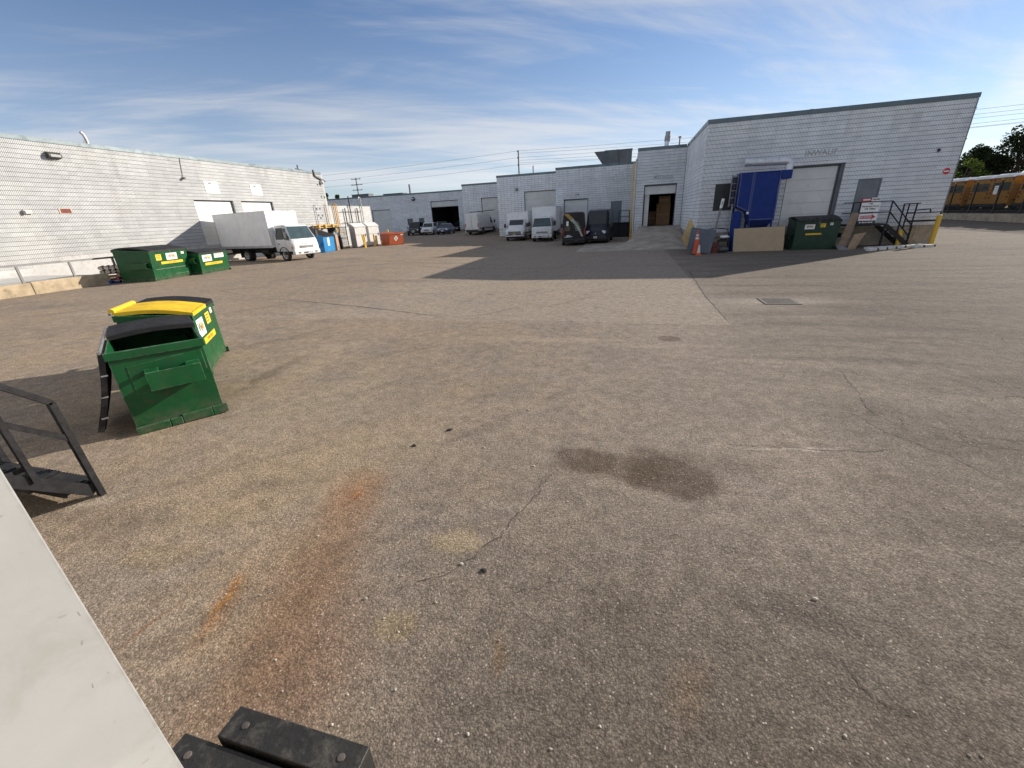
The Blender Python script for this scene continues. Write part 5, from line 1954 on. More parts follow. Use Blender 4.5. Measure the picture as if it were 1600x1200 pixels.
g = MB()                                            # rolled duct with elbow and flared mouth
zc = 4.52
g.tube([(6.0, 27.5, zc), (8.0, 27.5, zc - 0.06)], 0.185, 22, cap=True)
for k in range(9):
    x = 6.0 + k * 0.24
    g.tube([(x, 27.5, zc - 0.007 * k), (x + 0.02, 27.5, zc - 0.007 * k)], 0.193, 22)
pts = [(7.98, 27.5, zc - .06), (8.02, 27.5, zc - .07), (8.04, 27.5, zc - .2), (8.04, 27.5, 4.0)]
g.tube([(7.86, 27.5, zc - .06), (7.98, 27.5, zc - .075), (8.05, 27.5, zc - .16), (8.06, 27.5, zc - .28), (8.06, 27.5, 4.035)], 0.185, 22)
g.tube([(6.0, 27.5, zc), (5.86, 27.5, zc)], 0.187, 22, r2=0.215)
g.build('duct', M('duct_sheet', (.60, .62, .65), .38, .45, var=.14, scale=5), r, world=True, smooth=True)
g = MB()                                            # rack of valves on its left side
for x in (5.36, 5.66): g.bar((x, 27.45, 2.35), (x, 27.45, 3.95), 0.05)
for k in range(5): g.bar((5.36, 27.45, 2.45 + k * .36), (5.66, 27.45, 2.45 + k * .36), 0.045)
g.build('side_rack', GREYST, r, world=True)
g = MB()
g.tube([(5.51, 27.55, 2.5), (5.51, 27.55, 3.85)], 0.12, 14)
for k in range(4): g.obox((5.50, 27.36, 2.62 + k * .36), (0.12, 0.10, 0.10))
g.build('air_header', M('machine_navy', (0.012, 0.018, 0.05), 0.5), r, world=True, smooth=False)
g = MB()
g.ico((6.30, 27.10, 1.98), 0.075, sub=2)
g.build('lamp', LAMPC, r, world=True, smooth=True)

# ------------------------------------------------------------------ clutter in front of the nearest unit
MDF = M('board_tan', (0.42, 0.32, 0.205), 0.7, var=0.07, scale=2, dirt=(0.28, 0.20, 0.13), damt=0.35)
PLY = M('plywood', (0.50, 0.36, 0.16), 0.7, var=0.16, scale=3, dirt=(0.28, 0.20, 0.12), damt=0.4)
SLATE = M('board_slate', (0.085, 0.100, 0.125), 0.55, var=0.1)


def sheet(name, label, cat, corners, th, mat, edge=None):
    """a stiff board given by four corners (world), with thickness"""
    q = [Vector(c) for c in corners]
    base = (q[0] + q[1]) / 2
    n = (q[1] - q[0]).cross(q[3] - q[0]).normalized() * th
    g = MB()
    g.add([p for p in q] + [p - n for p in q], [(0, 1, 2, 3), (7, 6, 5, 4), (0, 4, 5, 1), (1, 5, 6, 2), (2, 6, 7, 3), (3, 7, 4, 0)])
    o = g.build(name, mat, None, loc=tuple(base), world=True, bevel=0.002)
    return tag(o, label, cat)


sheet('tan_board', 'large plain tan board standing on edge below the blue machine', 'board', [(5.74, 26.60, 0.0), (8.25, 26.60, 0.0), (8.20, 26.82, 1.24), (5.69, 26.82, 1.21)], 0.03, MDF)
sheet('plywood_sheet', 'yellowish plywood sheet standing on one corner behind the slate board', 'board', [(3.38, 26.9, 0.12), (3.78, 27.2, 1.20), (3.42, 27.35, 1.88), (3.02, 27.05, 0.78)], 0.02, PLY)
sheet('slate_board', 'dark slate coloured board leaning behind the orange cones', 'board', [(3.20, 25.80, 0.22), (4.42, 25.84, 0.0), (4.72, 26.35, 1.17), (3.42, 26.32, 1.40)], 0.04, SLATE)
sheet('leaning_plank', 'tall brown plank leaning against the black landing rail', 'plank', [(10.70, 26.45, 0.0), (11.10, 26.40, 0.0), (11.62, 27.12, 1.72), (11.28, 27.14, 1.78)], 0.03, M('plank_brown', (0.23, 0.165, 0.11), 0.8, var=.2))
sheet('cardboard_sheet', 'brown cardboard sheet standing at the foot of the black landing', 'cardboard', [(11.02, 26.1, 0.0), (11.42, 26.2, 0.0), (11.90, 26.55, 0.80), (11.36, 26.5, 0.72)], 0.01, M('cardboard', (0.30, 0.21, 0.13), 0.85, var=.15))
sheet('grey_panel_piece', 'small grey panel piece lying beside the dark green container', 'panel', [(10.62, 26.0, 0.0), (11.15, 26.05, 0.0), (10.90, 26.5, 0.22), (10.62, 26.45, 0.20)], 0.012, GREYST)

CONEO = M('cone_orange', (0.62, 0.085, 0.02), 0.55, var=.1, dirt=(0.25, 0.08, 0.04), damt=.4, dscale=6)
CONEW = M('cone_band', (0.62, 0.60, 0.57), 0.5)
r = thing('traffic_cone', 'tall slim orange traffic cone with two pale bands by the slate board', 'cone', (3.66, 25.62, 0.0))
g = MB()
g.lathe([(0.21, 0.03), (0.17, 0.05), (0.145, 0.30), (0.115, 0.62), (0.065, 1.08), (0.05, 1.16), (0.0, 1.17)], n=16)
g.tube([(0, 0, 1.16), (0, 0, 1.26)], 0.03, 8)
g.build('cone_body', CONEO, r, smooth=True)
g = MB()
g.box(-.21, .21, -.21, .21, 0, .045)
g.build('base', PLASTK, r, bevel=.01)
for za, zb in ((0.80, 0.90), (0.96, 1.05)):
    g = MB()
    rr = lambda z: 0.115 + (0.065 - 0.115) * (z - .62) / (1.08 - .62) + .004
    g.lathe([(rr(za), za), (rr(zb), zb)], n=16)
    g.build('reflective_band', CONEW, r, smooth=True)
r = thing('traffic_cone', 'small cone with pale faded body in front of the tall orange one', 'cone', (3.76, 25.28, 0.0))
g = MB()
g.lathe([(0.13, 0.02), (0.10, 0.05), (0.085, 0.15), (0.035, 0.50), (0.02, 0.53), (0, .535)], n=14)
g.build('cone_body', CONEW, r, smooth=True)
g = MB()
g.box(-.14, .14, -.14, .14, 0, .03)
g.lathe([(0.125, 0.031), (0.09, 0.12)], n=14)
g.build('base', CONEO, r)

r = thing('marker_post', 'leaning grey steel post with white sleeve before the dark window', 'post', (4.50, 26.55, 0.0))
g = MB()
g.tube([(0, 0, 0), (0.33, 0.02, 2.40)], 0.05, 10)
g.build('pole', GREYST, r, smooth=True)
g = MB()
g.tube([(0.32, 0.02, 2.32), (0.385, 0.024, 2.78)], 0.075, 12)
g.build('sleeve', WHITEP, r, smooth=True)
g = MB()
g.obox((0.345, -0.054, 2.56), (0.035, 0.01, 0.20), Matrix.Rotation(.137, 3, 'Y'))
g.build('print', BLACKP, r)

r = thing('hose', 'thin black hose looped along the wall left of the blue machine', 'hose', (4.6, 27.3, 0.0))
g = MB()
pts = [(4.15, 26.9, .4), (4.25, 27.0, 1.05), (4.5, 27.2, 1.22), (5.0, 27.4, 1.25), (5.5, 27.5, 1.18), (5.6, 27.5, .8), (4.9, 27.4, .72), (4.4, 27.2, .68)]
g.tube([(x - 4.6, y - 27.3, z) for x, y, z in pts], 0.028, 6)
g.build('hose_pipe', PLASTK, r, smooth=True)
r = thing('fan_motor', 'small pale electric motor sitting on dark scrap beside the blue drum', 'motor', (5.25, 26.95, 0.0))
g = MB()
g.tube([(-.22, 0, .78), (.18, 0, .78)], .13, 14)
g.lathe([(.06, .18), (.06, .27)], (0, 0, .78), 'x', 10)
g.build('motor_body', GALV, r, smooth=True)
g = MB()
g.box(-.3, .3, -.2, .2, .55, .64)
for x in (-.26, .26): g.box(x - .03, x + .03, -.18, .18, 0, .549)
g.build('stand', STEELK, r)
rnd = random.Random(11)
for i, (x, y, s, lab) in enumerate([(4.75, 26.5, .34, 'black rubbish bag left of the tan board'), (5.15, 26.3, .26, 'smaller black rubbish bag lying against the tan board'), (4.95, 26.9, .30, 'black bag pushed in behind the other rubbish')]):
    g = MB()
    g.ico((0, 0, s * .62), s, sq=(1.15, .9, .68), jit=.12, sub=2)
    o = g.build('rubbish_bag', BAGM, None, loc=(x, y, 0), smooth=True)
    tag(o, lab, 'rubbish bag')
r = thing('scrap_crate', 'dark red wooden crate lying behind the slate board', 'crate', (4.55, 26.35, 0.0), R(12))
g = MB()
for k in range(4): g.box(-.3, .3, -.22, -.20, .02 + k * .14, .13 + k * .14)
for k in range(4): g.box(-.3, .3, .20, .22, .02 + k * .14, .13 + k * .14)
for x in (-.29, .27): g.box(x, x + .02, -.199, .199, .02, .55)
g.build('crate_body', M('crate_red', (.13, .03, .025), .8, var=.3), r)

# landing and stair of the nearest unit
r = thing('stair_landing', 'black steel landing with railings and stair at the slate door', 'stairs', (12.3, 27.8, 0))
g = MB()
g.box(11.30, 13.02, 27.20, 28.34, 1.08, 1.16)
g.build('platform', STEELK, r, world=True)
for x, y in ((11.36, 27.26), (12.96, 27.26)):
    g = MB()
    g.bar((x, y, 0), (x, y, 1.079), .08)
    g.build('leg', STEELK, r, world=True)
g = MB()
for z in (1.72, 2.24): g.bar((11.30, 27.22, z), (13.0, 27.22, z), .045)
g.bar((11.30, 27.22, 2.24), (11.30, 28.3, 2.24), .045)
g.bar((11.30, 27.22, 1.72), (11.30, 28.3, 1.72), .04)
for x in (11.30, 11.62, 13.0): g.bar((x, 27.22, 1.16), (x, 27.22, 2.24), .05)
g.build('railing', STEELK, r, world=True)
g = MB()
for d in (0.0, -0.52): g.bar((13.0, 27.22, 2.24 + d), (14.12, 27.22, 1.0 + d), .045)
g.bar((14.12, 27.22, .02), (14.12, 27.22, 1.02), .05)
g.build('stair_rail', STEELK, r, world=True)
for yy in (27.24, 28.2):
    g = MB()
    g.bar((13.0, yy, 1.06), (14.15, yy, .06), .045, .20)
    g.build('stringer', STEELK, r, world=True)
for k in range(5):
    g = MB()
    x = 13.12 + k * .205
    g.box(x, x + .24, 27.27, 28.17, 1.16 - .185 * (k + 1) - .03, 1.16 - .185 * (k + 1))
    g.build('step', STEELK, r, world=True)

# notices hung on the landing rail
r = thing('notice_board', 'white notice with black lettering hung on upper rail of black landing', 'sign', (12.05, 27.17, 1.72))
g = MB()
g.box(-.40, .42, 0, .012, .04, .50)
g.build('panel', WHITEP, r)
for t, z, s in (('USE', .43, .085), ('Personnel Door', .315, .115), ('OR Office', .19, .115)):
    text_mesh(t, s, BLACKP, r, (.01, -.003, z), (1, 0, 0), (0, 0, 1), 'lettering', ext=.001, bold=.003)
r = thing('notice_board', 'white notice with red lettered arrow hung on lower rail of black landing', 'sign', (12.05, 27.17, 1.18))
g = MB()
g.box(-.40, .42, 0, .012, .16, .50)
g.build('panel', WHITEP, r)
g = MB()
g.prism([(-.34, .26), (.16, .26), (.16, .20), (.34, .335), (.16, .47), (.16, .41), (-.34, .41)], 'y', -.004, -.001)
a = g.build('arrow', REDP, r)
text_mesh('RECEIVING', .105, WHITEP, a, (-.08, -.0055, .335), (1, 0, 0), (0, 0, 1), 'lettering', ext=.001, bold=.002)
g = MB()
g.box(-.42, .38, 0, .012, .0, .15)
o = g.build('strip', BLACKP, r)
g = MB()
for k in range(5): g.box(-.33 + k * .13, -.25 + k * .13 + .02 * (k % 2), -.003, -.0005, .05, .10)
g.build('print', WHITEP, o)
r = thing('notice_board', 'narrow red and white sign strip standing above the landing rail', 'sign', (12.05, 27.24, 2.27))
g = MB()
g.box(-.42, .02, 0, .012, .0, .17)
g.build('panel', REDP, r)
g = MB()
g.box(.022, .42, 0, .012, .0, .17)
g.build('panel', WHITEP, r)
g = MB()
g.box(-.36, -.04, -.003, -.0005, .05, .12)
g.build('print', WHITEP, r)
g = MB()
for k in range(6): g.box(.06 + k * .058, .095 + k * .058, -.003, -.0005, .05, .125)
g.build('print', BLACKP, r)

# dark landing beside the navy van
r = thing('stair_landing', 'dark steel landing with railings below the door of the unit marked 14', 'stairs', (-.9, 45.9, 0))
g = MB()
g.box(-2.1, .05, 45.3, 46.75, 1.30, 1.38)
g.build('platform', STEELK, r, world=True)
for x in (-2.06, -1.0, 0.0):
    g = MB()
    g.bar((x, 45.35, 0), (x, 45.35, 2.45), .06)
    g.build('post', STEELK, r, world=True)
for z in (1.9, 2.45):
    g = MB()
    g.bar((-.95, 45.35, z), (.05, 45.35, z), .05)
    g.bar((.02, 45.35, z), (.02, 46.7, z), .05)
    g.build('rail', STEELK, r, world=True)
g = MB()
g.box(-2.08, .03, 45.42, 46.7, .02, 1.29)  # near-black box stands in for the shadow under the landing
g.build('shade_block', M('shade_dark', (.02, .02, .022), .7), r, world=True)
for k in range(5):
    g = MB()
    g.box(.08 + 0, .30, 45.3, 46.4, 0, .1) if False else g.box(-3.4 + k * .25, -3.15 + k * .25, 45.5, 46.6, .22 + k * .22 - .03, .22 + k * .22)
    g.build('step', STEELK, r, world=True)

# second black gate-like frame with hand rail
r = thing('loading_frame', 'black steel ladder frame standing right of the landing stair', 'frame', (14.3, 27.75, 0))
g = MB()
for x in (13.80, 14.02, 14.36): g.bar((x + (.03 if x < 14 else 0), 27.75, .1), (x, 27.75, 2.06), .05)
g.bar((13.80, 27.75, 2.06), (14.50, 27.75, 2.06), .05)
for z in (1.62, 1.22, .98): g.bar((14.02, 27.75, z), (14.36, 27.75, z), .045)
g.build('frame', STEELK, r, world=True)
g = MB()
g.bar((14.36, 27.8, 1.72), (15.0, 27.8, 1.76), .045)
g.bar((15.0, 27.8, 1.76), (15.06, 27.8, 1.62), .045)
g.bar((14.05, 27.8, 1.60), (15.50, 27.8, 1.60), .035)
g.bar((14.2, 27.8, 1.20), (15.5, 27.8, 1.20), .09)
g.bar((15.5, 27.8, 1.16), (15.5, 27.8, 1.64), .04)
g.build('hand_rail', STEELK, r, world=True)
WOODT = M('weathered_timber', (.42, .30, .16), .85, var=.2)
r = thing('trestle', 'thin tan timber trestle leaning by the concrete base near the bollard', 'trestle', (14.5, 27.6, 0))
g = MB()
g.bar((14.42, 27.62, 0), (14.62, 27.72, 1.0), .05)
g.bar((13.95, 27.6, .68), (14.95, 27.6, .70), .03)
g.bar((13.95, 27.6, .32), (14.45, 27.6, .33), .025)
g.build('trestle_bars', WOODT, r, world=True)


def bollard(label, loc, h, rad=.085, lean=0.0, group='yellow bollards'):
    r = thing('bollard', label, 'bollard', loc, 0, group)
    g = MB()
    g.tube([(0, 0, 0), (lean, 0, h)], rad, 14)
    g.build('post', YELLOWP, r, smooth=True)
    g = MB()
    g.ico((lean, 0, h), rad * .98, sq=(1, 1, .5), sub=2)
    g.build('domed_top', M('bollard_top', (.60, .46, .20), .7), r, smooth=True)
    return r


bollard('tall yellow bollard at the right corner of the nearest unit', (15.22, 27.3, 0), 1.44, .105)
bollard('stubby dirty yellow bollard at the foot of the landing stair', (13.78, 27.35, 0), .78, .10)
bollard('near yellow bollard left of the first white cabinet', (-23.05, 34.55, .45), 1.10)
bollard('yellow bollard between the two white cabinets', (-23.05, 36.15, .45), 1.05)
bollard('yellow bollard right of the second white cabinet', (-23.0, 38.6, .45), 1.35, .10)
bollard('thin leaning yellow bollard nearest to the yard', (-22.8, 34.1, .45), 1.15, .06, -.12)

# white painted timbers on the ground
r = None
WT = M('timber_white', (.66, .64, .60), .6, var=.08, dirt=(.3, .25, .2), damt=.5, dscale=5)
NOTCH = M('timber_hole', (.06, .05, .045), .9)
for i, (x0, y0, x1, y1, lab) in enumerate([(11.5, 25.1, 14.2, 26.75, 'front long white painted timber lying before the landing'), (11.75, 25.9, 14.9, 26.95, 'rear long white painted timber lying behind the other one'), (13.9, 26.2, 15.0, 26.6, 'short white painted timber at the right end of the pair')]):
    L = math.hypot(x1 - x0, y1 - y0)
    r = thing('white_timber', lab, 'timber', (x0, y0, 0), math.atan2(y1 - y0, x1 - x0), 'white timbers lying on the asphalt')
    g = MB()
    n = max(2, int(L / .55))
    seg = L / n
    for k in range(n):
        g.box(k * seg, k * seg + seg * .78, -.10, .10, .0, .12)
    g.build('timber', WT, r, bevel=.006)
    for k in range(n):
        g = MB()
        g.box(k * seg + seg * .781, k * seg + seg * .999, -.075, .095, .0, .10)
        g.build('notch', NOTCH, r)

# no entry sign and camera on the wall of the nearest unit
r = thing('no_entry_sign', 'round red no entry sign with white bar near the right wall edge', 'sign', (15.50, 28.37, 3.51))
g = MB()
g.lathe([(0, 0), (.17, 0), (.17, .012), (0, .012)], (0, 0, 0), 'y', 24)
g.build('disc', WHITEP, r)
g = MB()
g.lathe([(0, -.004), (.155, -.004), (.155, -.0005), (0, -.0005)], (0, 0, 0), 'y', 24)
g.build('red_disc', M('sign_red', (.55, .03, .035), .45), r)
g = MB()
g.box(-.115, .115, -.008, -.0045, -.03, .03)
g.build('bar', WHITEP, r)
r = thing('wall_camera', 'small dark dome camera on the upper right of nearest grey wall', 'camera', (14.9, 28.36, 4.49))
g = MB()
g.ico((0, -.02, 0), .065, sub=2)
g.box(-.05, .05, 0, .04, -.03, .08)
g.build('camera_body', PLASTK, r, smooth=True)

for (x, y, z, lab) in [(-34.8, 67.95, 5.95, 'round dark bulkhead light high on the farthest grey unit'), (-12.6, 50.15, 5.3, 'small dark light on the grey unit behind the white box trucks')]:
    r = thing('wall_light', lab, 'wall light', (x, y, z))
    g = MB()
    rr = .30 if x < -20 else .16
    g.lathe([(0, -.22), (rr * .8, -.20), (rr, -.10), (rr, 0), (0, 0)], (0, 0, 0), 'y', 16)
    g.build('housing', PLASTK, r, smooth=True)
    g = MB()
    g.box(-rr * .6, rr * .6, -.235, -.215, -.02, rr * .4)
    g.build('lens', WHITEP, r)

# goods just inside the open dock door
for (x, y, w, d, h, lab, col) in [(2.75, 40.2, 1.1, .9, 1.7, 'tall brown cardboard carton standing inside the open dock door', (.36, .20, .10)), (1.95, 41.0, .8, .8, 1.1, 'shorter brown carton farther inside the open dock door', (.30, .17, .09)), (2.8, 40.25, .9, .8, .55, 'small brown carton stacked on the tall carton inside the dock', (.38, .23, .12))]:
    z0 = 1.17 if 'small' not in lab else 2.872
    r = thing('carton', lab, 'carton', (x, y, z0))
    g = MB()
    g.box(-w / 2, w / 2, -d / 2, d / 2, 0, h)
    cm = M('carton_%d' % int(col[0] * 100), col, .85, var=.12, scale=3)
    g.build('box', cm, r, bevel=.01)
    g = MB()
    g.box(-w / 2 + .02, w / 2 - .02, -d / 2 - .003, -d / 2 - .0005, h * .5 - .03, h * .5 + .03)
    g.build('tape', M('tape_tan', (.42, .30, .17), .4), r)

# ------------------------------------------------------------------ rooftop equipment
HV = M('duct_dark_grey', (.105, .115, .122), .5, .2, var=.12, scale=1.5)
r = thing('rooftop_duct', 'dark grey rooftop fan duct with slanted hood above the unit marked 14', 'roof duct', (-1.7, 48.8, 6.6))
g = MB()
g.prism([(-2.1, 1.52), (-1.05, 1.52), (-1.05, .2), (-1.15, .2)], 'y', -.7, .7)
g.build('hood', HV, r)
g = MB()
g.box(-1.0, .32, -.75, .75, .0, 1.56)
for x in (-1.049, -.80, .20): g.box(x, x + .05, -.78, -.751, .0, 1.58)
g.build('fan_box', HV, r)
g = MB()
g.box(.322, 1.62, -.6, .7, .0, 1.50)
g.box(.322, 1.66, -.64, .72, 1.501, 1.56)
g.build('plenum', HV, r)
r = thing('rooftop_chimney', 'wide galvanised chimney stack above the narrow dock unit', 'chimney', (2.55, 39.2, 6.6))
g = MB()
g.tube([(0, 0, 0), (0.03, 0, .75)], .19, 16)
g.build('stack', GALV, r, smooth=True)
g = MB()
g.tube([(0.03, 0, .752), (0.05, 0, 1.1)], .235, 16)
g.tube([(0.05, 0, 1.101), (0.055, 0, 1.42)], .20, 16)
g.build('rain_cap', M('cowl_grey', (.30, .31, .32), .5, .5), r, smooth=True)
r = thing('vent_pipe', 'thin vent pipe with flat cap beside the wide chimney', 'vent pipe', (3.49, 39.1, 6.6))
g = MB()
g.tube([(0, 0, 0), (0, 0, .90)], .055, 10)
g.lathe([(.0, 1.02), (.12, 1.0), (.12, .93), (.06, .90)], n=12)
g.build('pipe', GREYST, r, smooth=True)
r = thing('roof_vent', 'small mushroom vent on the roof of the nearest unit', 'roof vent', (10.3, 33, 6.5))
g = MB()
g.tube([(0, 0, 0), (0, 0, .78)], .16, 12)
g.lathe([(.30, .86), (.34, .90), (.16, 1.06), (0, 1.10)], n=14)
for a in range(4): g.bar((.15 * math.cos(a * 1.57), .15 * math.sin(a * 1.57), .75), (.22 * math.cos(a * 1.57), .22 * math.sin(a * 1.57), .9), .02)
g.build('vent_body', GREYST, r, smooth=True)
for (x, y, z0, h, lab) in [(-11.2, 53, 6.5, 1.35, 'slim pipe mast on roof above the two white box trucks'), (-36.0, 69.5, 6.4, 1.9, 'short flue pipe on roof of the farthest unit')]:
    r = thing('vent_pipe', lab, 'vent pipe', (x, y, z0))
    g = MB()
    g.tube([(0, 0, 0), (0, 0, h)], .07 if h < 1.5 else .16, 8)
    g.build('pipe', GREYST, r, smooth=True)
for (x, y, w, h, lab) in [(-46.5, 71.5, 3.4, 1.0, 'low grey rooftop unit at the left of farthest roof'), (-40.0, 71.5, 3.8, .75, 'flat grey rooftop box on the middle of farthest roof')]:
    r = thing('rooftop_box', lab, 'roof unit', (x, y, 6.4))
    g = MB()
    g.box(-w / 2, w / 2, -.8, .8, 0, h)
    g.box(-w / 2 - .05, w / 2 + .05, -.85, .85, h + .001, h + .06)
    g.build('casing', HV, r, bevel=.02)

# ------------------------------------------------------------------ fittings on the long sunlit wall
XL = -28.1
BRONZE = M('lamp_bronze', (.06, .055, .05), .5, .2)
r = thing('wall_light', 'dark wall pack light high on the near end of sunlit wall', 'wall light', (XL, 16.7, 6.37))
g = MB()
g.prism([(0, -.15), (.10, -.15), (.26, -.08), (.26, .04), (.16, .14), (0, .14)], 'y', -.27, .27)
g.build('housing', BRONZE, r, bevel=.01)
g = MB()
g.add([(.262, -.20, -.085), (.262, .20, -.085), (.262, .20, .03), (.262, -.20, .03), (.275, -.20, -.085), (.275, .20, -.085), (.275, .20, .03), (.275, -.20, .03)],
      [(3, 2, 1, 0), (4, 5, 6, 7), (0, 1, 5, 4), (1, 2, 6, 5), (2, 3, 7, 6), (3, 0, 4, 7)])
g.build('lens', M('lens_grey', (.36, .36, .36), .25), r)
r = thing('junction_box', 'small pale box with rust streak on the near sunlit wall', 'wall box', (XL, 14.76, 3.77))
g = MB()
g.box(0, .10, -.16, .16, -.09, .09)
g.build('box', M('box_pale', (.55, .53, .50), .5), r, bevel=.01)
g = MB()
g.box(.09, .105, -.20, -.10, -.12, .05)
g.build('cover', BRONZE, r)
r = thing('brick_vent', 'small red brick patch with pale frame in the sunlit wall', 'wall vent', (XL, 16.3, 3.81))
RB = M('brick_red', (.20, .055, .04), .85, var=.2)
me = None
for j in range(2):
    for k in range(2):
        if me is None:
            g = MB()
            g.box(0.0, .012, -.10, .10, -.045, .045)
            o = g.build('brick', RB, r)
            me = o.data
        else:
            o = link(bpy.data.objects.new('brick', me), r)
        o.location = (0.003, -.105 + k * .215, -.05 + j * .10)
g = MB()
for a in ((-.28, -.22, -.13, .12), (.22, .28, -.13, .12)): g.box(.001, .02, a[0], a[1], a[2], a[3])
g.box(.001, .02, -.219, .219, .102, .125)
g.box(.001, .02, -.219, .219, -.125, -.102)
g.build('frame', M('frame_tan', (.50, .42, .33), .8), r)
for (y0, lab) in ((24.62, 'white notice with house mark above the left pale dock door'), (28.42, 'white notice with house mark above the right pale dock door')):
    r = thing('wall_sign', lab, 'sign', (XL, y0 + .52, 5.32), 0, 'white notices over the dock doors')
    g = MB()
    g.box(.002, .02, -.52, .52, -.39, .38)
    g.build('panel', WHITEP, r)
    g = MB()
    g.add([(.0215, -.12 - .1, .17), (.0215, .12 - .1, .17), (.0215, .12 - .1, .25), (.0215, -.12 - .1, .25)], [(0, 1, 2, 3)])
    g.add([(.0215, -.17 - .1, .252), (.0215, .17 - .1, .252), (.0215, -.1, .33)], [(0, 1, 2)])
    g.build('house_mark', M('print_grey', (.22, .22, .22), .6), r, fix=False)
    PG = M('print_pale_grey', (.46, .46, .46), .6)
    g = MB()
    rq = random.Random(int(y0 * 10))
    for zz, hh, wd in ((.03, .10, .80), (-.20, .17, .74)):
        y = -wd / 2
        while y < wd / 2:
            w = rq.uniform(.04, .09)
            g.quad((.0215, y, zz - hh / 2), (.0215, y + w, zz - hh / 2), (.0215, y + w, zz + hh * rq.uniform(.2, .5)), (.0215, y, zz + hh * rq.uniform(.2, .5)))
            y += w + .025
    g.build('faded_print', PG, r, fix=False)
r = thing('roof_pipe', 'bent pale goose neck pipe poking above the sunlit wall', 'pipe', (XL - .6, 18.9, 6.8))
g = MB()
g.tube([(0, 0, 0), (0, 0, .62), (.0, -.06, .86), (0, -.16, .95)], .07, 10)
g.build('pipe', M('pipe_pale', (.58, .56, .52), .5), r, smooth=True)
g = MB()
g.bar((-.02, -.28, .2), (0, -.02, .70), .04)
g.build('brace', GREYST, r)
r = thing('wall_camera', 'small camera at the end of conduit above the left dock door', 'camera', (XL, 23.22, 5.76))
g = MB()
g.obox((.12, 0, 0), (.22, .12, .12))
g.box(0, .03, -.06, .06, -.06, .10)
g.build('camera_body', M('camera_grey', (.16, .15, .14), .5), r, bevel=.015)
g = MB()
g.tube([(.02, .02, .09), (.02, .20, 1.25)], .016, 6)
g.build('conduit', GREYST, r)
r = thing('eaves_bracket', 'dark bent bracket with round camera at the far corner of sunlit wall', 'bracket', (XL, 36.2, 6.9))
g = MB()
g.bar((.06, -.30, .36), (.06, -.20, -.14), .12)
g.bar((.06, -.20, -.14), (.10, 1.05, -.52), .11)
g.build('arm', BRONZE, r)
g = MB()
g.ico((.10, .55, -.62), .19, sub=2)
g.build('camera_dome', M('dome_pale', (.55, .54, .52), .4), r, smooth=True)

# ------------------------------------------------------------------ pipework in the corner by the annex
RUSTY = M('rusty_pipe', (.40, .22, .09), .7, .2, var=.3, scale=8)
YP = M('gas_yellow', (.62, .36, .05), .5, var=.2, scale=8, dirt=(.30, .16, .06), damt=.5, dscale=7)
r = thing('gas_piping', 'yellow and rust coloured gas pipes climbing the low annex corner', 'pipes', (XL + .2, 36.5, .45))
for (y, z0, z1, rad, mt) in [(35.1, 2.6, 4.25, .03, GREYST), (36.6, 2.5, 4.3, .035, RUSTY), (37.75, 1.2, 4.35, .04, YP), (37.98, 1.9, 4.38, .055, RUSTY), (38.22, 2.4, 4.36, .04, YP)]:
    g = MB()
    g.tube([(XL + .12, y, z0), (XL + .12, y, z1), (XL - .1, y, z1 + .08)], rad, 8)
    g.build('riser_pipe', mt, r, world=True, smooth=True)
g = MB()
g.tube([(XL + .14, 34.2, 2.55), (XL + .14, 37.9, 2.50)], .05, 10)
g.tube([(XL + .16, 34.6, 2.36), (XL + .16, 37.0, 2.33), (XL + .5, 37.4, 1.9), (XL + .5, 38.3, 1.75)], .045, 10)
g.build('header_pipe', YP, r, world=True, smooth=True)
g = MB()
for y in (34.9, 35.8, 36.9): g.obox((XL + .24, y, 2.44), (.22, .26, .34))
g.build('regulator', YP, r, world=True, bevel=.03)
g = MB()
for y, z in ((35.45, 4.0), (35.9, 4.02), (35.5, 3.45), (35.75, 3.2), (36.05, 3.42), (36.6, 6.05), (36.25, 6.08), (36.45, 5.05), (36.85, 5.02)): g.obox((XL + .03, y, z), (.06, .14, .13))
g.build('meter_box', GREYST, r, world=True)
r = thing('flue_piping', 'black flue pipes with curled tops on the low annex wall', 'pipes', (XL + .2, 41.0, .45))
for (y, z1, hook) in [(39.4, 4.05, 0), (40.3, 5.2, 0), (41.5, 4.1, 0), (42.4, 4.9, 1)]:
    g = MB()
    pts = [(XL + .15, y, 2.3), (XL + .15, y, z1)]
    if hook: pts += [(XL + .15, y - .05, z1 + .2), (XL + .15, y - .2, z1 + .26), (XL + .15, y - .34, z1 + .18), (XL + .15, y - .36, z1 + .02)]
    g.tube(pts, .05, 8)
    g.build('flue', M('pipe_light', (.5, .5, .5), .5) if hook else STEELK, r, world=True, smooth=True)
g = MB()
for z in (2.7, 3.75): g.bar((XL + .18, 38.6, z), (XL + .18, 42.3, z), .035)
g.build('rail', STEELK, r, world=True)

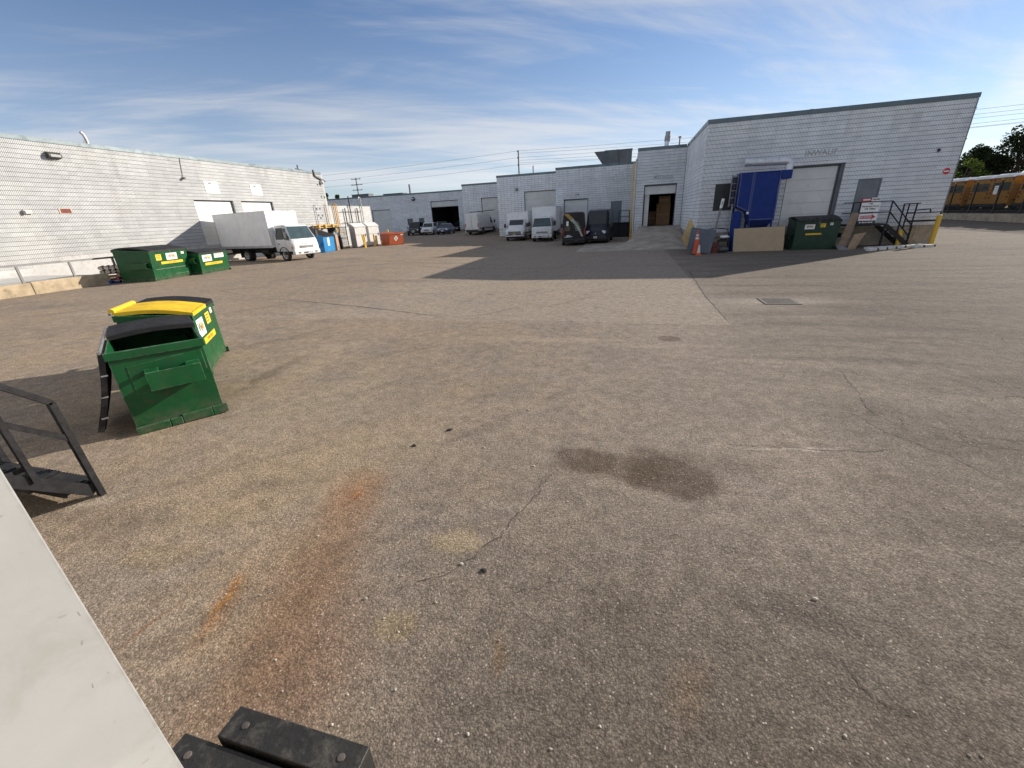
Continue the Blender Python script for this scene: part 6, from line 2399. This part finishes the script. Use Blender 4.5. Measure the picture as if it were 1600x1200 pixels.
# ------------------------------------------------------------------ white cabinets, grey cage and stacked goods
CABW = M('cabinet_white', (.70, .69, .66), .55, var=.05, dirt=(.40, .36, .31), damt=.4, dscale=2)
CABG = M('cabinet_side', (.40, .385, .37), .6, var=.1)
for (x, y, lab) in [(-24.55, 35.95, 'nearer white storage cabinet with sloped top behind yellow bollards'), (-24.35, 37.85, 'farther white storage cabinet with sloped top beside the rust orange skip')]:
    r = thing('storage_cabinet', lab, 'cabinet', (x, y, .45), R(-20), 'white storage cabinets')
    g = MB()
    g.prism([(-.40, .06), (.40, .06), (.40, 1.80), (-.10, 2.08), (-.40, 2.08)], 'y', -.62, .62)
    g.build('body', CABG, r, bevel=.012)
    g = MB()
    g.box(.402, .425, -.60, .60, .10, 1.76)
    dr = g.build('door', CABW, r, bevel=.004)
    g = MB()
    g.box(.426, .44, -.60, .60, 1.10, 1.12)
    g.box(.426, .46, .46, .52, .95, 1.18)
    g.build('latch', GREYST, dr)
    g = MB()
    g.add([(.44, -.66, 1.79), (.44, .66, 1.79), (-.12, .66, 2.105), (-.12, -.66, 2.105), (.44, -.66, 1.83), (.44, .66, 1.83), (-.12, .66, 2.14), (-.12, -.66, 2.14)],
          [(3, 2, 1, 0), (4, 5, 6, 7), (0, 1, 5, 4), (1, 2, 6, 5), (2, 3, 7, 6), (3, 0, 4, 7)])
    g.build('lid', CABW, r)
    g = MB()
    for s in (-.5, .5): g.box(-.4, .4, s - .05, s + .05, 0, .059)
    g.build('skid', CHASSIS, r)
r = thing('cylinder_cage', 'black wire cage holding pale gas cylinders beside the cabinets', 'cage', (-25.6, 34.4, .45), R(14))
g = MB()
for x in (-.5, .5):
    for y in (-.8, .8): g.bar((x, y, 0), (x, y, 1.85), .06)
for z in (.05, .9, 1.82):
    for y in (-.8, .8): g.bar((-.5, y, z), (.5, y, z), .04)
    for x in (-.5, .5): g.bar((x, -.8, z), (x, .8, z), .04)
for k in range(12): g.bar((.5, -.74 + k * .135, .06), (.5, -.74 + k * .135, 1.8), .014)
for k in range(8): g.bar((.5, -.8, .15 + k * .21), (.5, .8, .15 + k * .21), .014)
g.box(-.49, .49, -.79, .79, .0, .03)
g.box(-.52, .52, -.82, .82, 1.86, 1.89)
g.build('cage_frame', STEELK, r)
g = MB()
g.box(-.50, -.49, -.78, .78, .06, 1.8)
g.build('back_panel', PLASTK, r)
for (x, y, h, mt) in [(-.2, -.35, 1.5, CABW), (-.1, .35, 1.45, CABW), (.1, 0, 1.1, STEELK)]:
    t = thing('gas_cylinder', 'pale gas cylinder standing in the %s of the black cage' % ('left half' if y < 0 else 'right half') if mt is CABW else 'short black gas cylinder standing in the middle of the cage', 'cylinder', tuple(r.matrix_basis @ Vector((x, y, .03))) if False else (-25.6 + x * math.cos(R(14)) - y * math.sin(R(14)), 34.4 + x * math.sin(R(14)) + y * math.cos(R(14)), .48))
    g = MB()
    g.lathe([(.0, .0), (.16, .0), (.17, .05), (.17, h - .3), (.12, h - .12), (.05, h - .08), (.05, h), (0, h)], n=14)
    g.build('shell', mt, t, smooth=True)
r = thing('stacked_trays', 'stack of grey blue plastic trays beside the blue container', 'trays', (-25.25, 33.15, .45), R(14))
me = None
for k in range(8):
    if me is None:
        g = MB()
        g.box(-.3, .3, -.42, .42, 0, .13)
        g.box(-.32, .32, -.44, .44, .131, .16)
        o = g.build('tray', M('tray_blue_grey', (.16, .20, .25), .5, var=.1), r)
        me = o.data
    else: o = link(bpy.data.objects.new('tray', me), r)
    o.location = (0, 0, k * .175)
r = thing('brick_stack', 'strapped stack of pale orange bricks between blue container and trays', 'bricks', (-24.7, 32.55, .45), R(14))
me = None
BRM = M('brick_pale', (.46, .27, .16), .85, var=.2)
for k in range(12):
    for q in range(2):
        if me is None:
            g = MB()
            g.box(-.24, .24, -.11, .11, 0, .095)
            o = g.build('brick', BRM, r)
            me = o.data
        else: o = link(bpy.data.objects.new('brick', me), r)
        o.location = (0, -.115 + q * .23, k * .105)

# ------------------------------------------------------------------ catch basin
r = thing('catch_basin', 'square iron drain grate sunk in the asphalt on the right', 'drain grate', (3.95, 12.35, 0))
IRON = M('cast_iron', (.11, .095, .09), .7, .3, var=.3, scale=12, dirt=(.22, .17, .13), damt=.6, dscale=9)
g = MB()
for a in ((-.42, .42, -.42, -.34), (-.42, .42, .34, .42)): g.box(*a, .004, .014)
for a in ((-.42, -.34, -.339, .339), (.34, .42, -.339, .339)): g.box(*a, .004, .014)
g.build('frame', IRON, r)
g = MB()
g.box(-.339, .339, -.339, .339, .004, .006)
g.build('pit', M('pit_dark', (.012, .011, .011), .95), r)
for k in range(5):
    g = MB()
    y = -.30 + k * .136
    g.box(-.339, .339, y, y + .075, .0065, .013)
    g.build('grate_bar', IRON, r)

# ------------------------------------------------------------------ stair at the lower left
r = thing('steel_stair', 'black steel stair with pipe railing rising to the left of the dock', 'stairs', (-5.6, 1.6, 0))
XR, XLf = -5.05, -6.35
for k in range(5):
    y1 = 2.26 - k * .19
    z = .195 * (k + 1)
    g = MB()
    g.box(XLf + .03, XR - .03, y1 - .245, y1, z - .055, z - .012)
    for q in range(28):
        x = XLf + .04 + q * (XR - XLf - .08) / 28
        g.box(x, x + .018, y1 - .24, y1 - .004, z - .0115, z + .002)
    g.box(XLf + .03, XR - .03, y1 - .262, y1 - .246, z - .075, z + .004)
    g.build('step', STEELK, r, world=True)
for x in (XR, XLf):
    g = MB()
    g.bar((x, 2.20, .07), (x, 1.10, 1.10), .012, .11)
    g.build('stringer', STEELK, r, world=True)
g = MB()
g.box(XLf, XR, .42, 1.15, 1.10, 1.165)
g.build('landing', STEELK, r, world=True)
for x in (XR + .012, XLf):
    g = MB()
    for pa, pb, pw in (((x, 2.23, 0.0), (x, 2.20, 1.05), .05), ((x, 1.86, .42), (x, 1.84, 1.35), .042), ((x, 1.12, 1.1), (x, 1.12, 2.2), .05)):
        g = MB()
        g.bar(pa, pb, pw)
        g.build('railing_post', STEELK, r, world=True)
    g = MB()
    g.bar((x, 2.205, 1.045), (x, 1.10, 2.22), .05)
    g.build('handrail', STEELK, r, world=True)
    g = MB()
    g.bar((x, 2.215, .66), (x, 1.10, 1.72), .036, .05)
    g.build('mid_rail', STEELK, r, world=True)

# ------------------------------------------------------------------ dock bumpers
BUMP = M('bumper_rubber', (.020, .019, .018), .6, var=.3, scale=6, dirt=(.105, .095, .08), damt=.6, dscale=19, bump=.5, bscale=45)
for (x0, x1, y0, y1, zt, lab) in [(-1.21, -.70, .512, .605, .90, 'outer black rubber dock bumper block at the bottom edge'), (-1.335, -.45, .405, .500, .885, 'inner black rubber dock bumper block against the dock face')]:
    r = thing('dock_bumper', lab, 'dock bumper', ((x0 + x1) / 2, y0, .45), 0, 'black dock bumpers')
    g = MB()
    g.box(x0, x1, y0, y1, .45, zt)
    g.build('rubber_block', BUMP, r, world=True, bevel=.0025)
    g = MB()
    for x in (x0 + .07, x1 - .07): g.lathe([(0, zt + .004), (.011, zt + .003), (.013, zt - .002)], (x, (y0 + y1) / 2, 0), 'z', 10)
    g.build('bolt_head', IRON, r, world=True)['kind'] = 'stuff'

# ------------------------------------------------------------------ litter on the asphalt
LUMP = M('tar_lump', (.018, .017, .018), .8, var=.3, bump=.4)
for (x, y, s, lab) in [(-2.28, 3.70, .026, 'small dark lump of tar lying left of the oil stain'), (-2.02, 4.12, .034, 'ragged dark scrap lying farther left of the oil stain'), (-.91, 2.14, .026, 'black square scrap lying near the middle foreground')]:
    g = MB()
    for k in range(3): g.ico((random.uniform(-s, s) * .7, random.uniform(-s, s) * .5, s * .28), s * random.uniform(.45, .8), sq=(1.2, 1, .45), jit=.25, sub=1)
    o = g.build('tar_scrap', LUMP, None, loc=(x, y, .001))
    tag(o, lab, 'scrap')
PEB = M('pebble_pale', (.44, .41, .36), .8, var=.15)
g = MB()
rnd = random.Random(3)
for k in range(240):
    y = 1.0 + 11 * rnd.random() ** 1.7
    x = rnd.uniform(-.95, .85) * (y + 1.2) - .1 * y
    if x < -1.25 and y < .8: continue
    s = rnd.uniform(.0025, .0085) * (1.7 if rnd.random() < .08 else 1)
    g.ico((x, y, gz(x, y) + s * .4), s * (1 + y * .05), sq=(1.3, .9, .7), jit=.3, sub=0 if False else 1)
o = g.build('loose_stones', PEB, None, fix=False)
tag(o, kind='stuff')

# ------------------------------------------------------------------ far right: road edge wall, fence, buses
g = MB()
y = 30.0
while y < 78:
    g.box(29.35, 29.85, y + .01, y + 3.99, -.1, .72 + .0 * y)
    y += 4.0
o = g.build('retaining_wall', CONC, None, loc=(29.6, 52, .2), world=True, bevel=.02)
tag(o, 'low grey concrete retaining wall under the dark picket fence', 'wall')
FENCE = M('fence_dark', (.020, .020, .020), .5, var=.2)
r = thing('picket_fence', 'dark metal picket fence with curved tops before the yellow buses', 'fence', (29.6, 52, .72))
g = MB()
for z in (.95, 2.55, 2.85): g.bar((29.6, 30, z), (29.6, 78, z), .045)
g.build('rail', FENCE, r, world=True)
k = 0
yy = 30.2
posts = []
me = None
while yy < 78:
    if me is None:
        g = MB()
        g.bar((0, 0, 0), (0, 0, 2.55), .10)
        o = g.build('post', FENCE, r)
        me = o.data
    else: o = link(bpy.data.objects.new('post', me), r)
    o.location = (0, yy - 52, 0)
    posts.append(yy)
    yy += 2.75
mp = None
npk = 0
stuff = MB()
yy = 30.2
while yy < 77.8:
    if not any(abs(yy - p) < .07 for p in posts):
        pts = [(0, 0, .05), (0, 0, 2.35), (-.05, 0, 2.58), (-.17, 0, 2.72), (-.32, 0, 2.72)]
        if 36 < yy < 70 and npk < 300:
            if mp is None:
                g = MB()
                for a, b in zip(pts[:-1], pts[1:]): g.bar(a, b, .024)
                o = g.build('picket', FENCE, r)
                mp = o.data
            else: o = link(bpy.data.objects.new('picket', mp), r)
            o.location = (0, yy - 52, 0)
            npk += 1
        else:
            for a, b in zip(pts[:-1], pts[1:]): stuff.bar((a[0], yy - 52, a[2]), (b[0], yy - 52, b[2]), .028)
    yy += .125
o = stuff.build('picket', FENCE, r)
o['kind'] = 'stuff'
r = thing('fence_sign', 'small white notice fixed to the dark picket fence', 'sign', (29.5, 47.0, 2.55))
g = MB()
g.box(-.01, .0, -.2, .2, -.32, .32)
g.build('panel', WHITEP, r)
g = MB()
for k in range(3): g.box(-.013, -.0105, -.12, .12 - .04 * k, .16 - k * .16, .22 - k * .16)
g.build('print', M('print_mid_grey', (.3, .3, .3), .6), r)

BUSY = M('bus_yellow', (.68, .30, .008), .4, var=.08, dirt=(.40, .22, .05), damt=.3)
BUSW = M('bus_roof_white', (.78, .78, .77), .4, var=.04)
b0 = None


def make_bus(label, loc, group):
    r = thing('school_bus', label, 'bus', loc, 0, group)
    h = 1.2
    def S(x, zt): return [(x, -h, .55), (x, -h, 2.35), (x, -h * .93, zt - .22), (x, -h * .6, zt - .02), (x, h * .6, zt - .02), (x, h * .93, zt - .22), (x, h, 2.35), (x, h, .55)]
    g = MB()
    g.loft([S(0, 2.95), S(.12, 3.02), S(9.6, 3.02), S(9.7, 2.95)])
    g.build('body', BUSY, r, smooth=True)
    g = MB()
    g.loft([[(x, -h * .94, zt - .20), (x, -h * .6, zt), (x, h * .6, zt), (x, h * .94, zt - .20)] for x, zt in ((-.06, 2.98), (.1, 3.06), (9.6, 3.06), (9.75, 2.98))])
    g.build('roof', BUSW, r, smooth=True)
    g = MB()
    for a, c in ((-.95, -.05), (.05, .95)): g.box(-.012, -.001, a, c, 1.75, 2.40)
    g.build('rear_window', GLASSD, r)
    g = MB()
    for s in (-1, 1):
        for k in range(9): g.box(.9 + k * .92, 1.65 + k * .92, s * (h + .001), s * (h + .012), 1.72, 2.32)
    g.build('side_window', GLASSD, r)
    g = MB()
    for s in (-1, 1):
        for z in (1.2, 1.55, 2.62): g.box(-.02, -.001, s * .98 - .09, s * .98 + .09, z - .09, z + .09)
    g.build('rear_light', LAMPR, r)
    g = MB()
    g.box(-.16, -.02, -1.18, 1.18, .50, .72)
    for s in (-1, 1): g.box(.2, 9.5, s * (h + .002), s * (h + .02), .95, 1.05)
    g.build('bumper', PLASTK, r)
    for x in (2.4, 8.2):
        for s in (-1, 1): wheel(r, x, s * .98, .5, .28)
    return r


by = 43.4
labs = ['rightmost', 'second from right', 'third from right', 'fourth from right', 'fifth from right', 'sixth from right', 'seventh from right', 'eighth from right', 'ninth from right']
for k in range(9):
    lab = 'yellow school bus with white roof behind the picket fence, %s in the row' % labs[k]
    y = by + k * 2.75
    xo = 31.0 + (.25 if k % 2 else 0)
    if b0 is None:
        b0 = make_bus(lab, (xo, y, .74), 'school buses parked behind the fence')
    else:
        copy_thing(b0, (xo, y, .74), 0, lab)
g = MB()
g.box(29.86, 46, 30, 80, .3, .735)
o = g.build('bus_yard', ASPHALT, None, loc=(38, 55, .7), world=True)
tag(o, kind='structure')

# ------------------------------------------------------------------ trees
def leaf_mat(name, col):
    mt = bpy.data.materials.new(name)
    mt.use_nodes = True
    t = mt.node_tree
    t.nodes.clear()
    b = NB(t)
    inf = b.n('ShaderNodeNewGeometry')
    c = b.mix(inf.outputs['Random Per Island'], rgb(*[x * .6 for x in col]), rgb(*[min(1, x * 1.45) for x in col]))
    d = b.n('ShaderNodeBsdfDiffuse', {0: c})
    tr = b.n('ShaderNodeBsdfTranslucent', {0: b.mix(.5, c, rgb(col[0] * 1.6, col[1] * 1.7, col[2] * .9))})
    mx = b.n('ShaderNodeMixShader', {0: .28, 1: d.outputs[0], 2: tr.outputs[0]})
    b.n('ShaderNodeOutputMaterial', {0: mx.outputs[0]})
    return mt


BARK = M('bark', (.10, .075, .055), .9, var=.3, scale=8)
DARKL = leaf_mat('leaf_dark', (.032, .042, .022))
MIDL = leaf_mat('leaf_light', (.10, .135, .035))


def tree(label, loc, h, rx, mat, n=2600, leaf=.32, seed=0, base=.28, lobes=13, flat=.75):
    rnd = random.Random(seed)
    r = thing('tree', label, 'tree', loc)
    g = MB()
    g.tube([(0, 0, 0), (.1, 0, h * .3), (-.05, .1, h * .62), (.05, 0, h * .9)], h * .022, 8, r2=h * .005)
    cents = []
    for k in range(lobes):
        a = rnd.uniform(0, 6.28)
        t = rnd.uniform(0, 1)
        z = h * (base + .08 + (.86 - base) * t)
        rr = rx * math.sqrt(max(.05, 1 - (2 * (t - .38)) ** 2 * .8)) * rnd.uniform(.35, .85)
        c = Vector((rr * math.cos(a), rr * math.sin(a), z))
        cents.append((c, rx * rnd.uniform(.26, .50)))
        g.tube([(0, 0, z * .62), c * .55 + Vector((0, 0, z * .38)), c], h * .008, 5, r2=h * .002)
    cents.append((Vector((0, 0, h * .90)), rx * .34))
    g.build('trunk', BARK, r, smooth=True)
    g = MB()
    for k in range(n):
        c, s = cents[rnd.randrange(len(cents))]
        d = Vector((rnd.gauss(0, 1), rnd.gauss(0, 1), rnd.gauss(0, 1))).normalized()
        p = c + Vector((d.x, d.y, d.z * flat)) * s * rnd.uniform(.45, 1.05) ** .6
        L = leaf * rnd.uniform(.6, 1.4)
        u = Vector((rnd.gauss(0, 1), rnd.gauss(0, 1), rnd.gauss(0, .6))).normalized()
        w = u.cross(Vector((rnd.gauss(0, 1), rnd.gauss(0, 1), rnd.gauss(0, 1)))).normalized()
        g.add([p - u * L * .5, p + w * L * .28, p + u * L * .5, p - w * L * .28], [(0, 1, 2, 3)])
    g.build('crown', mat, r, fix=False)
    return r


tree('tall dark tree at the right edge behind the buses', (54.2, 84, .3), 10.2, 5.4, DARKL, 9500, .38, 1, .16, 34)
tree('rounded dark tree left of the tall one behind the buses', (49.4, 84, .3), 8.5, 2.9, DARKL, 4200, .34, 2, .15, 20)
tree('low dark tree filling the gap between the two taller dark ones', (52.2, 90, .3), 7.6, 3.8, DARKL, 4200, .36, 3, .06, 20)
tree('bright green small tree beside the corner of the nearest unit', (43.8, 76, .3), 6.6, 2.2, MIDL, 2400, .24, 4, .12, 14)
tree('dark broad tree standing low behind the row of buses', (57.0, 96, .3), 8.2, 5.0, DARKL, 2600, .38, 6, .05, 14)
tree('dark tree top showing over the far left roof end', (-92.5, 122, .4), 12.4, 2.6, DARKL, 1500, .5, 7, .3, 10)
tree('thin dark tree right of the one over the far left roof end', (-89.2, 123, .4), 11.6, 1.8, DARKL, 900, .45, 8, .3, 8)

# ------------------------------------------------------------------ hydro poles and wires
POLE = M('pole_wood', (.095, .08, .07), .85, var=.2)
WIRE = M('wire_dark', (.10, .105, .115), .6)
r = thing('utility_pole', 'tall dark utility pole rising behind the two white box trucks', 'utility pole', (-24.4, 100, .3))
g = MB()
g.tube([(0, 0, 0), (0, 0, 15.6)], .19, 8, r2=.13)
g.build('pole', POLE, r, smooth=True)
for z in (15.3, 14.0, 12.6):
    g = MB()
    g.bar((-.1, -.5, z), (-.1, .5, z), .10)
    for y in (-.42, .42): g.lathe([(.05, 0), (.07, .08), (.04, .2), (0, .22)], (-.1, y, z + .05), 'z', 8)
    g.build('insulator_arm', POLE, r)
r = thing('utility_pole', 'thin distant pole with three cross arms over the farthest roof', 'utility pole', (-72.8, 110, .3))
g = MB()
g.tube([(0, 0, 0), (0, 0, 14.0)], .17, 8, r2=.12)
g.build('pole', POLE, r, smooth=True)
for z, w in ((13.7, 1.5), (12.3, 1.8), (11.0, 1.6)):
    g = MB()
    g.bar((-w, 0, z), (w, 0, z), .13)
    for x in (-w * .8, -.3, .3, w * .8): g.lathe([(.06, 0), (.08, .1), (0, .25)], (x, 0, z + .06), 'z', 6)
    g.build('cross_arm', POLE, r)
g = MB()
g.box(-.3, .3, -.3, .3, 9.3, 10.0)
g.build('transformer', GREYST, r)
r = thing('utility_pole', 'utility pole out to the right that carries the wires', 'utility pole', (92, 99, .3))
g = MB()
g.tube([(0, 0, 0), (0, 0, 18)], .2, 8, r2=.14)
g.build('pole', POLE, r, smooth=True)
r = thing('roof_aerial', 'small dark aerial on the far end of sunlit warehouse roof', 'aerial', (-29.0, 35.2, 6.9))
g = MB()
g.tube([(0, 0, 0), (0, 0, .75)], .025, 6)
g.bar((-.0, -.35, .42), (0, .75, .34), .07)
g.bar((0, -.1, .42), (0, -.1, .75), .04)
g.build('mast', STEELK, r)


def wires(label, groups, group='power lines'):
    for lab, a, b, sag in groups:
        a, b = Vector(a), Vector(b)
        pts = []
        for k in range(33):
            t = k / 32
            p = a.lerp(b, t)
            p.z -= sag * 4 * t * (1 - t)
            pts.append(p - a)
        g = MB()
        g.tube(pts, .020, 4, cap=False)
        o = g.build('power_line', WIRE, None, loc=tuple(a))
        tag(o, lab, 'power line', group)


ws = []
nm = ['upper', 'middle', 'lower']
for i, z in enumerate((15.5, 14.2, 12.8)):
    ws.append(('%s wire sagging from the dark pole to the far left' % nm[i], (-24.4, 100, z + .3), (-150, 100, z - .1), 1.3))
    ws.append(('%s wire running from the dark pole to the right over the roofs' % nm[i], (-24.4, 100, z + .3), (92, 99, z + .9), .9))
for i, z in enumerate((15.15, 13.75, 13.25)):
    ws.append(('%s of three extra wires seen right of the nearest unit' % nm[i], (-24.4, 101, z + .3), (92, 100, z + .9), 1.2))
wires('', ws)
